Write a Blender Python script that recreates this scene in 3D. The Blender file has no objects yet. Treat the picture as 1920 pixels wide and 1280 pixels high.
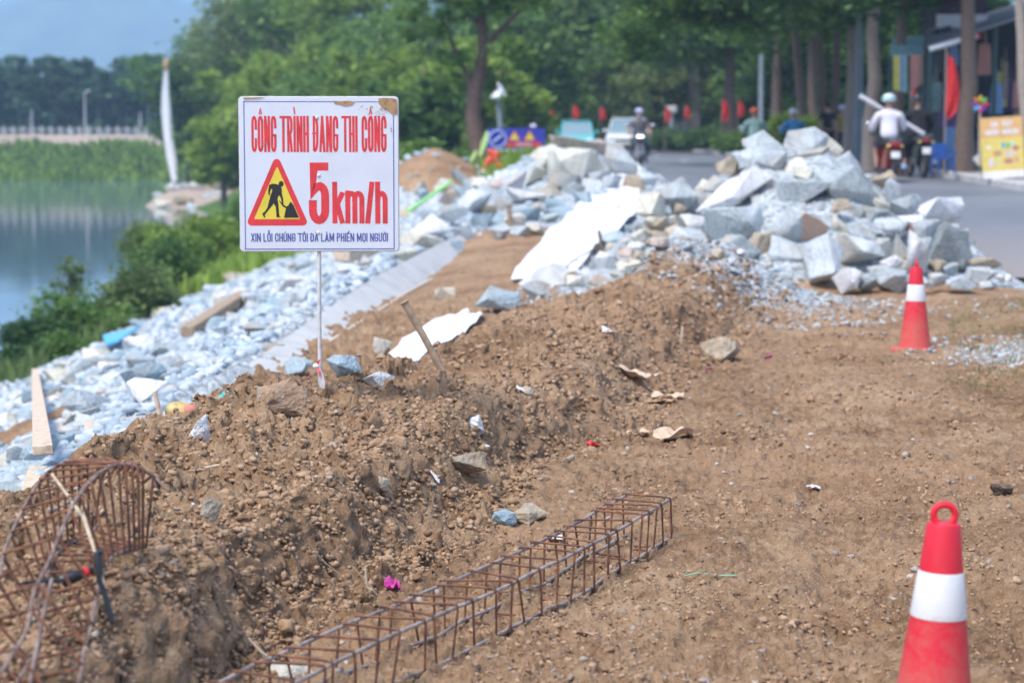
import bpy, bmesh, math, random
import numpy as np
from mathutils import Vector, Matrix, Euler, noise as mnoise
random.seed(7)
SC = bpy.context.scene
COL = SC.collection
# ------------------------------------------------------------------ camera, sky, sun, exposure
FPX = 4000.0
TILT = math.atan(390.0 / FPX)
CAMZ = 1.65
cam_data = bpy.data.cameras.new('camera')
cam = bpy.data.objects.new('camera', cam_data)
COL.objects.link(cam)
cam.location = (0, 0, CAMZ)
cam.rotation_euler = (math.radians(90) - TILT, 0, 0)
cam_data.sensor_width = 36.0
cam_data.lens = 36.0 * FPX / 1920.0
cam_data.clip_start = 0.1
cam_data.clip_end = 20000
cam_data.dof.use_dof = True
cam_data.dof.focus_distance = 8.6
cam_data.dof.aperture_fstop = 2.9
cam_data.dof.aperture_blades = 8
SC.camera = cam

SUN_EL, SUN_AZ = math.radians(60), math.radians(225)      # azimuth clockwise from +Y
world = bpy.data.worlds.new('World')
SC.world = world
world.use_nodes = True
wn, wl = world.node_tree.nodes, world.node_tree.links
wn.clear()
wo = wn.new('ShaderNodeOutputWorld')
wb = wn.new('ShaderNodeBackground')
sky = wn.new('ShaderNodeTexSky')
sky.sky_type = 'NISHITA'
sky.sun_disc = False
sky.sun_elevation = SUN_EL
sky.sun_rotation = SUN_AZ
sky.air_density = 1.0
sky.dust_density = 1.5
sky.ozone_density = 1.5
wb.inputs['Strength'].default_value = 0.15
wl.new(sky.outputs[0], wb.inputs['Color'])
wl.new(wb.outputs[0], wo.inputs['Surface'])
sun_l = bpy.data.lights.new('sun', 'SUN')
sun_l.energy = 2.0
sun_l.angle = math.radians(18)
sun_l.color = (1.0, 0.95, 0.88)
sun = bpy.data.objects.new('sun', sun_l)
COL.objects.link(sun)
sdir = Vector((math.sin(SUN_AZ) * math.cos(SUN_EL), math.cos(SUN_AZ) * math.cos(SUN_EL), math.sin(SUN_EL)))
sun.rotation_euler = sdir.to_track_quat('Z', 'Y').to_euler()
sun.location = (0, -20, 60)
SC.view_settings.view_transform = 'Standard'
SC.view_settings.look = 'None'
SC.view_settings.exposure = 1.22
SC.view_settings.gamma = 1.0
SC.view_settings.use_curve_mapping = False
SC.cycles.volume_step_rate = 4
SC.cycles.volume_bounces = 3
SC.cycles.max_bounces = 6
SC.cycles.transparent_max_bounces = 6

# ------------------------------------------------------------------ helpers
def P(px, py, Y):
    a, b = (px - 960) / FPX, (640 - py) / FPX
    dy = math.cos(TILT) + b * math.sin(TILT)
    dz = -math.sin(TILT) + b * math.cos(TILT)
    s = Y / dy
    return Vector((a * s, Y, CAMZ + dz * s))
def S(Y):                      # metres per photo pixel at depth Y
    return Y / FPX

def tag(o, label=None, cat=None, group=None, kind=None):
    if label: o['label'] = label
    if cat: o['category'] = cat
    if group: o['group'] = group
    if kind: o['kind'] = kind
    return o
def thing(name, loc, label, cat, group=None, rz=0.0):
    o = bpy.data.objects.new(name, None)
    COL.objects.link(o)
    o.location = loc
    o.rotation_euler = (0, 0, rz)
    o.empty_display_size = 0.1
    return tag(o, label, cat, group)
def copy_tree(o, parent=None):
    c = o.copy(); COL.objects.link(c)
    if parent: c.parent = parent
    for ch in o.children: copy_tree(ch, c)
    return c

class MB:
    """collects geometry for one mesh"""
    def __init__(s): s.v = []; s.f = []; s.mi = []
    def add(s, vs, fs, m=0):
        n = len(s.v); s.v.extend([tuple(v) for v in vs])
        s.f.extend([tuple(i + n for i in f) for f in fs]); s.mi.extend([m] * len(fs)); return s
    def box(s, c, d, rot=None, m=0, taper=1.0, bev=0.0):
        x, y, z = d[0] / 2, d[1] / 2, d[2] / 2
        b = min(bev, x * .9, y * .9, z * .9)
        if b <= 0:
            vs = [Vector((sx * x * (taper if sz > 0 else 1), sy * y * (taper if sz > 0 else 1), sz * z)) for sz in (-1, 1) for sy in (-1, 1) for sx in (-1, 1)]
            fs = [(0, 2, 3, 1), (4, 5, 7, 6), (0, 1, 5, 4), (2, 6, 7, 3), (0, 4, 6, 2), (1, 3, 7, 5)]
        else:
            bm = bmesh.new(); bmesh.ops.create_cube(bm, size=1)
            for v in bm.verts:
                t = taper if v.co.z > 0 else 1
                v.co = Vector((v.co.x * 2 * x * t, v.co.y * 2 * y * t, v.co.z * 2 * z))
            bmesh.ops.bevel(bm, geom=bm.edges[:], offset=b, segments=2, affect='EDGES', profile=.5)
            bm.verts.index_update()
            vs = [v.co.copy() for v in bm.verts]; fs = [tuple(v.index for v in f.verts) for f in bm.faces]; bm.free()
        if rot is not None:
            R = Euler(rot).to_matrix() if not isinstance(rot, Matrix) else rot
            vs = [R @ v for v in vs]
        c = Vector(c)
        return s.add([v + c for v in vs], fs, m)
    def tube(s, pts, r, n=8, m=0, closed=False, caps=True):
        pts = [Vector(p) for p in pts]; k = len(pts)
        rs = r if isinstance(r, (list, tuple)) else [r] * k
        vs = []; up = None
        for i in range(k):
            if closed: t = pts[(i + 1) % k] - pts[i - 1]
            else: t = pts[min(i + 1, k - 1)] - pts[max(i - 1, 0)]
            t = t.normalized() if t.length > 1e-9 else Vector((0, 0, 1))
            if up is None:
                up = t.orthogonal().normalized()
            up = (up - t * up.dot(t))
            up = up.normalized() if up.length > 1e-6 else t.orthogonal().normalized()
            sd = t.cross(up)
            for j in range(n):
                a = 2 * math.pi * j / n
                vs.append(pts[i] + (up * math.cos(a) + sd * math.sin(a)) * rs[i])
        fs = []
        for i in range(k if closed else k - 1):
            i2 = (i + 1) % k
            for j in range(n):
                j2 = (j + 1) % n
                fs.append((i * n + j, i * n + j2, i2 * n + j2, i2 * n + j))
        if caps and not closed:
            fs.append(tuple(range(n - 1, -1, -1))); fs.append(tuple((k - 1) * n + j for j in range(n)))
        return s.add(vs, fs, m)
    def lathe(s, prof, n=24, c=(0, 0, 0), rot=None, m=0, sq=1.0):
        """prof: list of (radius, z)"""
        vs = []; fs = []; k = len(prof)
        R = Euler(rot).to_matrix() if rot is not None else None
        for (r, z) in prof:
            for j in range(n):
                a = 2 * math.pi * j / n
                v = Vector((r * math.cos(a), r * math.sin(a) * sq, z))
                if R: v = R @ v
                vs.append(v + Vector(c))
        for i in range(k - 1):
            for j in range(n):
                j2 = (j + 1) % n
                fs.append((i * n + j, i * n + j2, (i + 1) * n + j2, (i + 1) * n + j))
        if prof[0][0] > 1e-6: fs.append(tuple(range(n - 1, -1, -1)))
        if prof[-1][0] > 1e-6: fs.append(tuple((k - 1) * n + j for j in range(n)))
        return s.add(vs, fs, m)
    def ell(s, c, r, rot=None, m=0, n=16, k=10):
        prof = [(math.sin(math.pi * i / k), -math.cos(math.pi * i / k)) for i in range(k + 1)]
        R = Euler(rot).to_matrix() if rot is not None else Matrix.Identity(3)
        vs = []; fs = []
        for (a, z) in prof:
            for j in range(n):
                t = 2 * math.pi * j / n
                vs.append(R @ Vector((a * math.cos(t) * r[0], a * math.sin(t) * r[1], z * r[2])) + Vector(c))
        for i in range(k):
            for j in range(n):
                j2 = (j + 1) % n
                fs.append((i * n + j, i * n + j2, (i + 1) * n + j2, (i + 1) * n + j))
        return s.add(vs, fs, m)
    def prism(s, poly, y0, y1, m=0):
        """poly of (x,z) extruded along y"""
        n = len(poly)
        vs = [Vector((x, y0, z)) for x, z in poly] + [Vector((x, y1, z)) for x, z in poly]
        fs = [tuple(range(n)), tuple(range(2 * n - 1, n - 1, -1))] + [(i, n + i, n + (i + 1) % n, (i + 1) % n) for i in range(n)]
        return s.add(vs, fs, m)
    def build(s, name, mats, parent=None, smooth=False, loc=None):
        me = bpy.data.meshes.new(name)
        me.from_pydata(s.v, [], s.f)
        if not isinstance(mats, (list, tuple)): mats = [mats]
        for m in mats: me.materials.append(m)
        if len(mats) > 1: me.polygons.foreach_set('material_index', s.mi)
        bm = bmesh.new(); bm.from_mesh(me)
        bmesh.ops.recalc_face_normals(bm, faces=bm.faces); bm.to_mesh(me); bm.free()
        if smooth:
            me.polygons.foreach_set('use_smooth', [True] * len(me.polygons))
            if smooth != 'all':
                try: me.set_sharp_from_angle(angle=math.radians(40))
                except Exception: pass
        me.update()
        o = bpy.data.objects.new(name, me)
        COL.objects.link(o)
        if parent: o.parent = parent
        if loc is not None: o.location = loc
        return o

def np_mesh(name, V, F, mats, parent=None, smooth=False, attr=None, midx=None):
    """V (n,3) float, F (m,k) int"""
    me = bpy.data.meshes.new(name)
    V = np.ascontiguousarray(V, dtype=np.float32); F = np.ascontiguousarray(F, dtype=np.int32)
    k = F.shape[1]
    me.vertices.add(len(V)); me.vertices.foreach_set('co', V.ravel())
    me.loops.add(F.size); me.loops.foreach_set('vertex_index', F.ravel())
    me.polygons.add(len(F))
    me.polygons.foreach_set('loop_start', np.arange(0, F.size, k, dtype=np.int32))
    me.polygons.foreach_set('loop_total', np.full(len(F), k, dtype=np.int32))
    if smooth: me.polygons.foreach_set('use_smooth', np.ones(len(F), dtype=bool))
    me.update(calc_edges=True)
    if not isinstance(mats, (list, tuple)): mats = [mats]
    for m in mats: me.materials.append(m)
    if midx is not None: me.polygons.foreach_set('material_index', np.asarray(midx, dtype=np.int32))
    if attr is not None:
        for nm, arr in attr.items():
            a = me.attributes.new(nm, 'FLOAT_COLOR', 'POINT')
            a.data.foreach_set('color', np.ascontiguousarray(arr, dtype=np.float32).ravel())
    o = bpy.data.objects.new(name, me)
    COL.objects.link(o)
    if parent: o.parent = parent
    return o

# ------------------------------------------------------------------ materials
def new_mat(name):
    m = bpy.data.materials.new(name); m.use_nodes = True
    nt = m.node_tree; b = nt.nodes['Principled BSDF']
    return m, nt, b
def nd(nt, t, **kw):
    n = nt.nodes.new(t)
    for k, v in kw.items():
        if k in n.inputs: n.inputs[k].default_value = v
        else: setattr(n, k, v)
    return n
def ramp(nt, fac, stops, interp='LINEAR'):
    r = nt.nodes.new('ShaderNodeValToRGB'); cr = r.color_ramp; cr.interpolation = interp
    while len(cr.elements) > 1: cr.elements.remove(cr.elements[-1])
    cr.elements[0].position = stops[0][0]; cr.elements[0].color = (*stops[0][1], 1) if len(stops[0][1]) == 3 else stops[0][1]
    for p, c in stops[1:]:
        e = cr.elements.new(p); e.color = (*c, 1) if len(c) == 3 else c
    nt.links.new(fac, r.inputs[0]); return r
def mix(nt, fac, a, b, mode='MIX'):
    n = nt.nodes.new('ShaderNodeMix'); n.data_type = 'RGBA'; n.blend_type = mode
    for i, v in ((0, fac), (6, a), (7, b)):
        if hasattr(v, 'links') or isinstance(v, bpy.types.NodeSocket): nt.links.new(v, n.inputs[i])
        else: n.inputs[i].default_value = v if i == 0 else ((*v, 1) if len(v) == 3 else v)
    return n.outputs[2]
def math_n(nt, op, a, b=None, clamp=False):
    n = nt.nodes.new('ShaderNodeMath'); n.operation = op; n.use_clamp = clamp
    for i, v in ((0, a), (1, b)):
        if v is None: continue
        if isinstance(v, bpy.types.NodeSocket): nt.links.new(v, n.inputs[i])
        else: n.inputs[i].default_value = v
    return n.outputs[0]
def noise(nt, scale, detail=4, rough=.55, vec=None, dist=0.0):
    n = nd(nt, 'ShaderNodeTexNoise', Scale=scale, Detail=detail, Roughness=rough, Distortion=dist)
    if vec is not None: nt.links.new(vec, n.inputs['Vector'])
    return n
def bump(nt, b, h, strength=.5, dist=.01):
    n = nd(nt, 'ShaderNodeBump', Strength=strength, Distance=dist)
    nt.links.new(h, n.inputs['Height']); nt.links.new(n.outputs[0], b.inputs['Normal']); return n

def paint(name, col, rough=.5, var=.08, scale=8, metal=0.0, bmp=0.0, spec=.5, coat=0):
    m, nt, b = new_mat(name)
    tc = nd(nt, 'ShaderNodeTexCoord')
    n = noise(nt, scale, 5, .6, tc.outputs['Object'])
    d = tuple(max(0, c * (1 - var * 2)) for c in col); l = tuple(min(1, c * (1 + var)) for c in col)
    r = ramp(nt, n.outputs[0], [(.3, d), (.5, col), (.7, l)])
    nt.links.new(r.outputs[0], b.inputs['Base Color'])
    b.inputs['Roughness'].default_value = rough; b.inputs['Metallic'].default_value = metal
    b.inputs['Specular IOR Level'].default_value = spec
    if coat: b.inputs['Coat Weight'].default_value = coat
    if bmp: bump(nt, b, n.outputs[0], bmp, .005)
    return m
def foliage_mat(name, dark, mid, light, trans=.3, hue=.0, clump=.9):
    m, nt, b = new_mat(name)
    geo = nd(nt, 'ShaderNodeNewGeometry'); tc = nd(nt, 'ShaderNodeTexCoord')
    n = noise(nt, clump, 3, .6, tc.outputs['Object'])
    f = math_n(nt, 'ADD', math_n(nt, 'MULTIPLY', geo.outputs['Random Per Island'], .45), math_n(nt, 'MULTIPLY', n.outputs[0], .75))
    oi = nd(nt, 'ShaderNodeObjectInfo')
    f = math_n(nt, 'ADD', f, math_n(nt, 'MULTIPLY', math_n(nt, 'SUBTRACT', oi.outputs['Random'], .5), .25))
    r = ramp(nt, f, [(.3, dark), (.6, mid), (.9, light)])
    nt.links.new(r.outputs[0], b.inputs['Base Color'])
    b.inputs['Roughness'].default_value = .55
    b.inputs['Specular IOR Level'].default_value = .3
    tr = nd(nt, 'ShaderNodeBsdfTranslucent'); nt.links.new(r.outputs[0], tr.inputs['Color'])
    mx = nd(nt, 'ShaderNodeMixShader'); mx.inputs[0].default_value = trans
    out = nt.nodes['Material Output']
    nt.links.new(b.outputs[0], mx.inputs[1]); nt.links.new(tr.outputs[0], mx.inputs[2]); nt.links.new(mx.outputs[0], out.inputs[0])
    return m
def rock_mat(name, a, b_, c, stain=None, rand=.25):
    m, nt, b = new_mat(name)
    tc = nd(nt, 'ShaderNodeTexCoord'); oi = nd(nt, 'ShaderNodeObjectInfo'); geo = nd(nt, 'ShaderNodeNewGeometry')
    mp = nd(nt, 'ShaderNodeMapping'); nt.links.new(tc.outputs['Object'], mp.inputs[0])
    off = nd(nt, 'ShaderNodeCombineXYZ'); nt.links.new(math_n(nt, 'MULTIPLY', oi.outputs['Random'], 37.), off.inputs[0]); nt.links.new(off.outputs[0], mp.inputs['Location'])
    n1 = noise(nt, 3.0, 6, .65, mp.outputs[0], .6); n2 = noise(nt, 28, 4, .6, mp.outputs[0]); n3 = noise(nt, 1.6, 3, .5, mp.outputs[0])
    f = math_n(nt, 'ADD', math_n(nt, 'MULTIPLY', n1.outputs[0], .6), math_n(nt, 'MULTIPLY', n2.outputs[0], .4))
    f = math_n(nt, 'ADD', f, math_n(nt, 'MULTIPLY', math_n(nt, 'SUBTRACT', oi.outputs['Random'], .5), rand))
    r = ramp(nt, f, [(.3, a), (.5, b_), (.7, c)])
    tan = ramp(nt, n3.outputs[0], [(.52, (0, 0, 0)), (.66, (1, 1, 1))])
    tanc = mix(nt, math_n(nt, 'MULTIPLY', tan.outputs[0], .55), r.outputs[0], (.42, .33, .22))
    # dark mineral veins
    w = nd(nt, 'ShaderNodeTexWave', Scale=2.2, Distortion=9.0, Detail=4); nt.links.new(mp.outputs[0], w.inputs['Vector'])
    vr = ramp(nt, w.outputs[1], [(0, (1, 1, 1)), (.10, (0, 0, 0))])
    col = mix(nt, math_n(nt, 'MULTIPLY', vr.outputs[0], .3), tanc, (.22, .25, .26))
    if stain:
        pos = nd(nt, 'ShaderNodeSeparateXYZ'); nt.links.new(tc.outputs['Object'], pos.inputs[0])
        sr = ramp(nt, math_n(nt, 'ADD', pos.outputs[0], math_n(nt, 'MULTIPLY', n1.outputs[0], .12)), [(.08, (0, 0, 0)), (.12, (1, 1, 1))])
        col = mix(nt, sr.outputs[0], col, stain)
    nt.links.new(col, b.inputs['Base Color'])
    b.inputs['Roughness'].default_value = .85
    b.inputs['Specular IOR Level'].default_value = .25
    bump(nt, b, math_n(nt, 'ADD', n1.outputs[0], math_n(nt, 'MULTIPLY', n2.outputs[0], .5)), 1.0, .05)
    return m

M = {}
M['rock'] = rock_mat('quarry_stone', (.24, .28, .29), (.45, .49, .50), (.64, .67, .67))
M['rock_blue'] = rock_mat('blue_stone', (.20, .28, .32), (.33, .42, .46), (.48, .56, .60))
M['rock_cream'] = rock_mat('cream_stone', (.42, .40, .33), (.60, .57, .47), (.72, .69, .60))
M['rock_pink'] = rock_mat('pink_stone', (.42, .32, .27), (.56, .45, .39), (.66, .56, .5))
M['rock_stain'] = rock_mat('stained_stone', (.36, .40, .41), (.52, .56, .57), (.66, .69, .69), stain=(.60, .40, .29))
M['rock_tan'] = rock_mat('tan_stone', (.26, .2, .14), (.40, .33, .24), (.55, .48, .38))
M['rock_white'] = rock_mat('white_stone', (.50, .50, .50), (.66, .66, .66), (.78, .78, .78))
M['rebar'] = None
# ------------------------------------------------------------------ terrain height
_rng = np.random.RandomState(11)
_perm = np.concatenate([_rng.permutation(256)] * 3)
_g2 = np.array([(math.cos(a), math.sin(a)) for a in np.linspace(0, 2 * np.pi, 256, endpoint=False)])
def gn(x, y):
    xi = np.floor(x).astype(np.int64); yi = np.floor(y).astype(np.int64)
    xf = x - xi; yf = y - yi
    u = xf * xf * xf * (xf * (xf * 6 - 15) + 10); v = yf * yf * yf * (yf * (yf * 6 - 15) + 10)
    def g(ix, iy, dx, dy):
        h = _perm[(_perm[ix & 255] + iy) & 255]
        gr = _g2[h]
        return gr[..., 0] * dx + gr[..., 1] * dy
    a = g(xi, yi, xf, yf); b = g(xi + 1, yi, xf - 1, yf); c = g(xi, yi + 1, xf, yf - 1); d = g(xi + 1, yi + 1, xf - 1, yf - 1)
    return (a + u * (b - a)) + v * ((c + u * (d - c)) - (a + u * (b - a)))
def fbm(x, y, o=4, lac=2.03, g=.5):
    s = 0; a = 1.; f = 1.
    for i in range(o):
        s = s + a * gn(x * f + i * 17.3, y * f + i * 9.1); a *= g; f *= lac
    return s
def billow(x, y, o=4, g=.5):
    s = 0; a = 1.; f = 1.
    for i in range(o):
        s = s + a * (1 - 2 * np.abs(gn(x * f + i * 31.7, y * f + i * 5.9)) * 1.4); a *= g; f *= 2.1
    return s
def sm(a, b, x):
    t = np.clip((x - a) / (b - a), 0, 1); return t * t * (3 - 2 * t)
KY = [3, 5, 5.9, 6.4, 7, 8, 9, 10.4, 11.6, 14.7, 18.9, 22]
KXF = [-1.2, -.95, -.85, -.78, -.72, -.35, -.12, .1, .7, 1.25, 2.4, 2.9]
KXT = [-1.6, -1.3, -1.1, -.98, -1.0, -.75, -.50, -.30, .2, .75, 1.8, 2.4]
KZT = [.24, .26, .36, .38, .31, .30, .33, .33, .31, .35, .36, .25]
KYC = [3, 5, 5.9, 6.4, 7, 8, 9, 10.2, 10.8, 11.3, 12.4, 13.5, 14.7, 18.9, 22]
KXC = [-2.5, -2.2, -1.95, -1.9, -1.85, -1.62, -1.55, -1.22, -.85, -.66, -.5, -.36, .05, 1.35, 2.0]
KZC = [.24, .28, .35, .38, .33, .34, .40, .40, .31, .28, .27, .29, .36, .44, .30]
def road_z(Y): return np.interp(Y, [22, 28, 33, 38, 44, 50], [.05, .28, .48, .62, .70, .70])
def water_x(Y): return np.interp(Y, [0, 60, 100, 130, 150, 200, 260], [-10, -10, -11.5, -19, -24.5, -26, -26])
def trench_x(Y): return -2.0 + .082 * (Y - 16)
PX = [1150, 1190, 1240, 1290, 1330, 1370, 1400, 1430, 1480, 1540, 1580, 1620, 1660, 1700, 1740, 1780, 1820, 1860, 1900]
PYs = [470, 405, 350, 340, 330, 300, 268, 258, 268, 250, 280, 310, 340, 375, 395, 400, 455, 500, 530]
BX = [760, 820, 880, 920, 960, 1000, 1050, 1100, 1150, 1200, 1235, 1280]
BYs = [440, 385, 335, 320, 300, 268, 252, 262, 276, 288, 330, 370]
def H(X, Y, detail=True):
    X = np.asarray(X, float); Y = np.asarray(Y, float)
    wob = .10 * gn(Y * 1.3, Y * 0 + 3.3) + .06 * gn(Y * 4.1, Y * 0 + 8.3) + .09 * gn(X * 2.6 + 40, Y * 2.6) + .045 * gn(X * 7, Y * 7) + .022 * gn(X * 17, Y * 16)
    xf = np.interp(Y, KY, KXF) + wob; xt = np.interp(Y, KY, KXT) + wob * .7 + .06 * gn(Y * 5, X * 4); xc = np.interp(Y, KYC, KXC)
    zt = np.interp(Y, KY, KZT); zc = np.interp(Y, KYC, KZC)
    zb = -3 + .367 * (X - water_x(Y))
    m = .1 + .018 * (Y - 22) + .13 * np.clip(X, -1, 0)
    xl = trench_x(Y)
    # near part
    face = zt * sm(0, 1, (xf - X) / np.maximum(xf - xt, .05))
    topz = zt + (zc - zt) * sm(0, 1, (xt - X) / np.maximum(xt - xc, .1))
    near = np.where(X > xt, face, topz)
    ky = sm(10.8, 14.5, Y) * sm(xl - .3, xl + .15, X)
    lowl = zb * (1 - ky) + np.minimum(m, zb) * ky
    near = np.where(X < xc, np.maximum(lowl, zc - .7 * (xc - X)), near)
    near = near + .012 * np.abs(X) * 0
    # middle part
    g = road_z(Y)
    right = m + (g - .06 - m) * sm(1.2, 3.0, X)
    zb2 = np.minimum(zb, np.maximum(g, m + .25))
    kx = sm(xl + .12, xl - .35, X)
    far = right * (1 - kx) + zb2 * kx
    bank = np.minimum(zb, .70)
    far = far * (1 - sm(40, 50, Y)) + bank * sm(40, 50, Y)
    w = sm(18.5, 23.5, Y)
    h = near * (1 - w) + far * w
    # heap of stone on the right
    px = X / np.maximum(Y, 1) * 4000 + 960
    px25 = X / 25.3 * 4000 + 960
    zr = np.maximum(0, 1.65 - (np.interp(px25, PX, PYs) + 24 - 250) * 25.3 / 4000)
    zr = np.where((px25 < PX[0]) | (px25 > PX[-1]), 0, zr)
    prof = np.where(Y < 25.5, sm(21.7, 25.6, Y) ** .8, 1 - sm(25.8, 28.6, Y))
    prof = np.where(zr > 0, prof, 0) * sm(0, .25, zr)
    h = np.maximum(h, h * (1 - prof) + zr * prof)
    # heap behind it
    px40 = X / 41.0 * 4000 + 960
    zr = np.maximum(0, 1.65 - (np.interp(px40, BX, BYs) + 22 - 250) * 41.0 / 4000)
    zr = np.where((px40 < BX[0]) | (px40 > BX[-1]), 0, zr)
    prof = np.where(Y < 41.5, sm(31, 41.5, Y), 1 - sm(42, 46, Y))
    prof = np.where(zr > 0, prof, 0) * sm(0, .25, zr)
    h = np.maximum(h, h * (1 - prof) + zr * prof)
    # brown heap of spoil
    d = np.hypot((X + 1.75) / 1.7, (Y - 49) / 3.0)
    h = np.maximum(h, .35 + .95 * np.maximum(0, 1 - d ** 1.3) + np.where(d < 1.2, .05 * gn(X * 4, Y * 2), -9))
    # gravel apron in front of the right heap
    d = np.hypot((X - 1.9) / 1.6, (Y - 19.8) / 1.9)
    h = h + .30 * np.maximum(0, 1 - d * d) ** 1.5
    # far shore
    fs = np.interp(Y, [208, 214, 226, 233, 234.5, 236, 5000], [-4.5, -3.2, -.9, -.4, .4, 1.5, 1.5])
    h = np.where(Y > 205, np.maximum(h, fs), h)
    d = np.hypot((X + 20.5) / 4.5, (Y - 139) / 7.5)
    h = np.maximum(h, -4.4 + 2.5 * np.maximum(0, 1 - d ** 2.5))
    h = np.maximum(h, -4.6)
    if not detail: return h
    # masks
    berm = sm(xf + .12, xf - .02, X) * (1 - w)
    stp = 1 - .65 * sm(xf + .02, xf - .08, X) * sm(xt - .12, xt - .02, X)
    rocky = np.where(Y > 12.5, sm(xl + .1, xl - .25, X), sm(xc - .75, xc - 1.05, X)) * (1 - sm(-6.6, -7.4, X) * 0)
    near_w = (1 - w) * (1 - rocky)
    nf = np.clip(1 - Y / 45, .15, 1)
    flat = near_w * (1 - berm)
    # flat trampled dirt with wheel grooves
    h = h + flat * (.035 * fbm(X * .9, Y * .55, 3) + .022 * gn(X * 3.1, Y * 1.6) + .010 * billow(X * 8, Y * 6, 3) + .012 * np.maximum(0, fbm(X * 6, Y * 3.2, 3)) ** 1
                    + .020 * np.maximum(0, gn(X * 11 + 5, Y * 6)) + .012 * gn(X * 22, Y * 15) + .008 * gn(X * 48, Y * 36)
        - .030 * np.exp(-((X - .9 - .13 * (Y - 6) + .1 * np.sin(Y * .6)) / .13) ** 2) * (1 + .5 * np.sin(Y * 42)) - .028 * np.exp(-((X - 2.2 - .13 * (Y - 6) + .1 * np.sin(Y * .6)) / .14) ** 2) * (1 + .5 * np.sin(Y * 42 + X * 30)))
    def plates(fx, fy, o, t=.05, w_=.035): return sm(t, t + w_, fbm(X * fx + o, Y * fy + o * 1.7, 3))
    h = h + flat * np.where(Y < 26, 1, 0) * (.016 * plates(2.2, 1.5, 3) + .013 * plates(6.5, 4.0, 11, .05) + .009 * plates(14, 8, 23, .08) + .006 * plates(30, 18, 73, .06))
    h = h + berm * (1 - rocky) * stp * (.024 * plates(4.2, 3.8, 31, .05) + .016 * plates(10, 9, 41, .0) + .011 * plates(20, 18, 51, .05))
    # ploughed berm
    h = h + berm * (1 - rocky) * (.07 * fbm(X * 2.3, Y * 2.0, 3) + .020 * billow(X * 6.5, Y * 5.5, 2) + .010 * billow(X * 15, Y * 13, 2) + stp * (.024 * gn(X * 21, Y * 19) + .014 * gn(X * 44, Y * 38))) * np.where((Y > 10.2) & (Y < 14.5), .75, 1)
    chunk = np.maximum(0, fbm(X * 4.2 + 9, Y * 3.4, 2) - .22)
    h = h + berm * (1 - rocky) * .14 * chunk
    # rubble of the bank
    rk = rocky * (1 - sm(-6.8, -7.6, X))
    h = h + rk * nf * (.10 * billow(X * 1.6, Y * 1.1, 3) + .04 * billow(X * 6, Y * 4, 2)) * .8
    h = h + (w * (1 - rk)) * (.03 * fbm(X * 2, Y * 1.3, 3) + .01 * billow(X * 7, Y * 5, 2)) * np.where(Y < 60, 1, 1)
    h = np.where(Y > 100, h + .12 * fbm(X * .3, Y * .2, 3), h)
    return h
def hz(x, y): return float(H(np.array([x]), np.array([y]))[0])
def ground(px, py, y0=4.0, y1=260.0):
    """the point of the ground that the photograph shows at a place"""
    Ys = y0 * (y1 / y0) ** np.linspace(0, 1, 1400)
    a, b = (px - 960) / FPX, (640 - py) / FPX
    dy = math.cos(TILT) + b * math.sin(TILT); dz = -math.sin(TILT) + b * math.cos(TILT)
    X = a / dy * Ys; Z = CAMZ + dz / dy * Ys
    hh = H(X, Ys)
    i = int(np.argmax(Z < hh))
    if Z[i] >= hh[i]: i = len(Ys) - 1
    return Vector((X[i], Ys[i], hh[i]))

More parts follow.
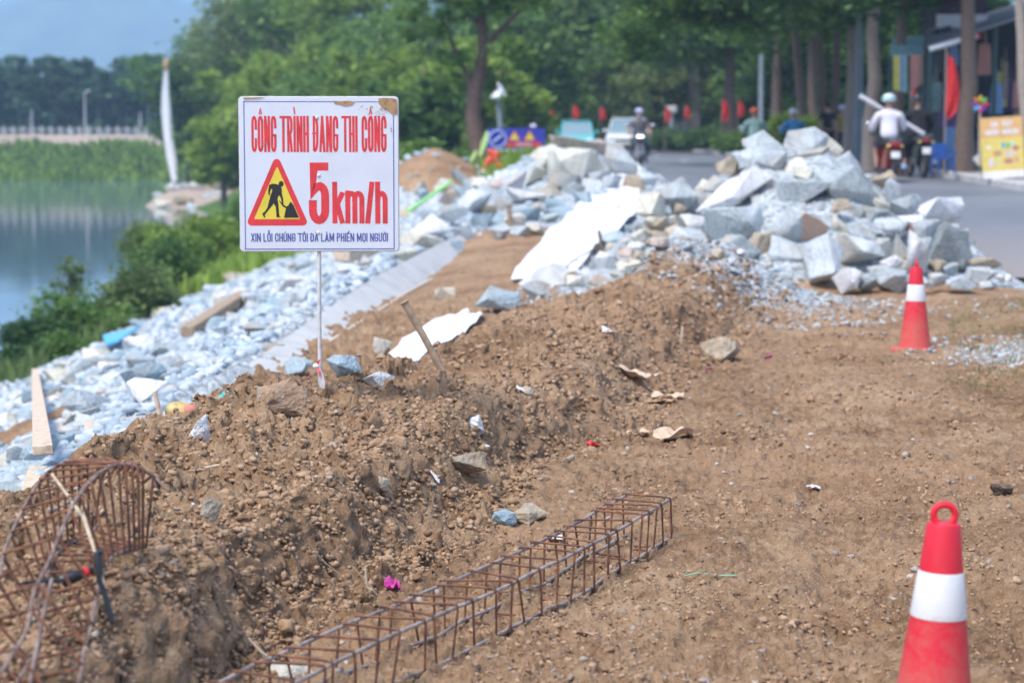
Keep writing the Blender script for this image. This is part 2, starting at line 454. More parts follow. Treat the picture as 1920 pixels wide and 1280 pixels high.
# ------------------------------------------------------------------ ground sheet
def ground_material():
    m, nt, b = new_mat('ground_soil')
    tc = nd(nt, 'ShaderNodeTexCoord'); O = tc.outputs['Object']
    at = nd(nt, 'ShaderNodeAttribute'); at.attribute_name = 'zone'
    sp = nd(nt, 'ShaderNodeSeparateColor'); nt.links.new(at.outputs['Color'], sp.inputs[0])
    n1 = noise(nt, 1.1, 6, .62, O); n2 = noise(nt, 17, 8, .7, O); n3 = noise(nt, 90, 3, .6, O)
    f = math_n(nt, 'ADD', math_n(nt, 'MULTIPLY', n1.outputs[0], .45), math_n(nt, 'MULTIPLY', n2.outputs[0], .55))
    dirt = ramp(nt, f, [(.34, (.125, .07, .038)), (.45, (.285, .172, .094)), (.54, (.39, .255, .15)), (.66, (.54, .39, .25))])
    # pale grit in the soil
    v = nd(nt, 'ShaderNodeTexVoronoi', Scale=70.0); nt.links.new(O, v.inputs['Vector'])
    gr = ramp(nt, v.outputs['Distance'], [(.0, (1, 1, 1)), (.16, (1, 1, 1)), (.2, (0, 0, 0))])
    sel = nd(nt, 'ShaderNodeSeparateColor'); nt.links.new(v.outputs['Color'], sel.inputs[0])
    gsel = ramp(nt, sel.outputs[0], [(.86, (0, 0, 0)), (.88, (1, 1, 1))])
    dirt = mix(nt, math_n(nt, 'MULTIPLY', math_n(nt, 'MULTIPLY', gr.outputs[0], gsel.outputs[0]), .55), dirt.outputs[0], (.50, .46, .41))
    # yellower and redder subsoil patches
    n4 = noise(nt, .55, 3, .5, O)
    pr = ramp(nt, n4.outputs[0], [(.5, (0, 0, 0)), (.62, (1, 1, 1))])
    dirt = mix(nt, math_n(nt, 'MULTIPLY', pr.outputs[0], .4), dirt, (.40, .24, .135))
    # grey crushed stone
    vg = nd(nt, 'ShaderNodeTexVoronoi', Scale=22.0); nt.links.new(O, vg.inputs['Vector'])
    vs_ = nd(nt, 'ShaderNodeSeparateColor'); nt.links.new(vg.outputs['Color'], vs_.inputs[0])
    grey = ramp(nt, math_n(nt, 'ADD', math_n(nt, 'MULTIPLY', vs_.outputs[1], .6), math_n(nt, 'MULTIPLY', n2.outputs[0], .4)), [(.2, (.26, .29, .30)), (.5, (.46, .51, .53)), (.8, (.64, .68, .69))])
    grass = ramp(nt, n2.outputs[0], [(.3, (.035, .075, .02)), (.55, (.075, .15, .035)), (.75, (.16, .22, .07))])
    jit = math_n(nt, 'MULTIPLY', math_n(nt, 'SUBTRACT', n2.outputs[0], .5), 1.3)
    k1 = ramp(nt, math_n(nt, 'ADD', sp.outputs[0], jit), [(.42, (0, 0, 0)), (.58, (1, 1, 1))])
    k2 = ramp(nt, math_n(nt, 'ADD', sp.outputs[1], jit), [(.42, (0, 0, 0)), (.58, (1, 1, 1))])
    k3 = ramp(nt, math_n(nt, 'ADD', sp.outputs[2], jit), [(.42, (0, 0, 0)), (.58, (1, 1, 1))])
    c = mix(nt, k1.outputs[0], dirt, grey.outputs[0]); c = mix(nt, k2.outputs[0], c, grass.outputs[0])
    c = mix(nt, k3.outputs[0], c, (.40, .32, .26))
    nt.links.new(c, b.inputs['Base Color'])
    b.inputs['Roughness'].default_value = .93
    b.inputs['Specular IOR Level'].default_value = .15
    hh = math_n(nt, 'ADD', math_n(nt, 'MULTIPLY', n2.outputs[0], 1.0), math_n(nt, 'MULTIPLY', n3.outputs[0], .35))
    bump(nt, b, hh, 1.0, .035)
    return m

def zones(X, Y):
    xl = trench_x(Y); xc = np.interp(Y, KYC, KXC)
    rocky = np.where(Y > 12.5, sm(xl + .3, xl + .05, X), sm(xc - .6, xc - .9, X))
    rocky = rocky * (1 - sm(-6.3, -7.2, X)) * (1 - sm(70, 95, Y))
    # trench floor turned to soil near the left frame edge
    d = np.hypot((X + 3.75) / .5, (Y - 16.8) / 1.5); rocky = rocky * sm(.7, 1.2, d)
    heap = sm(21.9, 22.5, Y) * (1 - sm(28.5, 30, Y)) * (sm(1.2, 1.7, X) * (1 - sm(5.4, 5.9, X)))
    back = sm(29, 32, Y) * (1 - sm(46, 49, Y)) * sm(-3, -2.2, X) * (1 - sm(2.7, 3.4, X)) * np.where(Y < 31.5, sm(0, -.3, X - trench_x(Y)), 1)
    d = np.hypot((X - 1.9) / 1.9, (Y - 19.9) / 2.2)
    apron = .58 * (1 - sm(.5, 1.1, d))
    apron = np.maximum(apron, .8 * sm(18.5, 19.4, Y) * (1 - sm(30, 32, Y)) * sm(.3, .6, X) * (1 - sm(2.7, 3.3, X)))
    patch = .5 * (1 - sm(.5, 1.2, np.hypot((X - 3.8) / .8, (Y - 15.6) / 1.3)))
    spoil = 1 - sm(.9, 1.1, np.hypot((X + 1.75) / 1.7, (Y - 49) / 3.0))
    r = np.clip(np.maximum.reduce([rocky, heap, back, apron, patch]), 0, 1) * (1 - spoil)
    g = sm(-6.6, -7.3, X) * sm(25, 32, Y) * (1 - sm(-9.6, -10.2, X) * 0)
    g = np.maximum(g, sm(46, 54, Y) * (1 - sm(1.8, 2.2, X))) * (1 - spoil)
    g = np.maximum(g, sm(9.6, 10.4, X) * sm(20, 25, Y) * .8)
    g = np.maximum(g, .40 * (1 - sm(.4, 1.2, np.hypot((X - 4.2) / .7, (Y - 18.0) / 2.2))))
    g = np.where((Y > 100) | (np.abs(X) > 60), 1, g)
    g = np.where((Y > 215) & (Y < 233), 1, g)
    k = np.where((Y > 233) & (Y < 240), 1., 0.)
    spit = np.where(np.hypot((X + 20.5) / 4.5, (Y - 139) / 7.5) < 1, 1., 0.)
    k = np.maximum(k, spit); g = g * (1 - k)
    return np.stack([r * (1 - k), g, k, np.ones_like(k)], -1)

def build_ground():
    # rows spaced so that the mesh gets coarser with distance
    inv = np.concatenate([1 / np.linspace(3.2, 4.8, 20)[:-1], np.linspace(1 / 4.8, 1 / 20., 560)[:-1], 1 / (20. * (60 / 20.) ** np.linspace(0, 1, 170))[:-1], 1 / (60. * (300 / 60.) ** np.linspace(0, 1, 120))[:-1], 1 / (300 * (6000 / 300.) ** np.linspace(0, 1, 14))])
    Y = 1 / inv
    u = np.concatenate([-np.linspace(1.0, .30, 50)[:-1] ** 1, np.linspace(-.30, .30, 800)[:-1], np.linspace(.30, 1., 50)])
    XX = u[None, :] * (Y[:, None] * 1.0 + 1.0 * np.abs(u[None, :]) * 6)
    YY = np.repeat(Y[:, None], len(u), 1)
    ZZ = H(XX, YY)
    # under the carriageway and pavement the ground sheet stays below them
    gx = sm(2.55, 2.75, XX) * sm(23.5, 25, YY)
    ZZ = np.where(gx > 0, np.minimum(ZZ, np.where((XX > ROADL(YY) + .25) & (YY > 28.6), road_z(YY) - .05, ZZ)), ZZ)
    zn = zones(XX, YY)
    be = ((XX < np.interp(YY, KY, KXF) + .15) & (XX > np.interp(YY, KYC, KXC) - .6) & (YY < 20)) * 1.0
    X0 = XX.copy()
    XX = XX + be * (.045 * fbm(ZZ * 8, YY * 6, 3) + .026 * gn(ZZ * 26 + 3, YY * 19) + .013 * gn(ZZ * 60, YY * 44))
    YY = YY + be * (.03 * fbm(ZZ * 9 + 30, X0 * 8, 2) + .012 * gn(ZZ * 34, X0 * 30))
    V = np.stack([XX, YY, ZZ], -1).reshape(-1, 3)
    nr, nc = XX.shape
    i = np.arange(nr - 1)[:, None] * nc + np.arange(nc - 1)[None, :]
    F = np.stack([i, i + 1, i + nc + 1, i + nc], -1).reshape(-1, 4)
    o = np_mesh('ground', V, F, ground_material(), smooth=True, attr={'zone': zn.reshape(-1, 4)})
    tag(o, 'brown bare earth rising into a berm and falling as a bank to the river', kind='structure')
    # the land behind and beside the camera
    b = MB(); b.add([(-400, -300, -.35), (400, -300, -.35), (400, 3.3, -.35), (-400, 3.3, -.35)], [(0, 1, 2, 3)])
    o2 = b.build('ground', paint('earth_behind', (.30, .2, .13), .9, .2, 1.))
    tag(o2, 'bare earth behind the viewpoint', kind='structure')
def ROADL(Y): return np.interp(Y, [24, 28, 34, 44, 200], [5.2, 4.3, 3.4, 2.7, 2.7])
build_ground()

def ribbon(name, xl, xr, ys, zf, mat, nx=6):
    V = []; F = []
    for y in ys:
        for i in range(nx + 1):
            x = xl(y) + (xr(y) - xl(y)) * i / nx
            V.append((x, y, zf(x, y)))
    for j in range(len(ys) - 1):
        for i in range(nx):
            a = j * (nx + 1) + i; F.append((a, a + 1, a + nx + 2, a + nx + 1))
    return np_mesh(name, np.array(V), np.array(F), mat, smooth=True)
def asphalt():
    m, nt, b = new_mat('asphalt')
    tc = nd(nt, 'ShaderNodeTexCoord'); O = tc.outputs['Object']
    n1 = noise(nt, .35, 5, .6, O); n2 = noise(nt, 60, 3, .6, O)
    f = math_n(nt, 'ADD', math_n(nt, 'MULTIPLY', n1.outputs[0], .6), math_n(nt, 'MULTIPLY', n2.outputs[0], .4))
    r = ramp(nt, f, [(.35, (.12, .13, .145)), (.6, (.19, .20, .22))])
    sp = nd(nt, 'ShaderNodeSeparateXYZ'); nt.links.new(O, sp.inputs[0])
    dst = ramp(nt, math_n(nt, 'ADD', math_n(nt, 'MULTIPLY', sp.outputs[1], .02), math_n(nt, 'MULTIPLY', n1.outputs[0], .2)), [(.58, (1, 1, 1)), (.72, (0, 0, 0))])
    c = mix(nt, math_n(nt, 'MULTIPLY', dst.outputs[0], .6), r.outputs[0], (.34, .27, .22))
    nt.links.new(c, b.inputs['Base Color']); b.inputs['Roughness'].default_value = .62
    bump(nt, b, n2.outputs[0], .3, .01); return m
ysr = [23, 24.5, 26, 28, 30, 32, 34, 36, 38, 41, 44, 50, 60, 80, 110, 150, 200, 260]
def rz_(x, y): return float(road_z(y)) + .012 * (1 - ((x - 5.8) / 3.2) ** 2)
def lift(x, y):
    z = rz_(x, y)
    if y < 29: z = min(z, hz(x, y) + .02) if x < 5.4 else z
    return z
road = ribbon('road', lambda y: float(ROADL(y)), lambda y: 9.08, ysr, rz_, asphalt(), 10)
tag(road, 'grey asphalt road running away past the rock heaps', kind='structure')
pv = paint('pavement_concrete', (.36, .33, .30), .85, .12, 3)
kb = ribbon('pavement', lambda y: 9.3, lambda y: 13.5, ysr[2:], lambda x, y: float(road_z(y)) + .13, pv, 3)
tag(kb, 'dusty grey pavement in front of the stalls', kind='structure')
kk = MB()
prev = None
for y in ysr[2:]:
    z = float(road_z(y))
    q = [(9.08, y, z - .2), (9.08, y, z + .125), (9.1, y, z + .137), (9.3, y, z + .137), (9.3, y, z - .2)]
    if prev is not None:
        kk.add(prev + q, [(i, i + 1, i + 6, i + 5) for i in range(4)])
    prev = q
tag(kk.build('kerb', paint('kerb_concrete', (.46, .45, .43), .8, .12, 4)), 'pale concrete kerb along the pavement', kind='structure')
mk = MB()
for y0 in (30, 40, 50, 60, 72, 86, 102):
    z0, z1 = rz_(5.9, y0) + .006, rz_(5.9, y0 + 3) + .006
    mk.add([(5.84, y0, z0), (5.98, y0, z0), (5.98, y0 + 3, z1), (5.84, y0 + 3, z1)], [(0, 1, 2, 3)])
tag(mk.build('road_marking', paint('road_paint', (.6, .58, .5), .7, .2, 9)), 'worn dashed centre line on the road', kind='structure')

# water
def water():
    m, nt, b = new_mat('river_water')
    tc = nd(nt, 'ShaderNodeTexCoord'); mp = nd(nt, 'ShaderNodeMapping'); nt.links.new(tc.outputs['Object'], mp.inputs[0])
    mp.inputs['Scale'].default_value = (1, .35, 1)
    n = noise(nt, .9, 4, .6, mp.outputs[0])
    b.inputs['Base Color'].default_value = (.10, .17, .19, 1); b.inputs['Roughness'].default_value = .06
    b.inputs['IOR'].default_value = 1.33; b.inputs['Specular IOR Level'].default_value = .9
    bump(nt, b, n.outputs[0], .10, .05); return m
w = MB(); w.add([(-900, -60, -3), (30, -60, -3), (30, 260, -3), (-900, 260, -3)], [(0, 1, 2, 3)])
tag(w.build('water', water()), 'calm pale blue river reflecting the far bank', kind='structure')

# mountains
def hills():
    xs = np.linspace(-2900, 2900, 200); ys = np.linspace(2300, 5400, 90)
    X, Y = np.meshgrid(xs, ys)
    ridge = np.exp(-((Y - 4300) / 600.) ** 2)
    prof = 360 + 110 * gn(X / 640., X * 0 + 2.2) + 45 * gn(X / 230., X * 0 + 5) + .03 * (X + 700)
    Z = ridge * prof * (1 + .25 * fbm(X / 300., Y / 300., 4)) + 12 * fbm(X / 90, Y / 90, 3)
    front = np.exp(-((Y - 2600) / 170.) ** 2) * (135 + 90 * gn(X / 330. + 9, X * 0 + 7.7) + 16 * gn(X / 70., X * 0 + 1))
    Z = np.maximum(Z, front) - 8
    V = np.stack([X, Y, Z], -1).reshape(-1, 3); nr, nc = X.shape
    i = np.arange(nr - 1)[:, None] * nc + np.arange(nc - 1)[None, :]
    F = np.stack([i, i + 1, i + nc + 1, i + nc], -1).reshape(-1, 4)
    m = paint('hill_forest', (.07, .10, .055), .9, .35, .02)
    tag(np_mesh('mountain', V, F, m, smooth=True), 'blue hazy mountain ridge beyond the river', kind='structure')
hills()

# air
hz_m = bpy.data.materials.new('air'); hz_m.use_nodes = True
nt = hz_m.node_tree; nt.nodes.clear()
o_ = nt.nodes.new('ShaderNodeOutputMaterial'); pvv = nt.nodes.new('ShaderNodeVolumePrincipled')
pvv.inputs['Color'].default_value = (.50, .70, 1.0, 1); pvv.inputs['Density'].default_value = .00045
pvv.inputs['Anisotropy'].default_value = -.3
nt.links.new(pvv.outputs[0], o_.inputs['Volume'])
hb = MB(); hb.box((0, 2300, 247), (7000, 6800 + 1000, 506))
HAZE = tag(hb.build('haze', hz_m), 'thin blue haze in the air', kind='stuff')
# ------------------------------------------------------------------ stones
def rock_geo(seed, dims, rot=None, sharp=True, sub=2, npts=13, rough=.05):
    rr = random.Random(seed)
    bm = bmesh.new()
    for i in range(npts):
        v = Vector((rr.uniform(-1, 1), rr.uniform(-1, 1), rr.uniform(-1, 1)))
        l = max(abs(v.x), abs(v.y), abs(v.z)); p = 3.2
        q = (abs(v.x) ** p + abs(v.y) ** p + abs(v.z) ** p) ** (1 / p)
        v = v / max(q, 1e-3) * rr.uniform(.86, 1.05)
        bm.verts.new(v)
    r = bmesh.ops.convex_hull(bm, input=bm.verts[:])
    for v in [v for v in bm.verts if not v.link_faces]: bm.verts.remove(v)
    R = Euler((rr.uniform(0, 6.3), rr.uniform(0, 6.3), rr.uniform(0, 6.3))).to_matrix()
    for v in bm.verts: v.co = R @ v.co
    mn = [min(v.co[k] for v in bm.verts) for k in range(3)]; mx = [max(v.co[k] for v in bm.verts) for k in range(3)]
    for v in bm.verts:
        v.co = Vector([((v.co[k] - mn[k]) / (mx[k] - mn[k]) - .5) * dims[k] for k in range(3)])
    if rot is not None:
        R = Euler(rot).to_matrix()
        for v in bm.verts: v.co = R @ v.co
    bmesh.ops.dissolve_limit(bm, angle_limit=math.radians(9), verts=bm.verts[:], edges=bm.edges[:])
    md = min(dims)
    try: bmesh.ops.bevel(bm, geom=bm.edges[:], offset=md * .018, segments=1, affect='EDGES', profile=.5)
    except Exception: pass
    bmesh.ops.triangulate(bm, faces=bm.faces[:])
    for k in range(sub): 
        bmesh.ops.subdivide_edges(bm, edges=bm.edges[:], cuts=1, use_grid_fill=True)
    bmesh.ops.triangulate(bm, faces=bm.faces[:])
    o = Vector((seed * 3.17 % 50, seed * 1.7 % 31, 0)); sc = 2.2 / md
    for v in bm.verts:
        n = v.co.normalized()
        v.co += n * (mnoise.noise(v.co * sc + o) * rough * md + mnoise.noise(v.co * sc * 3.1 + o) * rough * .45 * md)
    bm.normal_update()
    return bm
def rock(loc, dims, seed, mat, label, group=None, rot=None, sub=2, npts=13, name='rock', cat='rock', rough=.05):
    bm = rock_geo(seed, dims, rot, True, sub, npts, rough)
    me = bpy.data.meshes.new(name); bm.to_mesh(me); bm.free()
    me.materials.append(mat)
    me.polygons.foreach_set('use_smooth', [True] * len(me.polygons))
    try: me.set_sharp_from_angle(angle=math.radians(22))
    except Exception: pass
    o = bpy.data.objects.new(name, me); COL.objects.link(o); o.location = loc
    return tag(o, label, cat, group)

CN = {'rock': 'pale grey', 'rock_blue': 'bluish', 'rock_white': 'white', 'rock_cream': 'cream', 'rock_tan': 'tan', 'rock_pink': 'pinkish', 'rock_dark': 'dark grey', 'rock_red': 'red', 'rock_stain': 'grey'}
def heap_label(mt, w, cx, cy, heap, xa, xb):
    f = (cx - xa) / (xb - xa)
    h = 'left end' if f < .15 else 'left part' if f < .4 else 'middle' if f < .62 else 'right part' if f < .86 else 'right end'
    y0, y1 = (250, 540) if heap == 'right heap' else (250, 480)
    g = (cy - y0) / (y1 - y0)
    v = 'near the top' if g < .25 else 'in the upper half' if g < .5 else 'in the lower half' if g < .8 else 'along the foot'
    sz = 'small' if w < 36 else 'middling' if w < 58 else 'large'
    return '%s %s stone %s of the %s, %s' % (sz, CN[mt], v, heap, h)
G1 = 'quarry stones in the right heap'
L1 = 'pale grey angular quarry stone among the others in the heap beside the road'
# cx, cy, w, h (photo pixels), depth offset, material, label
RIGHT = [
 (1433, 268, 78, 52, 0, 'rock', 'rounded pale stone on the left summit of the right heap, below the orange helmet'), (1508, 270, 84, 64, 0, 'rock', 'pointed pale stone at the top of the right heap, below the blue shirt'),
 (1364, 310, 38, 34, .2, 'rock_tan', 'small tan stone on the left shoulder of the right heap against the road'), (1384, 294, 28, 26, .6, 'rock', 0), (1412, 297, 74, 44, 0, 'rock', 0), (1446, 303, 56, 46, -.3, 'rock', 0),
 (1268, 366, 72, 62, 0, 'rock', 'pale triangular block at the left end of the right heap, touching the white cloth'), (1217, 390, 54, 52, 0, 'rock_cream', 'smooth cream block beside the top right corner of the white cloth'),
 (1510, 322, 74, 54, -.2, 'rock_cream', 0), (1530, 292, 66, 34, .1, 'rock', 0), (1437, 346, 24, 38, -.2, 'rock_pink', 0), (1465, 340, 40, 38, -.1, 'rock', 0),
 (1380, 424, 108, 70, -.1, 'rock', 'wide smooth grey boulder in the lower middle of the right heap'), (1450, 386, 80, 46, 0, 'rock', 0), (1505, 370, 96, 62, -.1, 'rock', 0),
 (1492, 426, 110, 70, -.25, 'rock_stain', 'grey boulder with a salmon pink patch on its right side'),
 (1304, 414, 52, 26, -.1, 'rock_white', 'flat bright white stone on the lower left of the right heap'), (1290, 446, 68, 42, 0, 'rock', 0), (1302, 482, 44, 40, -.2, 'rock_blue', 'dark blue stone at the gravel edge beside a bluish slab'),
 (1240, 481, 68, 38, -.2, 'rock_blue', 'flat bluish slab lying at the left foot of the right heap'), (1387, 463, 68, 46, -.2, 'rock', 0), (1425, 460, 44, 50, -.1, 'rock_tan', 0), (1480, 468, 74, 54, -.1, 'rock', 0),
 (1542, 486, 70, 90, -.5, 'rock', 'big grey boulder standing at the foot of the right heap above a dark hollow'),
 (1237, 422, 34, 30, 0, 'rock_tan', 0), (1236, 441, 30, 20, -.2, 'rock_tan', 0), (1221, 454, 22, 16, -.2, 'rock_tan', 0), (1200, 444, 32, 30, 0, 'rock_cream', 0), (1261, 434, 26, 30, 0, 'rock_tan', 0), (1197, 483, 30, 32, -.2, 'rock_tan', 0), (1171, 500, 30, 24, -.2, 'rock_cream', 0), (1173, 470, 28, 18, -.1, 'rock_pink', 0),
 (1560, 279, 42, 50, .1, 'rock_cream', 'upright cream stone just right of the pointed summit stone'), (1590, 306, 48, 46, 0, 'rock', 'triangular grey stone on the right ridge of the right heap below the lamp pole'),
 (1592, 354, 104, 80, -.3, 'rock', 'largest flat-topped block high on the right heap with a grey lower face'), (1654, 336, 44, 36, .1, 'rock_tan', 0), (1667, 360, 34, 50, 0, 'rock', 0), (1650, 376, 32, 50, -.1, 'rock_cream', 0),
 (1696, 386, 50, 42, .1, 'rock', 0), (1577, 384, 34, 24, -.6, 'rock_tan', 0), (1598, 404, 42, 36, -.1, 'rock', 0), (1640, 402, 48, 34, -.1, 'rock', 0),
 (1764, 398, 76, 54, .1, 'rock_white', 'jagged white stone at the right end of the heap against the road'), (1670, 424, 60, 32, -.3, 'rock', 'long pale stone with a small red stone at its right end'), (1708, 412, 54, 22, -.1, 'rock_white', 0),
 (1706, 426, 16, 16, -.3, 'rock_red', 'small brick red stone wedged among grey ones in the right heap'), (1577, 424, 36, 40, -.2, 'rock_cream', 0), (1615, 432, 54, 30, -.2, 'rock', 0),
 (1775, 464, 82, 90, -.1, 'rock_dark', 'big dark grey boulder at the right end of the heap behind the far cone'), (1722, 474, 40, 80, -.45, 'rock_white', 'tall upright pale slab just above the far cone'),
 (1596, 472, 100, 64, -.3, 'rock', 'broad pale block in the bottom row of the right heap, left of the far cone'), (1655, 464, 32, 36, -.2, 'rock', 0), (1685, 468, 36, 56, -.2, 'rock_dark', 0), (1672, 490, 38, 24, -.3, 'rock_white', 0),
 (1588, 525, 50, 44, -.4, 'rock_white', 'squarish white stone on the soil at the foot of the right heap'), (1628, 528, 38, 34, -.3, 'rock', 0), (1672, 522, 56, 46, -.3, 'rock', 0), (1640, 508, 30, 24, -.1, 'rock', 0),
 (1733, 524, 36, 22, -.4, 'rock', 0), (1763, 524, 38, 26, -.3, 'rock', 0), (1800, 528, 50, 22, -.3, 'rock', 0), (1834, 515, 54, 30, 0, 'rock', 0), (1845, 492, 56, 24, .2, 'rock_tan', 'flat tan slab at the right tail of the heap'),
 (1872, 520, 22, 16, 0, 'rock_white', 0), (1891, 519, 14, 14, 0, 'rock_white', 0), (1822, 472, 26, 22, .6, 'rock', 0), (1545, 430, 40, 50, -.1, 'rock', 0), (1560, 330, 44, 30, .2, 'rock', 0), (1625, 340, 34, 30, .3, 'rock', 0),
 (1345, 345, 48, 34, .3, 'rock', 0), (1325, 350, 40, 30, .5, 'rock_cream', 0), (1310, 380, 60, 40, .4, 'rock', 0), (1345, 465, 44, 34, 0, 'rock', 0), (1735, 430, 50, 36, 0, 'rock', 0), (1800, 440, 30, 26, .5, 'rock', 0), (1700, 500, 30, 26, 0, 'rock_dark', 0),
 (1535, 400, 46, 42, 0, 'rock', 0), (1560, 448, 36, 34, 0, 'rock_blue', 0), (1440, 440, 30, 30, 0, 'rock_blue', 0), (1470, 300, 40, 34, .3, 'rock', 0), (1640, 440, 36, 24, 0, 'rock_blue', 0), (1345, 500, 30, 18, -.4, 'rock_tan', 0),
]
M['rock_dark'] = rock_mat('dark_stone', (.17, .19, .19), (.30, .325, .32), (.46, .48, .47))
M['rock_red'] = rock_mat('red_stone', (.34, .13, .10), (.46, .2, .15), (.52, .28, .22))
def right_depth(cy): return 21.9 + (545 - cy) / 290 * 3.6
seed = 100
for (cx, cy, w_, h_, dz, mt, lab) in RIGHT:
    seed += 1
    Y = right_depth(cy) + dz
    p = P(cx, cy + 2, Y)
    rr = random.Random(seed)
    kk_ = 1.05 if cy < 285 else 1.16
    W, Hh = w_ * S(Y) * kk_, h_ * S(Y) * kk_
    rock(p, (W, (W + Hh) / 2 * rr.uniform(.8, 1.1), Hh), seed, M[mt], lab or heap_label(mt, w_, cx, cy, 'right heap', 1190, 1880), None if lab else G1, npts=rr.choice([10, 11, 12, 14]))
# the long slab leaning down to the left
p = P(1375, 362, 24.0)
rock(p, (.98, .45, .30), 77, M['rock_white'], 'longest slab in the right heap, slanting down from upper right to lower left', rot=(0, -.62, .1), npts=18)

G2 = 'stones in the heap behind the white cloth'
L2 = 'pale weathered stone in the farther heap between the white cloth and the oncoming motorbike'
BACK = [
 (1084, 314, 104, 66, 'rock_cream', 'largest cream boulder near the top of the farther heap'), (1168, 308, 66, 78, 'rock', 'tall grey stone leaning at the right end of the farther heap, below the motorbike'), (1029, 298, 62, 50, 'rock_cream', 0),
 (1078, 274, 90, 38, 'rock_tan', 0), (1032, 263, 46, 38, 'rock_cream', 'pale stone on the summit of the farther heap beside the blue banner'), (1118, 280, 52, 34, 'rock_pink', 0), (986, 357, 82, 72, 'rock_white', 'large blue-white boulder in the middle of the farther heap'),
 (1032, 356, 46, 34, 'rock_tan', 0), (925, 370, 74, 46, 'rock', 0), (890, 383, 60, 50, 'rock', 0), (847, 373, 50, 40, 'rock_pink', 'pinkish block near the green hose'), (841, 407, 66, 44, 'rock', 0),
 (804, 428, 88, 48, 'rock_white', 'wide white boulder just right of the sign board edge'), (790, 455, 80, 44, 'rock_cream', 0), (800, 478, 60, 34, 'rock_blue', 0), (870, 332, 50, 30, 'rock', 0), (935, 347, 42, 26, 'rock_pink', 0), (786, 354, 30, 30, 'rock_cream', 0),
 (985, 405, 56, 30, 'rock_blue', 0), (1052, 400, 50, 28, 'rock_blue', 0), (1003, 432, 40, 28, 'rock_cream', 0), (1150, 345, 36, 34, 'rock', 0), (1211, 338, 40, 30, 'rock', 0), (1245, 343, 30, 30, 'rock_white', 0), (1110, 350, 46, 32, 'rock', 0),
 (905, 415, 44, 30, 'rock_blue', 0), (945, 385, 40, 26, 'rock', 0), (960, 310, 40, 34, 'rock_tan', 0), (985, 285, 36, 32, 'rock', 0), (1130, 310, 40, 40, 'rock', 0), (1185, 345, 44, 32, 'rock_tan', 0), (1060, 340, 60, 34, 'rock_dark', 0),
 (940, 440, 40, 28, 'rock', 0), (870, 440, 44, 32, 'rock', 0), (850, 465, 40, 28, 'rock_blue', 0), (905, 345, 40, 26, 'rock_cream', 0), (760, 480, 46, 30, 'rock_cream', 0), (765, 400, 36, 26, 'rock_tan', 0), (1090, 372, 40, 26, 'rock_blue', 0), (1010, 330, 50, 34, 'rock_cream', 0), (1225, 370, 40, 24, 'rock_tan', 0), (950, 335, 44, 30, 'rock', 0), (1150, 285, 40, 34, 'rock_cream', 0), (1100, 262, 40, 26, 'rock_cream', 0), (1055, 252, 34, 24, 'rock_tan', 0), (1010, 392, 44, 28, 'rock', 0), (965, 415, 40, 28, 'rock_cream', 0), (1040, 385, 40, 24, 'rock_blue', 0), (1075, 355, 44, 26, 'rock', 0), (930, 412, 40, 26, 'rock_blue', 0), (1125, 335, 40, 30, 'rock', 0), (975, 435, 36, 22, 'rock', 0), (1030, 410, 34, 20, 'rock_blue', 0), (1020, 365, 40, 24, 'rock_cream', 0), (1100, 330, 40, 26, 'rock_dark', 0), (890, 350, 44, 28, 'rock', 0), (830, 350, 40, 26, 'rock_cream', 0), (870, 360, 44, 26, 'rock_blue', 0), (915, 395, 34, 22, 'rock_tan', 0),
]
for (cx, cy, w_, h_, mt, lab) in BACK:
    seed += 1; rr = random.Random(seed)
    g = ground(cx, cy + h_ * .25, 24)
    Y = g.y - .15
    p = P(cx, cy, Y)
    W, Hh = w_ * S(Y) * 1.1, h_ * S(Y) * 1.1
    rock(p, (W, (W + Hh) / 2, Hh), seed, M[mt], lab or heap_label(mt, w_, cx, cy, 'farther heap', 760, 1250), None if lab else G2, npts=rr.choice([8, 9, 11]), sub=1)

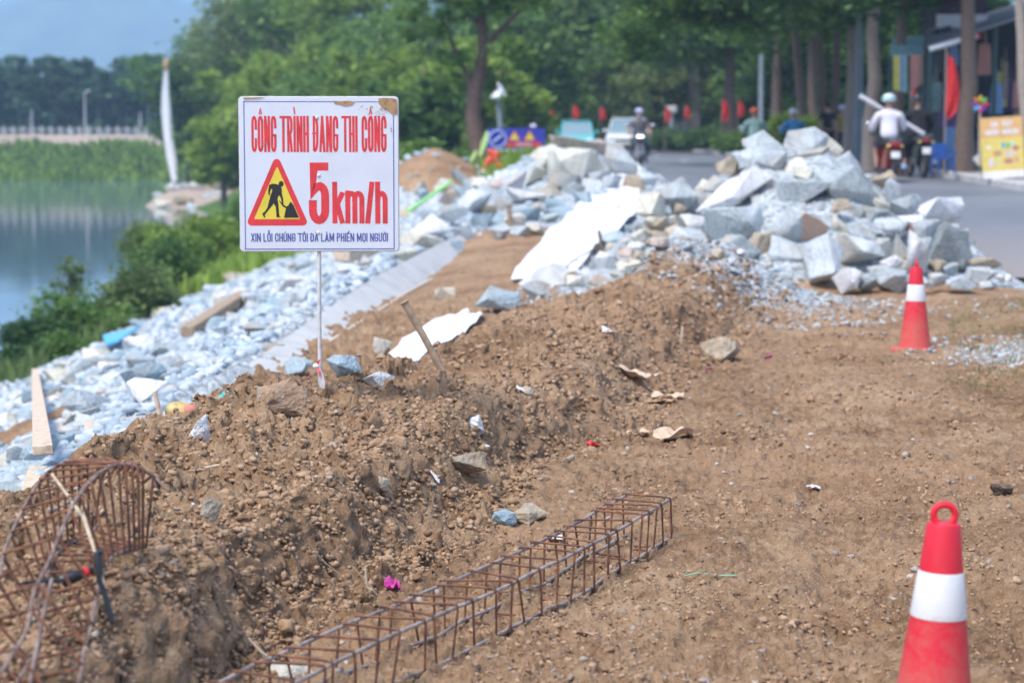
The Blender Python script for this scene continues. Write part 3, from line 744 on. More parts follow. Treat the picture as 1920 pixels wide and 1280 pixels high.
# bank stones, one by one where they show largest
G3 = 'stones covering the river bank'
L3 = 'grey-blue stone in the loose riprap covering the slope down to the river'
def bank_place(px, py):
    if px < 110: return 'at the left edge of the view'
    if px > 740: return 'above the brown trench right of the sign board' if py < 440 else 'beside the top of the concrete slab'
    if 450 < px <= 740 and py < 475: return 'hidden behind the sign board'
    e = (py - 480) / 215 + (px - 500) / 500     # distance below the line of the bushes
    if e < .18: return 'just below the line of green bushes'
    if px > 470 and e > .45: return 'behind the lower part of the sign post'
    if e > .75: return 'close above the berm'
    return 'in mid slope, left of the slanting timber' if px < 350 else 'in mid slope around the slanting timber'
rr = random.Random(5)
cnt = 0; tries = 0
placed = []
while cnt < 150 and tries < 6000:
    tries += 1
    py = 400 + 640 * rr.random() ** 1.0; px = rr.uniform(-30, 930)
    g = ground(px, py, 8)
    if g.y > 62 or g.x < -7.0 or g.y < 9: continue
    if g.x > (trench_x(g.y) - .3) and g.y > 12.5: continue
    if g.y <= 12.5 and g.x > np.interp(g.y, KYC, KXC) - 1.0: continue
    if math.hypot((g.x + 3.75) / .5, (g.y - 16.8) / 1.5) < 1: continue
    s = rr.uniform(.09, .25) * (1 + g.y / 50)
    if any((g.x - q[0]) ** 2 + ((g.y - q[1]) * .5) ** 2 < (s * .5 + q[2] * .35) ** 2 for q in placed): continue
    placed.append((g.x, g.y, s)); cnt += 1; seed += 1
    mt = rr.choice(['rock', 'rock', 'rock_blue', 'rock_blue', 'rock_white', 'rock_cream'])
    lab = '%s %s bank stone %s' % ('large' if s > .24 * (1 + g.y / 90) else 'middling' if s > .15 * (1 + g.y / 90) else 'small', {'rock': 'pale grey', 'rock_blue': 'blue-grey', 'rock_white': 'white', 'rock_cream': 'cream'}[mt], bank_place(px, py))
    rock(g + Vector((0, 0, s * .12)), (s * rr.uniform(.8, 1.5), s * rr.uniform(.8, 1.4), s * rr.uniform(.5, .8)), seed, M[mt], lab, G3, npts=rr.choice([9, 11, 13]), sub=1)
for (px, py, w_, h_, mt, lab) in [
    (160, 757, 82, 62, 'rock', 'big round-shouldered grey boulder beside the upright plank at the left edge'), (108, 742, 60, 40, 'rock_white', 'white slab between the left plank and the big grey boulder'),
    (270, 705, 90, 60, 'rock_blue', 'large bluish boulder in the middle of the bank slope'), (935, 560, 90, 46, 'rock_blue', 'bluish stone below the tip of the white cloth, partly behind the brown berm'),
    (645, 688, 70, 48, 'rock_blue', 'flat blue-grey slab just right of the sign post'), (560, 685, 60, 36, 'rock_blue', 'blue-grey slab just left of the sign post'), (1150, 448, 50, 36, 'rock_blue', 'blue stone on the lower right edge of the white cloth'),
    (835, 551, 40, 26, 'rock_cream', 'cream stone lying alone on the brown trench floor'), (718, 650, 38, 40, 'rock_cream', 'greenish white stone at the lower end of the brown trench'), (1027, 452, 32, 18, 'rock_tan', 'tan stone lying on the left edge of the white cloth'),
    (130, 714, 40, 22, 'rock_dark', 'dark flat stone above the white slab near the left plank'), (515, 655, 40, 22, 'rock_tan', 'tan stone on the bank left of the sign post'), (710, 715, 70, 40, 'rock', 'grey stone behind the berm to the right of the sign post'),
    (720, 430, 60, 46, 'rock_cream', 0), (1005, 545, 60, 40, 'rock', 0), (1075, 520, 40, 34, 'rock_white', 0), (1130, 490, 60, 40, 'rock_white', 'white stone on the gravel right of the round wooden stake')]:
    seed += 1
    g = ground(px, py + h_ * .3, 8.5)
    p = P(px, py, g.y); W, Hh = w_ * S(g.y), h_ * S(g.y)
    rock(p, (W, (W + Hh) * .5, Hh), seed, M[mt], lab or heap_label(mt, w_, px, py, 'bank slope', 500, 1200), None if lab else G3, npts=12, sub=1 if g.y > 15 else 2)

# stones filling the gaps of the heaps
rr = random.Random(31)
cen = [(r_[0], r_[1], r_[2]) for r_ in RIGHT]
n_ = 0
for _ in range(4000):
    if n_ >= 62: break
    px = rr.uniform(1180, 1870); py = rr.uniform(262, 535)
    if py < np.interp(px, PX, PYs) + 18: continue
    w_ = rr.uniform(22, 44)
    if any(math.hypot(px - a, (py - b) * 1.2) < (w_ * .36 + c * .30) for a, b, c in cen): continue
    if px < 1560 and py > 478 + (px - 1180) * .15: continue
    cen.append((px, py, w_)); n_ += 1; seed += 1
    Y = right_depth(py) + .12; mt = rr.choice(['rock', 'rock', 'rock', 'rock_blue', 'rock_cream', 'rock_tan', 'rock_white', 'rock_dark'])
    W = w_ * S(Y); rock(P(px, py, Y), (W * 1.1, W, W * rr.uniform(.6, .95)), seed, M[mt], heap_label(mt, w_, px, py, 'right heap', 1190, 1880), G1, npts=rr.choice([10, 12]), sub=1)
cen = []; n_ = 0
for _ in range(3000):
    if n_ >= 40: break
    px = rr.uniform(1065, 1400); py = rr.uniform(425, 548)
    if px < 1195 and py < 430 + (1195 - px) * .55: continue
    if px > 1240 and py < 478: continue
    w_ = rr.uniform(16, 42)
    if any(math.hypot(px - a, (py - b) * 1.3) < (w_ + c) * .42 for a, b, c in cen): continue
    g = ground(px, py, 16)
    if g.y < 18.6: continue
    cen.append((px, py, w_)); n_ += 1; seed += 1; mt = rr.choice(['rock', 'rock_blue', 'rock_blue', 'rock_cream', 'rock_tan', 'rock_white', 'rock_pink'])
    W = w_ * S(g.y); rock(g + Vector((0, 0, W * .15)), (W * 1.1, W, W * rr.uniform(.5, .8)), seed, M[mt], '%s %s stone on the gravel between the white cloth and the right heap' % ('small' if w_ < 24 else 'middling' if w_ < 34 else 'large', CN[mt]), 'stones on the gravel between cloth and heap', npts=10, sub=1)

# ---------------- loose stones on and in the earth, near the camera
for (px, py, w_, h_, mt, lab, rgh) in [
    (944, 971, 52, 34, 'rock_blue', 'smooth blue-grey stone at the foot of the berm above the rebar cage', .03), (992, 962, 74, 40, 'rock_tan', 'tan stone lying beside the blue-grey stone', .08),
    (711, 906, 44, 32, 'rock_tan', 'brown cobble resting on the berm left of the blue-grey stone', .05), (372, 802, 44, 56, 'rock_white', 'white pointed stone on the berm beside the coconut husk', .06),
    (1352, 655, 78, 50, 'rock_tan', 'tan and white boulder half buried by the berm, left of the far cone', .1), (888, 800, 46, 44, 'rock_white', 'irregular white stone stuck in the side of the berm', .14),
    (858, 868, 110, 50, 'rock_tan', 'wide flat tan stone half buried in the berm', .06), (908, 840, 26, 14, 'rock_white', 'small white stone just below the irregular white one on the berm', .05),
    (395, 960, 46, 60, 'rock_tan', 'pale clay-covered stone in the hollow beside the left cage', .1), (760, 660, 26, 20, 'rock_tan', 'small tan stone high on the berm near the leaning stake', .05),
    (988, 735, 30, 26, 'rock_tan', 'round tan stone in the middle of the berm face', .05), (215, 1075, 24, 18, 'rock_white', 'white pebble right of the left cage', .05),
    (530, 748, 96, 84, 'soil_block', 'upright block of brown earth and stone beside the sign post foot', .12), (1880, 920, 44, 30, 'soil_dark', 'dark brown lump of soil near the right edge', .2),
    (1065, 862, 34, 20, 'rock_tan', 'brown lump at the foot of the berm', .1), (545, 1262, 90, 40, 'rock_cream', 'pale flat stone under the near end of the rebar cage', .08)]:
    if mt == 'soil_block' and mt not in M:
        M[mt] = rock_mat(mt, (.22, .14, .09), (.36, .24, .155), (.50, .37, .26), rand=.0)
        M['soil_dark'] = rock_mat('soil_dark', (.06, .04, .03), (.11, .075, .055), (.16, .11, .08), rand=.0)
    seed += 1
    g = ground(px, py + h_ * .32, 4.6)
    p = P(px, py, g.y + .01); W, Hh = w_ * S(g.y), h_ * S(g.y)
    rock(p, (W, W * .7, Hh), seed, M[mt], lab, npts=14, sub=3, rough=rgh, cat='stone' if 'soil' not in mt else 'earth lump', name='stone' if 'soil' not in mt else 'earth_lump')

# ---------------- uncountable: rubble, gravel, clods
def low_rock(n, seed, sub=0, rough=.2, smooth=False):
    rr = random.Random(seed); out = []
    for k in range(n):
        bm = bmesh.new()
        if sub == 0:
            for i in range(10):
                v = Vector((rr.gauss(0, 1), rr.gauss(0, 1), rr.gauss(0, 1))).normalized(); bm.verts.new(v)
            bmesh.ops.convex_hull(bm, input=bm.verts[:])
            for v in [v for v in bm.verts if not v.link_faces]: bm.verts.remove(v)
        else:
            bmesh.ops.create_icosphere(bm, subdivisions=sub, radius=1)
            o = Vector((k * 7.7, seed, 0))
            for v in bm.verts: v.co *= 1 + mnoise.noise(v.co * 1.3 + o) * rough * 1.6 + mnoise.noise(v.co * 3 + o) * rough
        bmesh.ops.triangulate(bm, faces=bm.faces[:]); bm.verts.index_update()
        out.append((np.array([v.co[:] for v in bm.verts]), np.array([[v.index for v in f.verts] for f in bm.faces]))); bm.free()
    return out
def scatter(name, pts, sizes, protos, mats, flat=.7, seed=1, smooth=False, midx=None):
    rs = np.random.RandomState(seed); VV = []; FF = []; MI = []; off = 0
    which = rs.randint(0, len(protos), len(pts))
    for k, (pv_, pf_) in enumerate(protos):
        idx = np.where(which == k)[0]
        if len(idx) == 0: continue
        n = len(idx); q = rs.normal(size=(n, 4)); q /= np.linalg.norm(q, axis=1)[:, None]
        a, b, c, d = q.T
        R = np.stack([1 - 2 * (c * c + d * d), 2 * (b * c - a * d), 2 * (b * d + a * c), 2 * (b * c + a * d), 1 - 2 * (b * b + d * d), 2 * (c * d - a * b), 2 * (b * d - a * c), 2 * (c * d + a * b), 1 - 2 * (b * b + c * c)], -1).reshape(n, 3, 3)
        sc = sizes[idx][:, None] * np.stack([rs.uniform(.7, 1.3, n), rs.uniform(.7, 1.3, n), rs.uniform(.6, 1.1, n)], -1)
        v = np.einsum('nij,nkj->nki', R, pv_[None] * sc[:, None, :])
        v[:, :, 2] *= flat
        v = v + pts[idx][:, None, :]
        VV.append(v.reshape(-1, 3)); f = pf_[None] + (np.arange(n) * len(pv_))[:, None, None] + off
        FF.append(f.reshape(-1, 3)); off += n * len(pv_)
        if midx is not None: MI.append(np.repeat(midx[idx], len(pf_)))
    return np_mesh(name, np.concatenate(VV), np.concatenate(FF), mats, smooth=smooth, midx=np.concatenate(MI) if midx is not None else None)
rs = np.random.RandomState(3)
def pick(n, xr, yr, cond, power=1.0):
    """random spots, denser near the camera"""
    t = rs.rand(n); Y = 1 / ((1 / yr[0]) + t * (1 / yr[1] - 1 / yr[0])) if power == 1 else yr[0] + (yr[1] - yr[0]) * t
    X = xr[0] * Y + (xr[1] - xr[0]) * Y * rs.rand(n)
    k = cond(X, Y); X, Y = X[k], Y[k]
    return np.stack([X, Y, H(X, Y)], -1)
def bermmask(X, Y):
    xf = np.interp(Y, KY, KXF); xc = np.interp(Y, KYC, KXC); return (X < xf + .1) & (X > xc - .6) & (Y < 21)
def stone_stuff_mat(name, cols):
    m, nt, b = new_mat(name); geo = nd(nt, 'ShaderNodeNewGeometry'); tc = nd(nt, 'ShaderNodeTexCoord')
    n = noise(nt, 30, 4, .6, tc.outputs['Object'])
    f = math_n(nt, 'ADD', math_n(nt, 'MULTIPLY', geo.outputs['Random Per Island'], .8), math_n(nt, 'MULTIPLY', n.outputs[0], .25))
    k = len(cols); r = ramp(nt, f, [(i / (k - 1), c) for i, c in enumerate(cols)])
    nt.links.new(r.outputs[0], b.inputs['Base Color']); b.inputs['Roughness'].default_value = .9; b.inputs['Specular IOR Level'].default_value = .2
    bump(nt, b, n.outputs[0], .8, .01); return m
clod_m = stone_stuff_mat('soil_clods', [(.125, .072, .04), (.235, .145, .085), (.33, .212, .125), (.39, .258, .158), (.46, .32, .21)])
peb_m = stone_stuff_mat('pebbles', [(.20, .13, .085), (.30, .215, .15), (.30, .27, .24), (.40, .32, .25), (.56, .53, .49)])
grav_m = stone_stuff_mat('grey_gravel', [(.20, .20, .19), (.33, .34, .34), (.42, .44, .44), (.52, .53, .52), (.40, .32, .23)])
rub_m = stone_stuff_mat('bank_rubble', [(.18, .23, .27), (.32, .39, .44), (.43, .50, .55), (.56, .61, .65), (.44, .39, .31)])
def right_of_foot(X, Y): return (X > np.interp(Y, KY, KXF) + .05) & ~((Y > 21.4) & (X > 1))
cl = low_rock(9, 1, sub=2, rough=.42)
pts = np.concatenate([pick(5200, (-.34, .2), (4.3, 21), bermmask), pick(5200, (-.3, .32), (4.3, 30), lambda X, Y: right_of_foot(X, Y) & (fbm(X * 1.4 + 7, Y * .8, 3) > .02))])
bm_ = bermmask(pts[:, 0], pts[:, 1])
sz = .006 + .016 * rs.rand(len(pts)) ** 5; sz *= np.where(bm_, 1.3, .8) * (.8 + pts[:, 1] / 25)
pts[:, 2] -= sz * .1
tag(scatter('soil_clods', pts, sz, cl, clod_m, .75, 2), 'crumbly brown clods of soil strewn over the berm and the trampled ground', 'soil', kind='stuff')
cs = low_rock(12, 8, sub=1, rough=.5)
def facemask(X, Y): return (X < np.interp(Y, KY, KXF) + .12) & (X > np.interp(Y, KY, KXT) - .12) & (Y < 19)
pts = np.concatenate([pick(230000, (-.34, .2), (4.3, 19), facemask), pick(95000, (-.34, .2), (4.3, 21), bermmask), pick(80000, (-.3, .32), (4.3, 30), right_of_foot)])
bm_ = bermmask(pts[:, 0], pts[:, 1])
sz = .0025 + .0105 * rs.rand(len(pts)) ** 3.4; sz *= np.where(bm_, 1.3, .85 + .5 * np.clip(fbm(pts[:, 0] * 1.2, pts[:, 1] * .8, 3) * 3, -.8, 1)) * (.38 + pts[:, 1] / 12)
tag(scatter('soil_crumbs', pts, sz, cs, clod_m, .8, 12), 'fine crumbs of brown soil over the berm and trampled ground', 'soil', kind='stuff')
lr = low_rock(9, 4, sub=0)
pts = pick(9000, (-.32, .34), (4.3, 32), lambda X, Y: (X > np.interp(Y, KYC, KXC) - .3) & ~((Y > 21.4) & (X > 1)) & (fbm(X * 1.5, Y * .9, 3) + .1 * rs.rand(len(X)) > .03))
sz = .004 + .016 * rs.rand(len(pts)) ** 5; sz *= (.8 + pts[:, 1] / 16)
tag(scatter('pebbles', pts, sz, lr, peb_m, .7, 4), 'small mixed pebbles scattered on the brown ground', 'gravel', kind='stuff')
# crushed grey stone: apron, patch by the far cone, road edge
def gr_c(X, Y):
    d = np.hypot((X - 1.9) / 2.0, (Y - 20.0) / 2.4); a = d < 1
    b = (np.hypot((X - 3.8) / .9, (Y - 15.6) / 1.4) < 1) | (np.hypot((X - 5.0) / 1.3, (Y - 20.5) / 2.5) < 1) & (rs.rand(len(X)) < .3)
    c = (Y > 22.2) & (Y < 28) & (X > 1.3) & (X < 5.0)
    return a | (b & (rs.rand(len(X)) < .35)) | c
pts = pick(16000, (0, .3), (13, 29), gr_c); sz = .012 + .03 * rs.rand(len(pts)) ** 3
tag(scatter('grey_gravel', pts, sz, lr, grav_m, .75, 5), 'crushed grey gravel spilling around the foot of the right heap', 'gravel', kind='stuff')
def rub_c(X, Y):
    xl = trench_x(Y); xc = np.interp(Y, KYC, KXC)
    a = np.where(Y > 12.5, X < xl - .08, X < xc - .85) & (X > -7.1)
    a &= np.hypot((X + 3.75) / .5, (Y - 16.8) / 1.5) > 1.0
    b = (np.hypot((X + 1.75) / 1.75, (Y - 49) / 3.2) > 1) & (Y > 30) & (Y < 47) & (X > -2.6) & (X < 3) & ((Y > 31.8) | (X < xl + .3))
    return a | b
pts = pick(42000, (-.30, .08), (7, 75), rub_c); sz = .02 + .075 * rs.rand(len(pts)) ** 2; sz *= (.7 + pts[:, 1] / 40)
tag(scatter('bank_rubble', pts, sz, lr, rub_m, .75, 6), 'loose broken grey-white rubble filling the gaps between the bank stones', 'rubble', kind='stuff')

for i in range(16):
    rr = random.Random(i + 50); px = 300 + i * 10 + rr.uniform(-6, 6); py = rr.uniform(354, 382); Y = 137 + rr.uniform(-4, 6); seed += 1; sz_ = rr.uniform(.5, 1.2)
    x = (px - 960) / FPX * Y
    mt = rr.choice(['rock_tan', 'rock_cream', 'rock_pink', 'rock', 'rock_white'])
    rock(Vector((x, Y, hz(x, Y) + .1)), (sz_ * 1.3, sz_, sz_ * .7), seed, M[mt], '%s boulder on the %s part of the low spit under the feather flag' % (CN[mt], 'left' if i < 5 else 'middle' if i < 11 else 'right'), 'boulders on the spit', npts=10, sub=1)

# only the stones that show largest stay single objects; the small ones are one mass
def fold_small(prefix, keep):
    L = []
    for o in list(SC.objects):
        if o.name.split('.')[0] == prefix and o.type == 'MESH' and o.parent is None:
            d = o.dimensions if o.dimensions.length > 0 else Vector((.1, .1, .1))
            co = np.empty(len(o.data.vertices) * 3, dtype=np.float32); o.data.vertices.foreach_get('co', co); co = co.reshape(-1, 3)
            e = co.max(0) - co.min(0); L.append((max(e[0], .01) * max(e[2], .01) / max(o.location.y, 1) ** 2, o, co))
    L.sort(key=lambda t: -t[0])
    V, F, MI, mats, off = [], [], [], [], 0
    for a, o, co in L[keep:]:
        if o.get('group') is None: continue
        me = o.data; f = np.empty(len(me.polygons) * 3, dtype=np.int32); me.polygons.foreach_get('vertices', f)
        if me.materials[0] not in mats: mats.append(me.materials[0])
        V.append(co + np.array(o.location)); F.append(f.reshape(-1, 3) + off); MI.append(np.full(len(me.polygons), mats.index(me.materials[0]))); off += len(co)
        bpy.data.objects.remove(o)
    tag(np_mesh('small_rocks', np.concatenate(V), np.concatenate(F), mats, midx=np.concatenate(MI)), 'smaller stones wedged among the large ones on the heaps and the bank', 'rocks', kind='stuff')
fold_small('rock', 270)
# ------------------------------------------------------------------ lettering made of flat strokes
def arc(cx, cy, rx, ry, a0, a1, n=8):
    return [(cx + rx * math.cos(math.radians(a0 + (a1 - a0) * i / n)), cy + ry * math.sin(math.radians(a0 + (a1 - a0) * i / n))) for i in range(n + 1)]
def rr_open(t=.86, b=.14):      # the C bowl
    return [(1, t - .12)] + [(1, .82)] + arc(.5, .82, .5, .18, 0, 180)[1:] + [(0, .18)] + arc(.5, .18, .5, .18, 180, 360)[1:] + [(1, .30)]
GL = {
 'A': (1.15, [[(0, 0), (.5, 1)], [(.5, 1), (1, 0)], [(.2, .26), (.8, .26)]]), 'C': (1, [[(1, .66), (1, .82)] + arc(.5, .82, .5, .18, 0, 180)[1:] + [(0, .18)] + arc(.5, .18, .5, .18, 180, 360)[1:] + [(1, .34)]]),
 'D': (1, [[(0, 0), (0, 1), (.2, 1)] + arc(.2, .68, .8, .32, 90, 0)[1:] + [(1, .32)] + arc(.2, .32, .8, .32, 0, -90)[1:] + [(-.0, 0)]]),
 'E': (.85, [[(1, 1), (0, 1), (0, 0), (1, 0)], [(0, .5), (.85, .5)]]), 'G': (1, [[(1, .7), (1, .82)] + arc(.5, .82, .5, .18, 0, 180)[1:] + [(0, .18)] + arc(.5, .18, .5, .18, 180, 360)[1:] + [(1, .46), (.5, .46)]]),
 'H': (1, [[(0, 0), (0, 1)], [(1, 0), (1, 1)], [(0, .5), (1, .5)]]), 'I': (.0, [[(0, 0), (0, 1)]]), 'L': (.85, [[(0, 1), (0, 0), (1, 0)]]),
 'M': (1.5, [[(0, 0), (0, 1)], [(1, 1), (1, 0)], [(.03, 1), (.5, .15)], [(.5, .15), (.97, 1)]]), 'N': (1.1, [[(0, 0), (0, 1)], [(1, 0), (1, 1)], [(.03, 1), (.97, 0)]]),
 'O': (1, [arc(.5, .82, .5, .18, 0, 180) + arc(.5, .18, .5, .18, 180, 360) + [(1, .82)]]),
 'P': (.95, [[(0, 0), (0, 1), (.5, 1)] + arc(.5, .75, .5, .25, 90, -90)[1:] + [(0, .5)]]),
 'R': (1, [[(0, 0), (0, 1), (.5, 1)] + arc(.5, .76, .5, .24, 90, -90)[1:] + [(0, .52)], [(.5, .52), (1, 0)]]),
 'T': (1.1, [[(-.2, 1), (1.2, 1)], [(.5, 1), (.5, 0)]]), 'U': (1, [[(0, 1), (0, .18)] + arc(.5, .18, .5, .18, 180, 360)[1:] + [(1, 1)]]),
 'V': (1.05, [[(0, 1), (.5, 0)], [(.5, 0), (1, 1)]]), 'X': (1.05, [[(0, 0), (1, 1)], [(0, 1), (1, 0)]]),
 '5': (1, [[(.95, 1), (.08, 1), (.04, .54), (.3, .62)] + arc(.5, .46, .5, .18, 90, 0)[1:] + [(1, .2)] + arc(.5, .18, .5, .18, 0, -180) + [(0, .3)]]),
 'k': (.95, [[(0, 0), (0, 1)], [(1, .72), (.1, .36)], [(.35, .46), (1, 0)]]), 'm': (1.9, [[(0, 0), (0, .76)], [(0, .6)] + arc(.25, .6, .25, .15, 150, 0) + [(.5, 0)], [(.5, .6)] + arc(.75, .6, .25, .15, 150, 0) + [(1, 0)]]),
 '/': (.55, [[(0, 0), (1, 1)]]), 'h': (1, [[(0, 0), (0, 1)], [(0, .58)] + arc(.5, .58, .5, .17, 160, 0) + [(1, 0)]]),
}
ACC = {  # accent strokes, x in units of letter width, y above the capital height
 '^': [[(.2, 1.10), (.5, 1.26), (.8, 1.10)]], '`': [[(.3, 1.28), (.6, 1.10)]], "'": [[(.7, 1.28), (.4, 1.10)]], '~': [[(.1, 1.12), (.3, 1.2), (.6, 1.12), (.85, 1.22)]],
 '.': [[(.5, -.12), (.5, -.22)]], 'u': [[(.15, 1.24), (.3, 1.12), (.7, 1.12), (.85, 1.24)]], '-': [[(-.32, .52), (.42, .52)]], '+': [[(1.0, .92), (1.18, 1.0), (1.2, 1.12)]],
 '2': [[(.95, 1.42), (.75, 1.26)]], '3': [[(.1, 1.34), (.35, 1.42), (.65, 1.34), (.9, 1.42)]], 'a': [[(.2, 1.1), (.5, 1.24), (.8, 1.1)], [(.95, 1.4), (.8, 1.26)]],
}
def ribbon2d(poly, t):
    """a mitred strip of thickness t along a polyline"""
    pts = [Vector((p[0], p[1])) for p in poly]
    q = [pts[0]]
    for p in pts[1:]:
        if (p - q[-1]).length > 1e-5: q.append(p)
    pts = q; n = len(pts); L = []; R = []
    if (pts[0] - pts[-1]).length > 1e-5:      # square ends
        pts[0] = pts[0] + (pts[0] - pts[1]).normalized() * t / 2
        pts[-1] = pts[-1] + (pts[-1] - pts[-2]).normalized() * t / 2
    for i in range(n):
        d0 = (pts[i] - pts[i - 1]).normalized() if i > 0 else (pts[1] - pts[0]).normalized()
        d1 = (pts[i + 1] - pts[i]).normalized() if i < n - 1 else d0
        n0 = Vector((-d0.y, d0.x)); n1 = Vector((-d1.y, d1.x)); mt = (n0 + n1)
        mt = mt.normalized() if mt.length > 1e-4 else n0
        k = min(1 / max(mt.dot(n0), .35), 2.2)
        L.append(pts[i] + mt * t / 2 * k); R.append(pts[i] - mt * t / 2 * k)
    return L, R
def write(mb, text, x0, x1, y0, cap, thick, gap, space, m=0, depth=0.0, d0=0.0, tv=None, fix=1.0, step=.00006):
    """text: letters with accents after '|', e.g. 'O|^'.  fills x0..x1 with capitals of height cap from y0; strokes lie at depth -y"""
    toks = []
    i = 0
    while i < len(text):
        ch = text[i]; acc = []
        while i + 1 < len(text) and text[i + 1] == '|': acc.append(text[i + 2]); i += 2
        toks.append((ch, acc)); i += 1
    tot = sum(GL[c][0] if c != ' ' else 0 for c, a in toks); fixed = 0
    for c, a in toks: fixed += space if c == ' ' else thick + gap
    fixed -= gap
    w = ((x1 - x0) - fixed) / tot
    x = x0; k = 0
    for c, acc in toks:
        if c == ' ': x += space; continue
        gw = GL[c][0] * w
        def pt(p, gw=gw, c=c):
            yy = p[1]
            return (x + thick / 2 + p[0] * gw, y0 + thick / 2 + yy * (cap - thick))
        sts = list(GL[c][1])
        for a in acc: sts += ACC[a]
        for j, st in enumerate(sts):
            tt = thick if j < len(GL[c][1]) else thick * .6
            if c == 'I' and j > 0: st = [((p[0] - .5) * w * .8, p[1]) for p in st]; P2 = [(x + thick / 2 + p[0], y0 + thick / 2 + p[1] * (cap - thick)) for p in st]
            else: P2 = [pt(p) for p in st]
            L, R = ribbon2d(P2, tt)
            dd = -(d0 + k * step); k = (k + 1) % 9
            vs = [(p.x, dd, p.y) for p in L] + [(p.x, dd, p.y) for p in R]; n = len(L)
            mb.add(vs, [(q, q + 1, n + q + 1, n + q) for q in range(n - 1)], m)
        x += gw + thick + gap

# ------------------------------------------------------------------ the road works sign
M['sign_white'] = paint('sign_white_enamel', (.68, .71, .77), .35, .03, 5)
M['sign_red'] = paint('sign_red', (.72, .045, .05), .45, .12, 14)
M['sign_blue'] = paint('sign_blue', (.05, .08, .33), .45, .1, 14)
M['sign_yellow'] = paint('sign_yellow', (.78, .62, .06), .45, .06, 14)
M['sign_black'] = paint('sign_black', (.02, .02, .022), .5, .1, 14)
M['rust'] = paint('rust_patch', (.42, .26, .13), .85, .2, 40, bmp=.4)
M['pole_white'] = paint('chalky_white_pole', (.62, .61, .58), .6, .15, 22)
SY = 10.0
c0 = P(598.5, 327, SY); sgz = ground(597, 745, 8).z
k_ = S(SY)
ZP = 320 / 1280 * k_                        # one zoomed pixel in metres
def bu(zx, zy): return ((zx - 635) * ZP, (628 - zy) * ZP)
sign = thing('construction_sign', (c0.x, SY, 0), 'white works sign with red lettering, warning triangle and 5km/h on a thin white post', 'sign', rz=math.radians(2))
cz = c0.z
W2, H2 = 590 * ZP, 572 * ZP
m = MB(); m.box((0, 0, cz), (2 * W2, .004, 2 * H2))
board = MB()
bp = []
r_ = .016
for (cx, cy, a0) in ((W2 - r_, H2 - r_, 0), (-W2 + r_, H2 - r_, 90), (-W2 + r_, -H2 + r_, 180), (W2 - r_, -H2 + r_, 270)):
    bp += arc(cx, cy, r_, r_, a0, a0 + 90, 5)
board.prism([(x, y + cz) for x, y in bp], -.003, .003)
bo = board.build('board', M['sign_white'], sign)
fr = MB()
fr.tube([(x, .004, y + cz) for x, y in bp], .0045, 6, closed=True); fr.build('rim', M['pole_white'], sign)
bl = MB()
x0, x1, y0, y1 = (80 - 635) * ZP, (1192 - 635) * ZP, (628 - 1186) * ZP + cz, (628 - 88) * ZP + cz
def flat(mb, poly, d, m=0): mb.add([(x, -d, y) for x, y in poly], [tuple(range(len(poly)))], m)
def bline(xa, ya, xb, yb, t=.0042, d=.0036):
    L, R = ribbon2d([(xa, ya), (xb, yb)], t); flat(bl, [tuple(L[0]), tuple(L[1]), tuple(R[1]), tuple(R[0])], d)
bline(x0, y0, x0, y1); bline(x0, y0, x1, y0, d=.0037); bline(x1, y0, x1, (628 - 190) * ZP + cz, d=.0038)
bline(x0, y1, (740 - 635) * ZP, y1, t=.003, d=.0039); bline((900 - 635) * ZP, y1 - .001, (1085 - 635) * ZP, y1 - .001, t=.003, d=.0037)
bl.build('border_line', M['sign_blue'], bo)
tx = MB()
write(tx, "CO|^NG TRI|`NH D|-ANG THI CO|^NG", (133 - 635) * ZP, (1140 - 635) * ZP, (628 - 462) * ZP + cz, 268 * ZP, 18 * ZP, 4.5 * ZP, 24 * ZP, d0=.0036)
tx.build('title_lettering', M['sign_red'], bo)
tx = MB()
write(tx, "5", (556 - 635) * ZP, (708 - 635) * ZP, (628 - 1000) * ZP + cz, 460 * ZP, 60 * ZP, 0, 0, d0=.0036)
write(tx, "km/h", (731 - 635) * ZP, (1145 - 635) * ZP, (628 - 995) * ZP + cz, 312 * ZP, 38 * ZP, 6 * ZP, 0, d0=.0036)
tx.build('speed_lettering', M['sign_red'], bo)
tx = MB()
write(tx, "XIN LO|^|3I CHU|'NG TO|^I D|-A|~ LA|`M PHIE|aN MO|.I NGU|+O|+|`I", (122 - 635) * ZP, (1146 - 635) * ZP, (628 - 1131) * ZP + cz, 64 * ZP, 8 * ZP, 4.5 * ZP, 15 * ZP, d0=.0036)
tx.build('apology_lettering', M['sign_blue'], bo)
# triangle
def rounded(poly, r, n=5):
    out = []; k = len(poly)
    for i in range(k):
        p0, p1, p2 = Vector(poly[i - 1]), Vector(poly[i]), Vector(poly[(i + 1) % k])
        a = (p0 - p1).normalized(); b = (p2 - p1).normalized(); ang = a.angle(b); d = r / math.tan(ang / 2)
        s_, e_ = p1 + a * d, p1 + b * d; c = p1 + (a + b).normalized() * (r / math.sin(ang / 2))
        a0 = math.atan2((s_ - c).y, (s_ - c).x); a1 = math.atan2((e_ - c).y, (e_ - c).x)
        while a1 - a0 > math.pi: a1 -= 2 * math.pi
        while a1 - a0 < -math.pi: a1 += 2 * math.pi
        out += [(c.x + r * math.cos(a0 + (a1 - a0) * j / n), c.y + r * math.sin(a0 + (a1 - a0) * j / n)) for j in range(n + 1)]
    return out
B_ = lambda L: [((x - 635) * ZP, (628 - y) * ZP + cz) for x, y in L]
t1 = MB(); flat(t1, rounded(B_([(320, 468), (82, 1010), (556, 1010)]), 30 * ZP), .0037)
tri = t1.build('warning_triangle', M['sign_red'], bo)
t2 = MB(); flat(t2, rounded(B_([(322, 566), (146, 962), (490, 962)]), 6 * ZP), .0042)
t2.build('yellow_field', M['sign_yellow'], bo)
wk = MB()
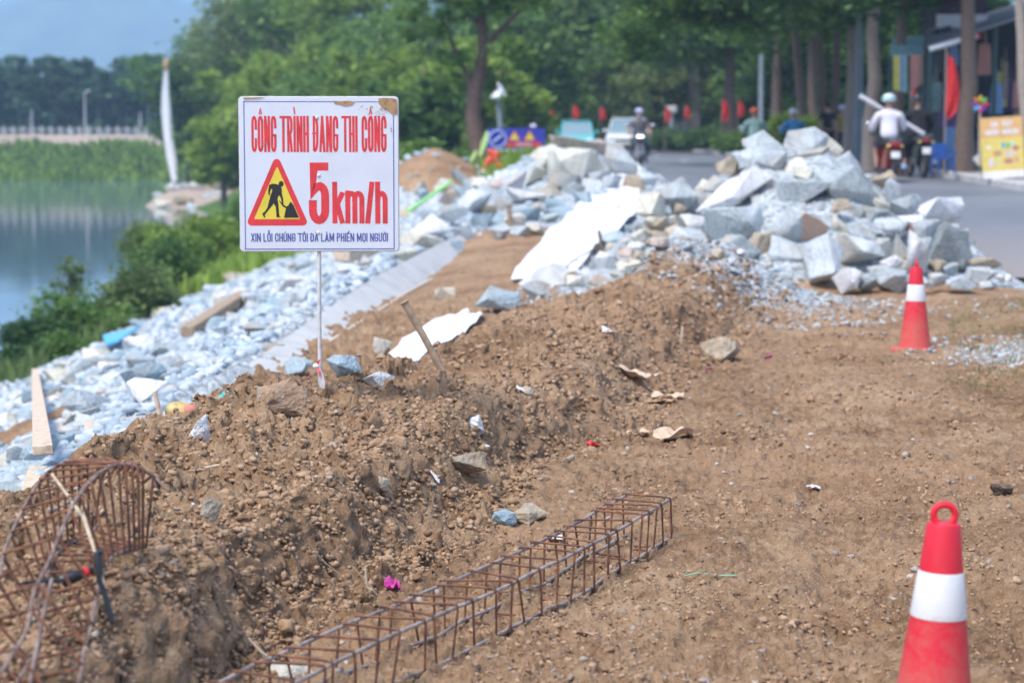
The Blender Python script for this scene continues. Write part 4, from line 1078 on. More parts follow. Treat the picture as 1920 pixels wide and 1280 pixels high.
head = [(351 + 19 * math.cos(a), 699 + 22 * math.sin(a)) for a in [i * math.pi / 8 for i in range(16)]]
flat(wk, B_(head), .0047)
flat(wk, B_([(262, 706), (285, 697), (318, 700), (345, 712), (356, 735), (356, 775), (345, 785), (330, 790), (322, 812), (300, 836), (262, 822), (268, 792), (285, 745), (276, 735), (268, 760), (266, 785), (254, 778), (254, 748)]), .0048)
flat(wk, B_([(262, 815), (302, 830), (290, 852), (262, 885), (240, 912), (226, 930), (232, 948), (222, 950), (208, 925), (212, 916), (232, 900), (248, 872)]), .0049)
flat(wk, B_([(284, 826), (322, 806), (330, 850), (332, 900), (336, 940), (350, 947), (314, 948), (312, 905), (308, 868)]), .0050)
flat(wk, B_([(338, 780), (356, 770), (366, 815), (366, 850), (356, 850), (352, 820)]), .0051)
flat(wk, B_([(332, 822), (342, 826), (378, 862), (392, 870), (384, 880), (362, 868)]), .0052)
flat(wk, B_([(370, 951), (388, 868), (404, 858), (416, 836), (424, 832), (434, 848), (440, 852), (482, 951)]), .0053)
wk.build('digging_worker_symbol', M['sign_black'], bo)
ru = MB()
rr = random.Random(8)
def ragged(pts, j=4):
    out = []
    for i in range(len(pts)):
        a, b = pts[i], pts[(i + 1) % len(pts)]
        n = max(1, int(math.hypot(b[0] - a[0], b[1] - a[1]) / 18))
        for q in range(n):
            out.append((a[0] + (b[0] - a[0]) * q / n + rr.uniform(-j, j), a[1] + (b[1] - a[1]) * q / n + rr.uniform(-j, j)))
    return out
flat(ru, B_([(x, y) for x, y in ragged([(1080, 62), (1205, 64), (1222, 80), (1222, 185), (1180, 180), (1140, 150), (1100, 128), (1085, 98)], 3)]), .0055)
flat(ru, B_(ragged([(735, 82), (890, 84), (905, 92), (885, 116), (840, 122), (760, 104)], 3)), .0056)
flat(ru, B_([(75, 58), (200, 56), (250, 60), (200, 66), (80, 72)]), .0057)
for i in range(46):
    x = 1150 - abs(rr.gauss(0, 90)); y = 120 + abs(rr.gauss(0, 60)); s = rr.uniform(2, 6)
    flat(ru, B_([(x + s * rr.uniform(.5, 1.3) * math.cos(a), y + s * rr.uniform(.5, 1.3) * math.sin(a)) for a in (0, 1.2, 2.5, 3.8, 5)]), .0058 + i * .00001)
for i in range(8):
    x = 1185 - abs(rr.gauss(0, 15)); y = 250 + 60 * rr.random(); s = rr.uniform(3, 8)
    flat(ru, B_([(x + s * math.cos(a) * .5, y + s * math.sin(a)) for a in (0, 1.2, 2.5, 3.8, 5)]), .0064 + i * .00001)
ru.build('rust_patch', M['rust'], bo)
for (x, y) in ((622, 207), (632, 636), (622, 1065)):
    sm_ = MB(); px_, pz_ = bu(x, y); sm_.ell((px_, -.004, pz_ + cz), (.009, .004, .009), n=10, k=6); sm_.build('screw', M['pole_white'], bo, smooth=True)
po = MB(); px_ = (597 - 598.5) * k_
po.tube([(px_ + .004, .014, cz + H2 - .05), (px_, .014, cz - H2), (px_ - .002, .012, sgz + .3), (px_ + .001, .012, sgz - .25)], .0095, 10)
po.build('post', M['pole_white'], sign, smooth=True)
# ribbon knotted to the post: a thing tied to it
rb = P(593, 686, SY - .02)
M['ribbon_red'] = paint('ribbon_red', (.70, .09, .12), .6, .1, 20); M['ribbon_white'] = paint('ribbon_white', (.75, .72, .70), .6, .1, 20)
rib = MB()
def band(mb, pts, w, th=.0012, m=0, wd=(1, 0, 0)):
    n = len(pts); vs = []; wd = Vector(wd)
    for i, p in enumerate(pts):
        ww = w[i] if isinstance(w, (list, tuple)) else w
        p = Vector(p); vs += [p - wd * ww / 2, p + wd * ww / 2]
    fs = [(2 * i, 2 * i + 1, 2 * i + 3, 2 * i + 2) for i in range(n - 1)]
    vs2 = [v + Vector((0, th, 0)) for v in vs]; k = len(vs)
    mb.add(vs + vs2, fs + [tuple(reversed([q + k for q in f])) for f in fs] + [(2 * i, 2 * i + 2, 2 * i + 2 + k, 2 * i + k) for i in range(n - 1)] + [(2 * i + 1, 2 * i + 1 + k, 2 * i + 3 + k, 2 * i + 3) for i in range(n - 1)], m)
u_ = k_
def rp(px, py, dy=0): v = P(px, py, SY - .02 + dy); return v - rb
rib.ell((0, 0, 0), (.018, .016, .014), n=10, k=6, m=1)
band(rib, [rp(594, 690), rp(583, 701, -.01), rp(573, 712, -.015), rp(562, 721, -.01)], [.012, .018, .020, .012], m=0, wd=(.75, 0, .66))
band(rib, [rp(596, 688, -.005), rp(601, 701, -.012), rp(605, 716, -.012), rp(604, 730, -.01)], [.012, .022, .020, .026], m=1, wd=(1, 0, .1))
band(rib, [rp(595, 688, -.01), rp(599, 696, -.018), rp(600, 706, -.02)], [.010, .014, .006], m=0, wd=(1, 0, .1))
band(rib, [rp(593, 686, -.005), rp(597, 679, -.01), rp(600, 674, -.01)], [.010, .012, .006], m=0, wd=(.8, 0, -.6))
o = rib.build('ribbon', [M['ribbon_red'], M['ribbon_white']], None, loc=rb); tag(o, 'red and white barrier ribbon knotted round the sign post', 'ribbon')

# ------------------------------------------------------------------ traffic cones
def dusty(name, col, rough):
    m, nt, b = new_mat(name); tc = nd(nt, 'ShaderNodeTexCoord'); n = noise(nt, 9, 7, .7, tc.outputs['Object'], 1.0); n2 = noise(nt, 70, 4, .7, tc.outputs['Object'])
    sp = nd(nt, 'ShaderNodeSeparateXYZ'); nt.links.new(tc.outputs['Object'], sp.inputs[0])
    low = math_n(nt, 'MULTIPLY', math_n(nt, 'SUBTRACT', .35, sp.outputs[2]), .55)
    f = math_n(nt, 'ADD', math_n(nt, 'ADD', math_n(nt, 'MULTIPLY', n.outputs[0], .7), math_n(nt, 'MULTIPLY', n2.outputs[0], .3)), low)
    k = ramp(nt, f, [(.46, (0, 0, 0)), (.64, (1, 1, 1))]); c = mix(nt, math_n(nt, 'MULTIPLY', k.outputs[0], .38), col, (.34, .22, .14))
    nt.links.new(c, b.inputs['Base Color']); rr_ = ramp(nt, f, [(.4, (rough,) * 3), (.66, (.8, .8, .8))]); nt.links.new(rr_.outputs[0], b.inputs['Roughness']); return m
M['cone_red'] = dusty('cone_red_pvc', (.66, .016, .034), .4)
M['cone_white'] = dusty('cone_reflective_band', (.74, .74, .72), .35)
def cone(loc, label, lean=(0, 0)):
    t = thing('traffic_cone', loc, label, 'traffic cone', 'red traffic cones with one white band')
    t.rotation_euler = (lean[0], lean[1], random.uniform(-.2, .2))
    b = MB(); b.lathe([(.185, .0), (.190, .008), (.188, .032), (.176, .040), (.13, .043), (.118, .05)], 28, sq=1); b.build('base', M['cone_red'], t, smooth=True)
    prof = lambda z: .120 - (z - .045) / (.62 - .045) * .073
    s1 = MB(); s1.lathe([(prof(.045) + .004, .045), (prof(.06), .06), (prof(.405), .405)], 36); s1.build('lower_body', M['cone_red'], t, smooth=True)
    s2 = MB(); s2.lathe([(prof(.400) + .001, .400), (prof(.405) + .0025, .405), (prof(.520) + .0025, .520), (prof(.525) + .001, .525)], 36); s2.build('white_band', M['cone_white'], t, smooth=True)
    s3 = MB(); s3.lathe([(prof(.520), .520), (prof(.62) , .645), (prof(.62) - .004, .655), (.022, .658)], 36); s3.build('top_body', M['cone_red'], t, smooth=True)
    rg = MB(); pts = [(.029 * math.cos(a), 0, .678 + .027 * math.sin(a) * 1.0) for a in [math.radians(-50 + 280 * i / 18) for i in range(19)]]
    rg.tube(pts, .010, 8); rg.build('handle', M['cone_red'], t, smooth=True)
    return t
g = P(1742, 1472, 5.52)
c1 = cone((g.x, 5.52, 0.0), 'near red and white cone cut by the bottom edge, its ring handle seen open', (0.0, .04)); c1.scale = (.97, .97, .97)
g = P(1715, 669, 16.2)
c2 = cone((g.x, g.y, g.z + .03), 'far red and white cone standing upright in front of the right rock heap')
c2.rotation_euler = (0, 0, math.radians(84))

# ------------------------------------------------------------------ rebar cages
def rust_mat(name, a, b_, c):
    m, nt, b = new_mat(name); tc = nd(nt, 'ShaderNodeTexCoord')
    n = noise(nt, 18, 5, .65, tc.outputs['Object']); n2 = noise(nt, 220, 2, .5, tc.outputs['Object'])
    r = ramp(nt, n.outputs[0], [(.35, a), (.5, b_), (.66, c)]); nt.links.new(r.outputs[0], b.inputs['Base Color'])
    b.inputs['Roughness'].default_value = .75; b.inputs['Metallic'].default_value = .15; bump(nt, b, n2.outputs[0], .5, .002); return m
M['stirrup'] = rust_mat('rusty_steel_wire', (.07, .035, .028), (.17, .07, .04), (.34, .145, .06))
M['bar'] = rust_mat('weathered_steel_bar', (.16, .12, .10), (.31, .25, .22), (.44, .37, .32))
M['bar_purple'] = rust_mat('weathered_purple_bar', (.13, .08, .06), (.23, .16, .13), (.36, .28, .23))
def closed_stirrup(corners, r, rad=.018, lap=True):
    mb = MB(); pts = []
    for i in range(4):
        p0, p1, p2 = Vector(corners[i - 1]), Vector(corners[i]), Vector(corners[(i + 1) % 4])
        a = (p0 - p1); b = (p2 - p1); rd = min(rad, a.length * .4, b.length * .4); a.normalize(); b.normalize()
        for t in (0, .33, .66, 1):
            q = p1 + a * rd * (1 - t) ** 2 + b * rd * t ** 2; pts.append(q)
    mb.tube(pts, r, 6, closed=True)
    if lap:
        c = Vector(corners[1]); d = (Vector(corners[3]) - c).normalized()
        mb.tube([c + d * .004, c + d * .045], r, 6)
    return mb
def ties(mb, p, r):
    rr2 = random.Random(int(p[0] * 1000) ^ int(p[1] * 777))
    pts = []
    for i in range(9):
        a = i * 1.4; pts.append(Vector(p) + Vector((math.cos(a), math.sin(a * .8), math.sin(a))) * r)
    mb.tube(pts, .0011, 4, m=1)
cage = thing('rebar_cage', (.45, 8.2, 0), 'long rusty rebar cage lying straight across the flat soil, lower middle', 'rebar cage', 'rebar cages')
ax = Vector((-.385, -.923, 0)).normalized(); sd = Vector((ax.y, -ax.x, 0)) * -1   # to the right of the view
if sd.x < 0: sd = -sd
rr = random.Random(12)
def cage_pt(s, u, v):
    bend = .03 * math.sin(s * 1.7)
    p = Vector((.45, 8.22, 0)) + ax * s + sd * (u * .105 + bend) + Vector((0, 0, .018 + (v + 1) / 2 * .185))
    if v < 0: p.z += .004 * math.sin(s * 6)
    p.z += float(hz(p.x, p.y)) * .35 if v < 0 else .0
    return p
Lc = 3.35
loc0 = Vector((.45, 8.2, 0))
for (u, v) in ((-1, 1), (1, 1), (1, -1), (-1, -1)):
    mb = MB(); ss = [-.30 + i * (Lc + .4) / 26 for i in range(27)]; jr = random.Random(int(u * 3 + v * 7 + 20))
    mb.tube([cage_pt(s, u * .9, v * .88) - loc0 + Vector((0, 0, jr.uniform(-.003, .003))) for s in ss], .0063, 8)
    mb.build('long_bar', M['bar'], cage, smooth=True)
s = -.27; tie = MB()
while s < Lc:
    sk = [rr.uniform(-.042, .042) for _ in range(4)]
    cs_ = [cage_pt(s + sk[0] * 1.0, -1, 1), cage_pt(s + sk[1], 1, 1), cage_pt(s + sk[2] + rr.uniform(-.02, .035), 1, -1), cage_pt(s + sk[3], -1, -1)]
    mb = closed_stirrup([c - loc0 for c in cs_], .0041)
    cc = sum(cs_, Vector()) / 4
    for c in cs_: ties(mb, c + (cc - c) * .07 - loc0, .0085)
    mb.build('stirrup', [M['stirrup'], M['sign_black']], cage, smooth=True)
    s += rr.choice([.105, .125, .13, .135, .15, .05 if s > .3 and rr.random() < .2 else .13])

# the bent cage at the left edge, set by its four running bars
def Zp(zx, zy, Y): return P(zx / 2.977, 850 + zy / 2.977, Y)
keys = [ # TL, TR, BR in enlarged photo pixels, depth at TR
 ((-520, 1500), (-120, 1420), (160, 1900), 4.55), ((-330, 1300), (10, 1200), (310, 1650), 4.75), ((-230, 1080), (150, 975), (450, 1290), 4.95), ((-120, 860), (190, 762), (482, 1110), 5.1), ((-20, 690), (280, 577), (515, 995), 5.25), ((10, 545), (340, 432), (548, 810), 5.4),
 ((70, 400), (400, 300), (572, 700), 5.55), ((130, 280), (462, 195), (600, 640), 5.68), ((195, 170), (530, 125), (625, 600), 5.78), ((245, 110), (583, 82), (650, 575), 5.86), ((300, 66), (645, 55), (690, 560), 5.92), ((350, 42), (700, 48), (725, 550), 5.95),
 ((400, 34), (740, 55), (755, 545), 5.97), ((450, 28), (775, 66), (780, 540), 5.98), ((520, 24), (815, 88), (800, 535), 6.0), ((600, 20), (880, 130), (820, 530), 6.02)]
o0 = Zp(640, 560, 5.9)
cage2 = thing('rebar_cage', o0, 'bent rusty rebar cage standing and curling over at the lower left', 'rebar cage', 'rebar cages')
tracks = [[], [], [], []]
for i, (tl, tr, br, Y) in enumerate(keys):
    TL = Zp(*tl, Y + .17); TR = Zp(*tr, Y); BR = Zp(*br, Y - .03); k = .97
    dz = Vector(BR - TR) * k
    BL = TL + dz
    for t, p in zip(tracks, (TL, TR, BR, BL)): t.append(p - o0)
def interp_track(t, s):
    i = min(int(s), len(t) - 2); f = s - i
    p0 = t[max(i - 1, 0)]; p1 = t[i]; p2 = t[i + 1]; p3 = t[min(i + 2, len(t) - 1)]
    return .5 * ((2 * p1) + (p2 - p0) * f + (2 * p0 - 5 * p1 + 4 * p2 - p3) * f * f + (3 * p1 - 3 * p2 + p3 - p0) * f ** 3)
for j, t in enumerate(tracks):
    pts = [interp_track(t, q * .25) for q in range((len(t) - 1) * 4 + 1)]
    cen = [sum((interp_track(tt, q * .25) for tt in tracks), Vector()) / 4 for q in range(len(pts))]
    pts = [p + (c - p).normalized() * .008 for p, c in zip(pts, cen)]
    if j == 1: pts.append(pts[-1] + (Zp(950, 215, 5.98) - o0 - pts[-1]) * .95)
    MB().tube(pts, .0048, 8).build('long_bar', M['bar_purple'], cage2, smooth=True)
tie = MB(); rr = random.Random(4)
N = len(keys) - 1; s = 0.0
while s <= N:
    cs_ = [interp_track(t, min(N - .001, max(0, s + rr.uniform(-.17, .17)))) for t in tracks]
    mb = closed_stirrup(cs_, .0042); cc = sum(cs_, Vector()) / 4
    for c in cs_: ties(mb, c + (cc - c) * .06, .008)
    mb.build('stirrup', [M['stirrup'], M['sign_black']], cage2, smooth=True)
    s += rr.uniform(.75, .98) if s < 8 else rr.uniform(.72, .98)
# a straight reddish bar leaning through the bent cage
bp_ = [Zp(290, 700, 5.5), Zp(230, 950, 5.25), Zp(165, 1290, 4.95)]
o = MB().tube([q - bp_[0] for q in bp_], .006, 8).build('steel_bar', M['bar_purple'], None, smooth=True, loc=bp_[0]); tag(o, 'straight reddish steel bar leaning inside the bent rebar cage', 'steel bar')

# ------------------------------------------------------------------ sticks, stakes, scraps
def wood(name, col): return paint(name, col, .85, .2, 25, bmp=.5)
M['wood'] = wood('weathered_wood', (.36, .26, .17)); M['wood_pale'] = wood('pale_wood', (.60, .47, .34)); M['wood_dark'] = wood('dark_wood', (.20, .145, .10)); M['straw'] = wood('dry_straw', (.58, .47, .32))
def stick(pix, Y, r, mat, name, label, cat, n=8, jag=0, group=None):
    pts = [P(x, y, (Y[i] if isinstance(Y, (list, tuple)) else Y)) for i, (x, y) in enumerate(pix)]
    o = MB().tube([p - pts[-1] for p in pts], r, n).build(name, M[mat], None, smooth=True, loc=pts[-1])
    return tag(o, label, cat, group)
def stake(pix, Y, w, mat, label, round_=True):
    t_, b_ = P(*pix[0], Y), P(*pix[1], Y)
    t = thing('wooden_stake', b_, label, 'stake')
    d = t_ - b_; ext = b_ - d.normalized() * .15 - b_
    mb = MB(); mb.tube([ext, d * .35 + Vector((.003, 0, 0)), d * .7, d * .96], [w * .5, w * .47, w * .5, w * .48], 9); mb.build('shaft', M[mat], t, smooth=True)
    hd = MB(); rr_ = random.Random(int(pix[0][0])); 
    hd.tube([d * .95, d * .985, d * 1.0], [w * .5, w * .68, w * .52], 9); hd.build('splintered_head', M[mat], t, smooth=True)
    return t
stake(((757, 565), (812, 665)), 11.6, .042, 'wood', 'leaning split wooden stake between the white cloth and the berm')
stake(((953, 383), (962, 456)), 30, .075, 'wood', 'upright wooden stake at the far end of the brown trench')
stake(((1072, 508), (1080, 552)), 21.5, .085, 'wood_pale', 'short stubby wooden stake on the right of the concrete block')
stake(((1000, 548), (1004, 580)), 20.5, .06, 'wood_pale', 'low stake with a worn top just left of the concrete block')
stake(((1123, 432), (1129, 472)), 25.5, .045, 'wood_dark', 'thin dark peg with a string on the white cloth')
stake(((672, 664), (675, 724)), 11.5, .028, 'wood', 'thin stake right of the sign post among blue-grey stones')
stick([(1127, 460), (1085, 482), (1052, 505)], [25.3, 24, 23], .008, 'wood_dark', 'string', 'thin dark string tied to the peg on the white cloth', 'string')
def twig(pix, Y, r, mat, label, name='twig', cat='stick'): return stick(pix, Y, r, mat, name, label, cat, 6)
twig([(290, 733), (296, 760), (302, 785), (309, 806)], 9.3, [.011, .013, .014, .018], 'wood_pale', 'crooked upright stick beside the coconut husk at the left')
twig([(97, 888), (128, 930), (158, 972), (178, 1035)], [5.85, 5.7, 5.6, 5.5], [.003, .0045, .006, .004], 'straw', 'pale dry twig lying over the bent rebar cage')
twig([(186, 1062), (197, 1098), (192, 1118), (180, 1140)], 5.4, [.003, .005, .005, .003], 'straw', 'pale crooked straw hanging below the bent cage')
twig([(575, 945), (572, 985), (580, 1020), (605, 1050), (660, 1095)], [7.6, 7.5, 7.4, 7.2, 7.0], [.0012, .0016, .0018, .002, .002], 'wood_dark', 'thin dark wire curving out of the side of the berm', 'wire', 'wire')
twig([(1280, 612), (1277, 650)], 15.2, .010, 'straw', 'short pale stick poking from the berm left of the tan boulder')
twig([(1245, 632), (1290, 662)], 15.0, .007, 'wood', 'thin brown stick lying across the berm left of the tan boulder')
twig([(685, 1062), (688, 1100), (697, 1105)], 6.9, .004, 'straw', 'dry split reed at the foot of the berm near the pink flower')
twig([(660, 1060), (690, 1095), (712, 1120)], 6.95, .0035, 'wood', 'thin root leaning over the reed near the pink flower')
twig([(352, 883), (385, 880)], 8.0, .004, 'wood', 'small brown twig lying left on top of the berm')
twig([(384, 877), (412, 871)], 8.1, .005, 'wood_pale', 'small tan twig beside the brown twig on the berm')
twig([(345, 1002), (376, 992)], 7.0, .0022, 'straw', 'straw on the shelf of soil right of the bent cage')
twig([(465, 1195), (490, 1222), (516, 1240)], 6.3, [.003, .005, .003], 'wood_pale', 'pale root in the berm side at the bottom')
def on_ground(px, py, up=.0): g = ground(px, py, 4.6); g.z += up; return g
def leafy(px, py, w, h, mat, label, cat, name, seed_, crump=.35, thick=.002, y0=4.6, yaw=0):
    """a crumpled sheet lying on the ground"""
    g = ground(px, py + h * .3, y0); k = S(g.y); rr_ = random.Random(seed_)
    n = 22; W, D = w * k, max(w * .55, h) * k; vs = []
    cr_ = {(a, b_): hz(g.x + a * W * .4, g.y + b_ * D * .4) - g.z for a in (-1, 1) for b_ in (-1, 1)}
    for j in range(n):
        for i in range(n):
            u, v = i / (n - 1) - .5, j / (n - 1) - .5
            x = u * W * (1 + .25 * mnoise.noise((v * 4, seed_, 0))); y = v * D * (1 + .6 * mnoise.noise((u * 2.5, seed_ + 4, 0)))
            z = abs(mnoise.noise((u * 2.1, v * 3.0, seed_))) * min(h * k, .07) * crump * 1.5 + mnoise.noise((u * 5, v * 6, seed_ * 2)) * min(h * k, .06) * crump * .25
            x, y = x * math.cos(yaw) - y * math.sin(yaw), x * math.sin(yaw) + y * math.cos(yaw)
            fu, fv = min(1, max(0, x / W / .8 + .5)), min(1, max(0, y / D / .8 + .5)); zz = (cr_[(-1, -1)] * (1 - fu) + cr_[(1, -1)] * fu) * (1 - fv) + (cr_[(-1, 1)] * (1 - fu) + cr_[(1, 1)] * fu) * fv
            vs.append((x, y, z + max(-.02, min(.3, zz)) + .012))
    fs = [(j * n + i, j * n + i + 1, (j + 1) * n + i + 1, (j + 1) * n + i) for j in range(n - 1) for i in range(n - 1)]
    vs += [(x, y, z - thick) for x, y, z in vs]; N_ = n * n
    fs += [tuple(reversed([q + N_ for q in f])) for f in fs]
    o = MB().add(vs, fs).build(name, mat, None, smooth='all', loc=g); return tag(o, label, cat)
M['paper'] = paint('crumpled_tan_paper', (.60, .44, .31), .7, .18, 12); M['dry_leaf'] = paint('dry_leaf', (.46, .27, .15), .7, .25, 14); M['pink'] = paint('pink_petals', (.60, .05, .32), .55, .2, 30); M['red_bag'] = paint('red_plastic', (.7, .03, .03), .4, .1, 10)
M['plastic_white'] = paint('white_scrap', (.72, .70, .68), .5, .06, 20)
leafy(1190, 694, 70, 60, M['paper'], 'long torn strip of tan paper sliding down the berm', 'paper', 'paper_strip', 3, .5, yaw=-.7)
leafy(1252, 735, 56, 26, M['paper'], 'crumpled tan paper at the foot of the torn strip', 'paper', 'paper_scrap', 5, .7)
leafy(1240, 752, 54, 10, M['dry_leaf'], 'orange-brown dry leaf below the crumpled paper', 'leaf', 'dry_leaf', 7, .5)
leafy(1262, 806, 76, 62, M['paper'], 'large crumpled tan paper right of the red scrap', 'paper', 'paper_scrap', 9, .65)
leafy(1197, 812, 38, 26, M['paper'], 'small crumpled paper left of the large crumpled paper', 'paper', 'paper_scrap', 14, .6)
leafy(1112, 834, 22, 12, M['red_bag'], 'small bright red plastic scrap on the soil at the berm foot', 'plastic scrap', 'plastic_scrap', 21, .6)
leafy(736, 1100, 30, 24, M['pink'], 'crumpled magenta flower on the soil left of the rebar cage', 'flower', 'flower', 25, .9, thick=.0015)
leafy(1441, 673, 14, 7, M['pink'], 'pink petal on the ground right of the tan boulder', 'petal', 'petal', 31, .6)
leafy(1329, 692, 11, 7, M['pink'], 'pink petal on the ground below the tan boulder', 'petal', 'petal', 33, .6)
leafy(1040, 1011, 30, 8, M['plastic_white'], 'white scrap lying behind the straight rebar cage', 'scrap', 'white_scrap', 41, .5)
leafy(980, 737, 24, 12, M['plastic_white'], 'white chip lying across the middle of the berm', 'scrap', 'white_scrap', 42, .4)
leafy(1140, 620, 22, 8, M['plastic_white'], 'white flake high on the far part of the berm', 'scrap', 'white_scrap', 43, .4)
leafy(1525, 920, 26, 10, M['plastic_white'], 'white shell-like scrap on the open ground in the middle right', 'scrap', 'white_scrap', 44, .5)
leafy(815, 905, 18, 8, M['plastic_white'], 'bright white splinter on the berm side', 'scrap', 'white_scrap', 45, .5)
M['green_strip'] = paint('green_plastic_strip', (.16, .42, .28), .5, .2, 9); M['teal_plastic'] = paint('teal_plastic', (.08, .46, .46), .4, .1, 9)
pts_ = [on_ground(x, y, .012) for x, y in ((1283, 1087), (1310, 1084), (1345, 1086), (1382, 1087))]
tag(MB().tube([p - pts_[0] for p in pts_], .0028, 5).build('plastic_strip', M['green_strip'], None, loc=pts_[0]), 'thin green plastic strip lying on the ground between cage and near cone', 'plastic strip')
leafy(408, 748, 40, 12, M['teal_plastic'], 'teal plastic scrap in front of the grey slab on the berm crest', 'plastic scrap', 'plastic_scrap', 47, .5, y0=9)
leafy(1098, 1189, 34, 5, M['dry_leaf'], 'thin red-brown leaf right of the straight cage near the bottom', 'leaf', 'dry_leaf', 48, .3)
# coconut husk
g = ground(345, 805, 8.5); g = Vector((P(340, 775, 9.35).x, 9.35, P(340, 775, 9.35).z))
hk = thing('coconut_husk', g, 'opened yellow coconut husk with a reddish hollow at the left of the berm', 'coconut')
M['husk'] = paint('husk', (.55, .42, .16), .6, .25, 22, bmp=.4); M['husk_in'] = paint('husk_inside', (.55, .17, .13), .8, .25, 18, bmp=.5); 
hh = MB(); hh.ell((0, 0, 0), (.075, .055, .052), rot=(0, .35, .3), n=18, k=12); hh.build('shell', M['husk'], hk, smooth=True)
hi = MB(); hi.ell((.046, -.030, .012), (.036, .030, .032), rot=(0, .3, .3), n=14, k=9); hi.build('hollow', M['husk_in'], hk, smooth=True)
# black handle with red band, and strap
M['black_pl'] = paint('black_plastic', (.018, .018, .02), .35, .2, 12)
hd = thing('hand_tool', P(110, 1085, 5.5), 'black plastic hand tool with a red band lying on soil inside the bent cage', 'tool')
q = lambda x, y, Y=5.5: P(x, y, Y) - P(110, 1085, 5.5)
MB().tube([q(118, 1088), q(135, 1082), q(158, 1074, 5.52)], [.020, .017, .013], 10).build('grip', M['black_pl'], hd, smooth=True)
MB().tube([q(28, 1095, 5.45), q(70, 1089), q(116, 1087)], [.002, .005, .006], 8).build('blade', M['black_pl'], hd, smooth=True)
MB().tube([q(157, 1074, 5.519), q(165, 1071, 5.525)], [.0145, .0145], 12).build('band', M['red_bag'], hd, smooth=True)
MB().tube([q(165, 1071, 5.525), q(176, 1067, 5.53)], [.012, .008], 10).build('pommel', M['black_pl'], hd, smooth=True)
st = MB(); o_ = P(185, 1035, 5.42)
st.tube([P(x, y, Y) - o_ for x, y, Y in ((192, 1032, 5.42), (183, 1038, 5.42), (186, 1070, 5.4), (188, 1090, 5.4), (198, 1120, 5.38), (210, 1165, 5.37))], [.010, .011, .010, .008, .008, .010], 8)
tag(st.build('rubber_strip', M['black_pl'], None, smooth=True, loc=o_), 'black rubber strip hanging from the bent cage down to the soil', 'rubber strip')

# ------------------------------------------------------------------ slab, cloth, block, planks on the bank
M['concrete'] = paint('smooth_concrete', (.50, .495, .47), .75, .1, 3, bmp=.15); M['concrete_w'] = paint('pale_block', (.52, .51, .47), .8, .1, 4, bmp=.3)
def plank_between(a, b, w, th, mat, name, label, cat, up=Vector((0, 0, 1)), group=None):
    a, b = Vector(a), Vector(b); d = (b - a); L = d.length; d.normalize()
    s_ = d.cross(up).normalized(); u = s_.cross(d)
    mb = MB(); mb.box((0, 0, 0), (L, w, th), rot=Matrix((d, s_, u)).transposed(), bev=min(w, th) * .1)
    o = mb.build(name, mat, None, loc=(a + b) / 2); return tag(o, label, cat, group)
lo = [P(530, 698, 15.6), P(640, 625, 18.4), P(760, 550, 22.2), P(860, 497, 26.5), P(932, 440, 33.)]
hi = [P(456, 690, 15.6), P(585, 598, 18.4), P(705, 518, 22.2), P(822, 458, 26.6), P(895, 426, 33.0)]
sl = MB(); vs = []
for a, b in zip(lo, hi):
    n_ = Vector((.0, -.02, .0)); vs += [a, b, b + Vector((-.02, .10, -.06)), a + Vector((-.02, .10, -.10))]
o_ = lo[0].copy(); vs = [v - o_ for v in vs]; fs = []
for i in range(4):
    for j in range(4): fs.append((i * 4 + j, i * 4 + (j + 1) % 4, (i + 1) * 4 + (j + 1) % 4, (i + 1) * 4 + j))
fs += [(3, 2, 1, 0), (16, 17, 18, 19)]
sl.add(vs, fs); tag(sl.build('concrete_slab', M['concrete'], None, smooth=True, loc=o_), 'long smooth grey concrete slab running up the bank beside the brown trench', 'concrete slab')
# orange-tinged timber edge of the slab
pl = MB(); pts = [l + Vector((.03, -.05, .01)) for l in lo]
pl.tube([p - pts[0] for p in pts], .022, 6); tag(pl.build('timber_edge', M['wood_pale'], None, loc=pts[0]), 'thin pale timber along the lower edge of the concrete slab', 'timber')
# white geotextile
def cloth(outline_l, outline_r, label, name='white_cloth', n=18, seed_=1, amp=.05, lift=.03):
    rows = len(outline_l); vs = []
    for j in range(rows * 4 - 3):
        f = j / 4; i0 = min(int(f), rows - 2); t = f - i0
        a = outline_l[i0].lerp(outline_l[i0 + 1], t); b = outline_r[i0].lerp(outline_r[i0 + 1], t)
        for i in range(n + 1):
            p = a.lerp(b, i / n); 
            wv = mnoise.noise(Vector((p.x * 1.7, p.y * .5, seed_))) * amp + mnoise.noise(Vector((p.x * 6 + p.y * 1.2, p.y * 1.0, seed_))) * amp * .6
            q_ = p + Vector((0.02 * mnoise.noise(Vector((p.y, 3, i))), 0, lift + wv)); q_.z = max(q_.z, hz(q_.x, q_.y) + .025 + abs(wv) * .3); vs.append(q_)
    R = rows * 4 - 3; fs = [(j * (n + 1) + i, j * (n + 1) + i + 1, (j + 1) * (n + 1) + i + 1, (j + 1) * (n + 1) + i) for j in range(R - 1) for i in range(n)]
    k = len(vs); vs += [v - Vector((0, 0, .012)) for v in vs]; fs += [tuple(reversed([q + k for q in f_])) for f_ in fs]
    o_ = vs[0].copy(); o = MB().add([v - o_ for v in vs], fs).build(name, M['geotextile'], None, smooth='all', loc=o_); return tag(o, label, 'cloth')
M['geotextile'] = paint('white_geotextile', (.82, .82, .82), .85, .03, 3, bmp=.1)
cl_l = [P(958, 530, 22.0), P(990, 480, 25.2), P(1035, 432, 29.5), P(1075, 400, 33), P(1130, 374, 38)]
cl_l += [P(1165, 366, 40)]
cl_r = [P(1062, 548, 21.6), P(1090, 500, 23.8), P(1135, 452, 27.5), P(1190, 415, 31.5), P(1200, 388, 36), P(1200, 370, 39.5)]
cloth(cl_l, cl_r, 'large sheet of white geotextile draped between the brown trench and the rocks', seed_=2, amp=.14, lift=.05)
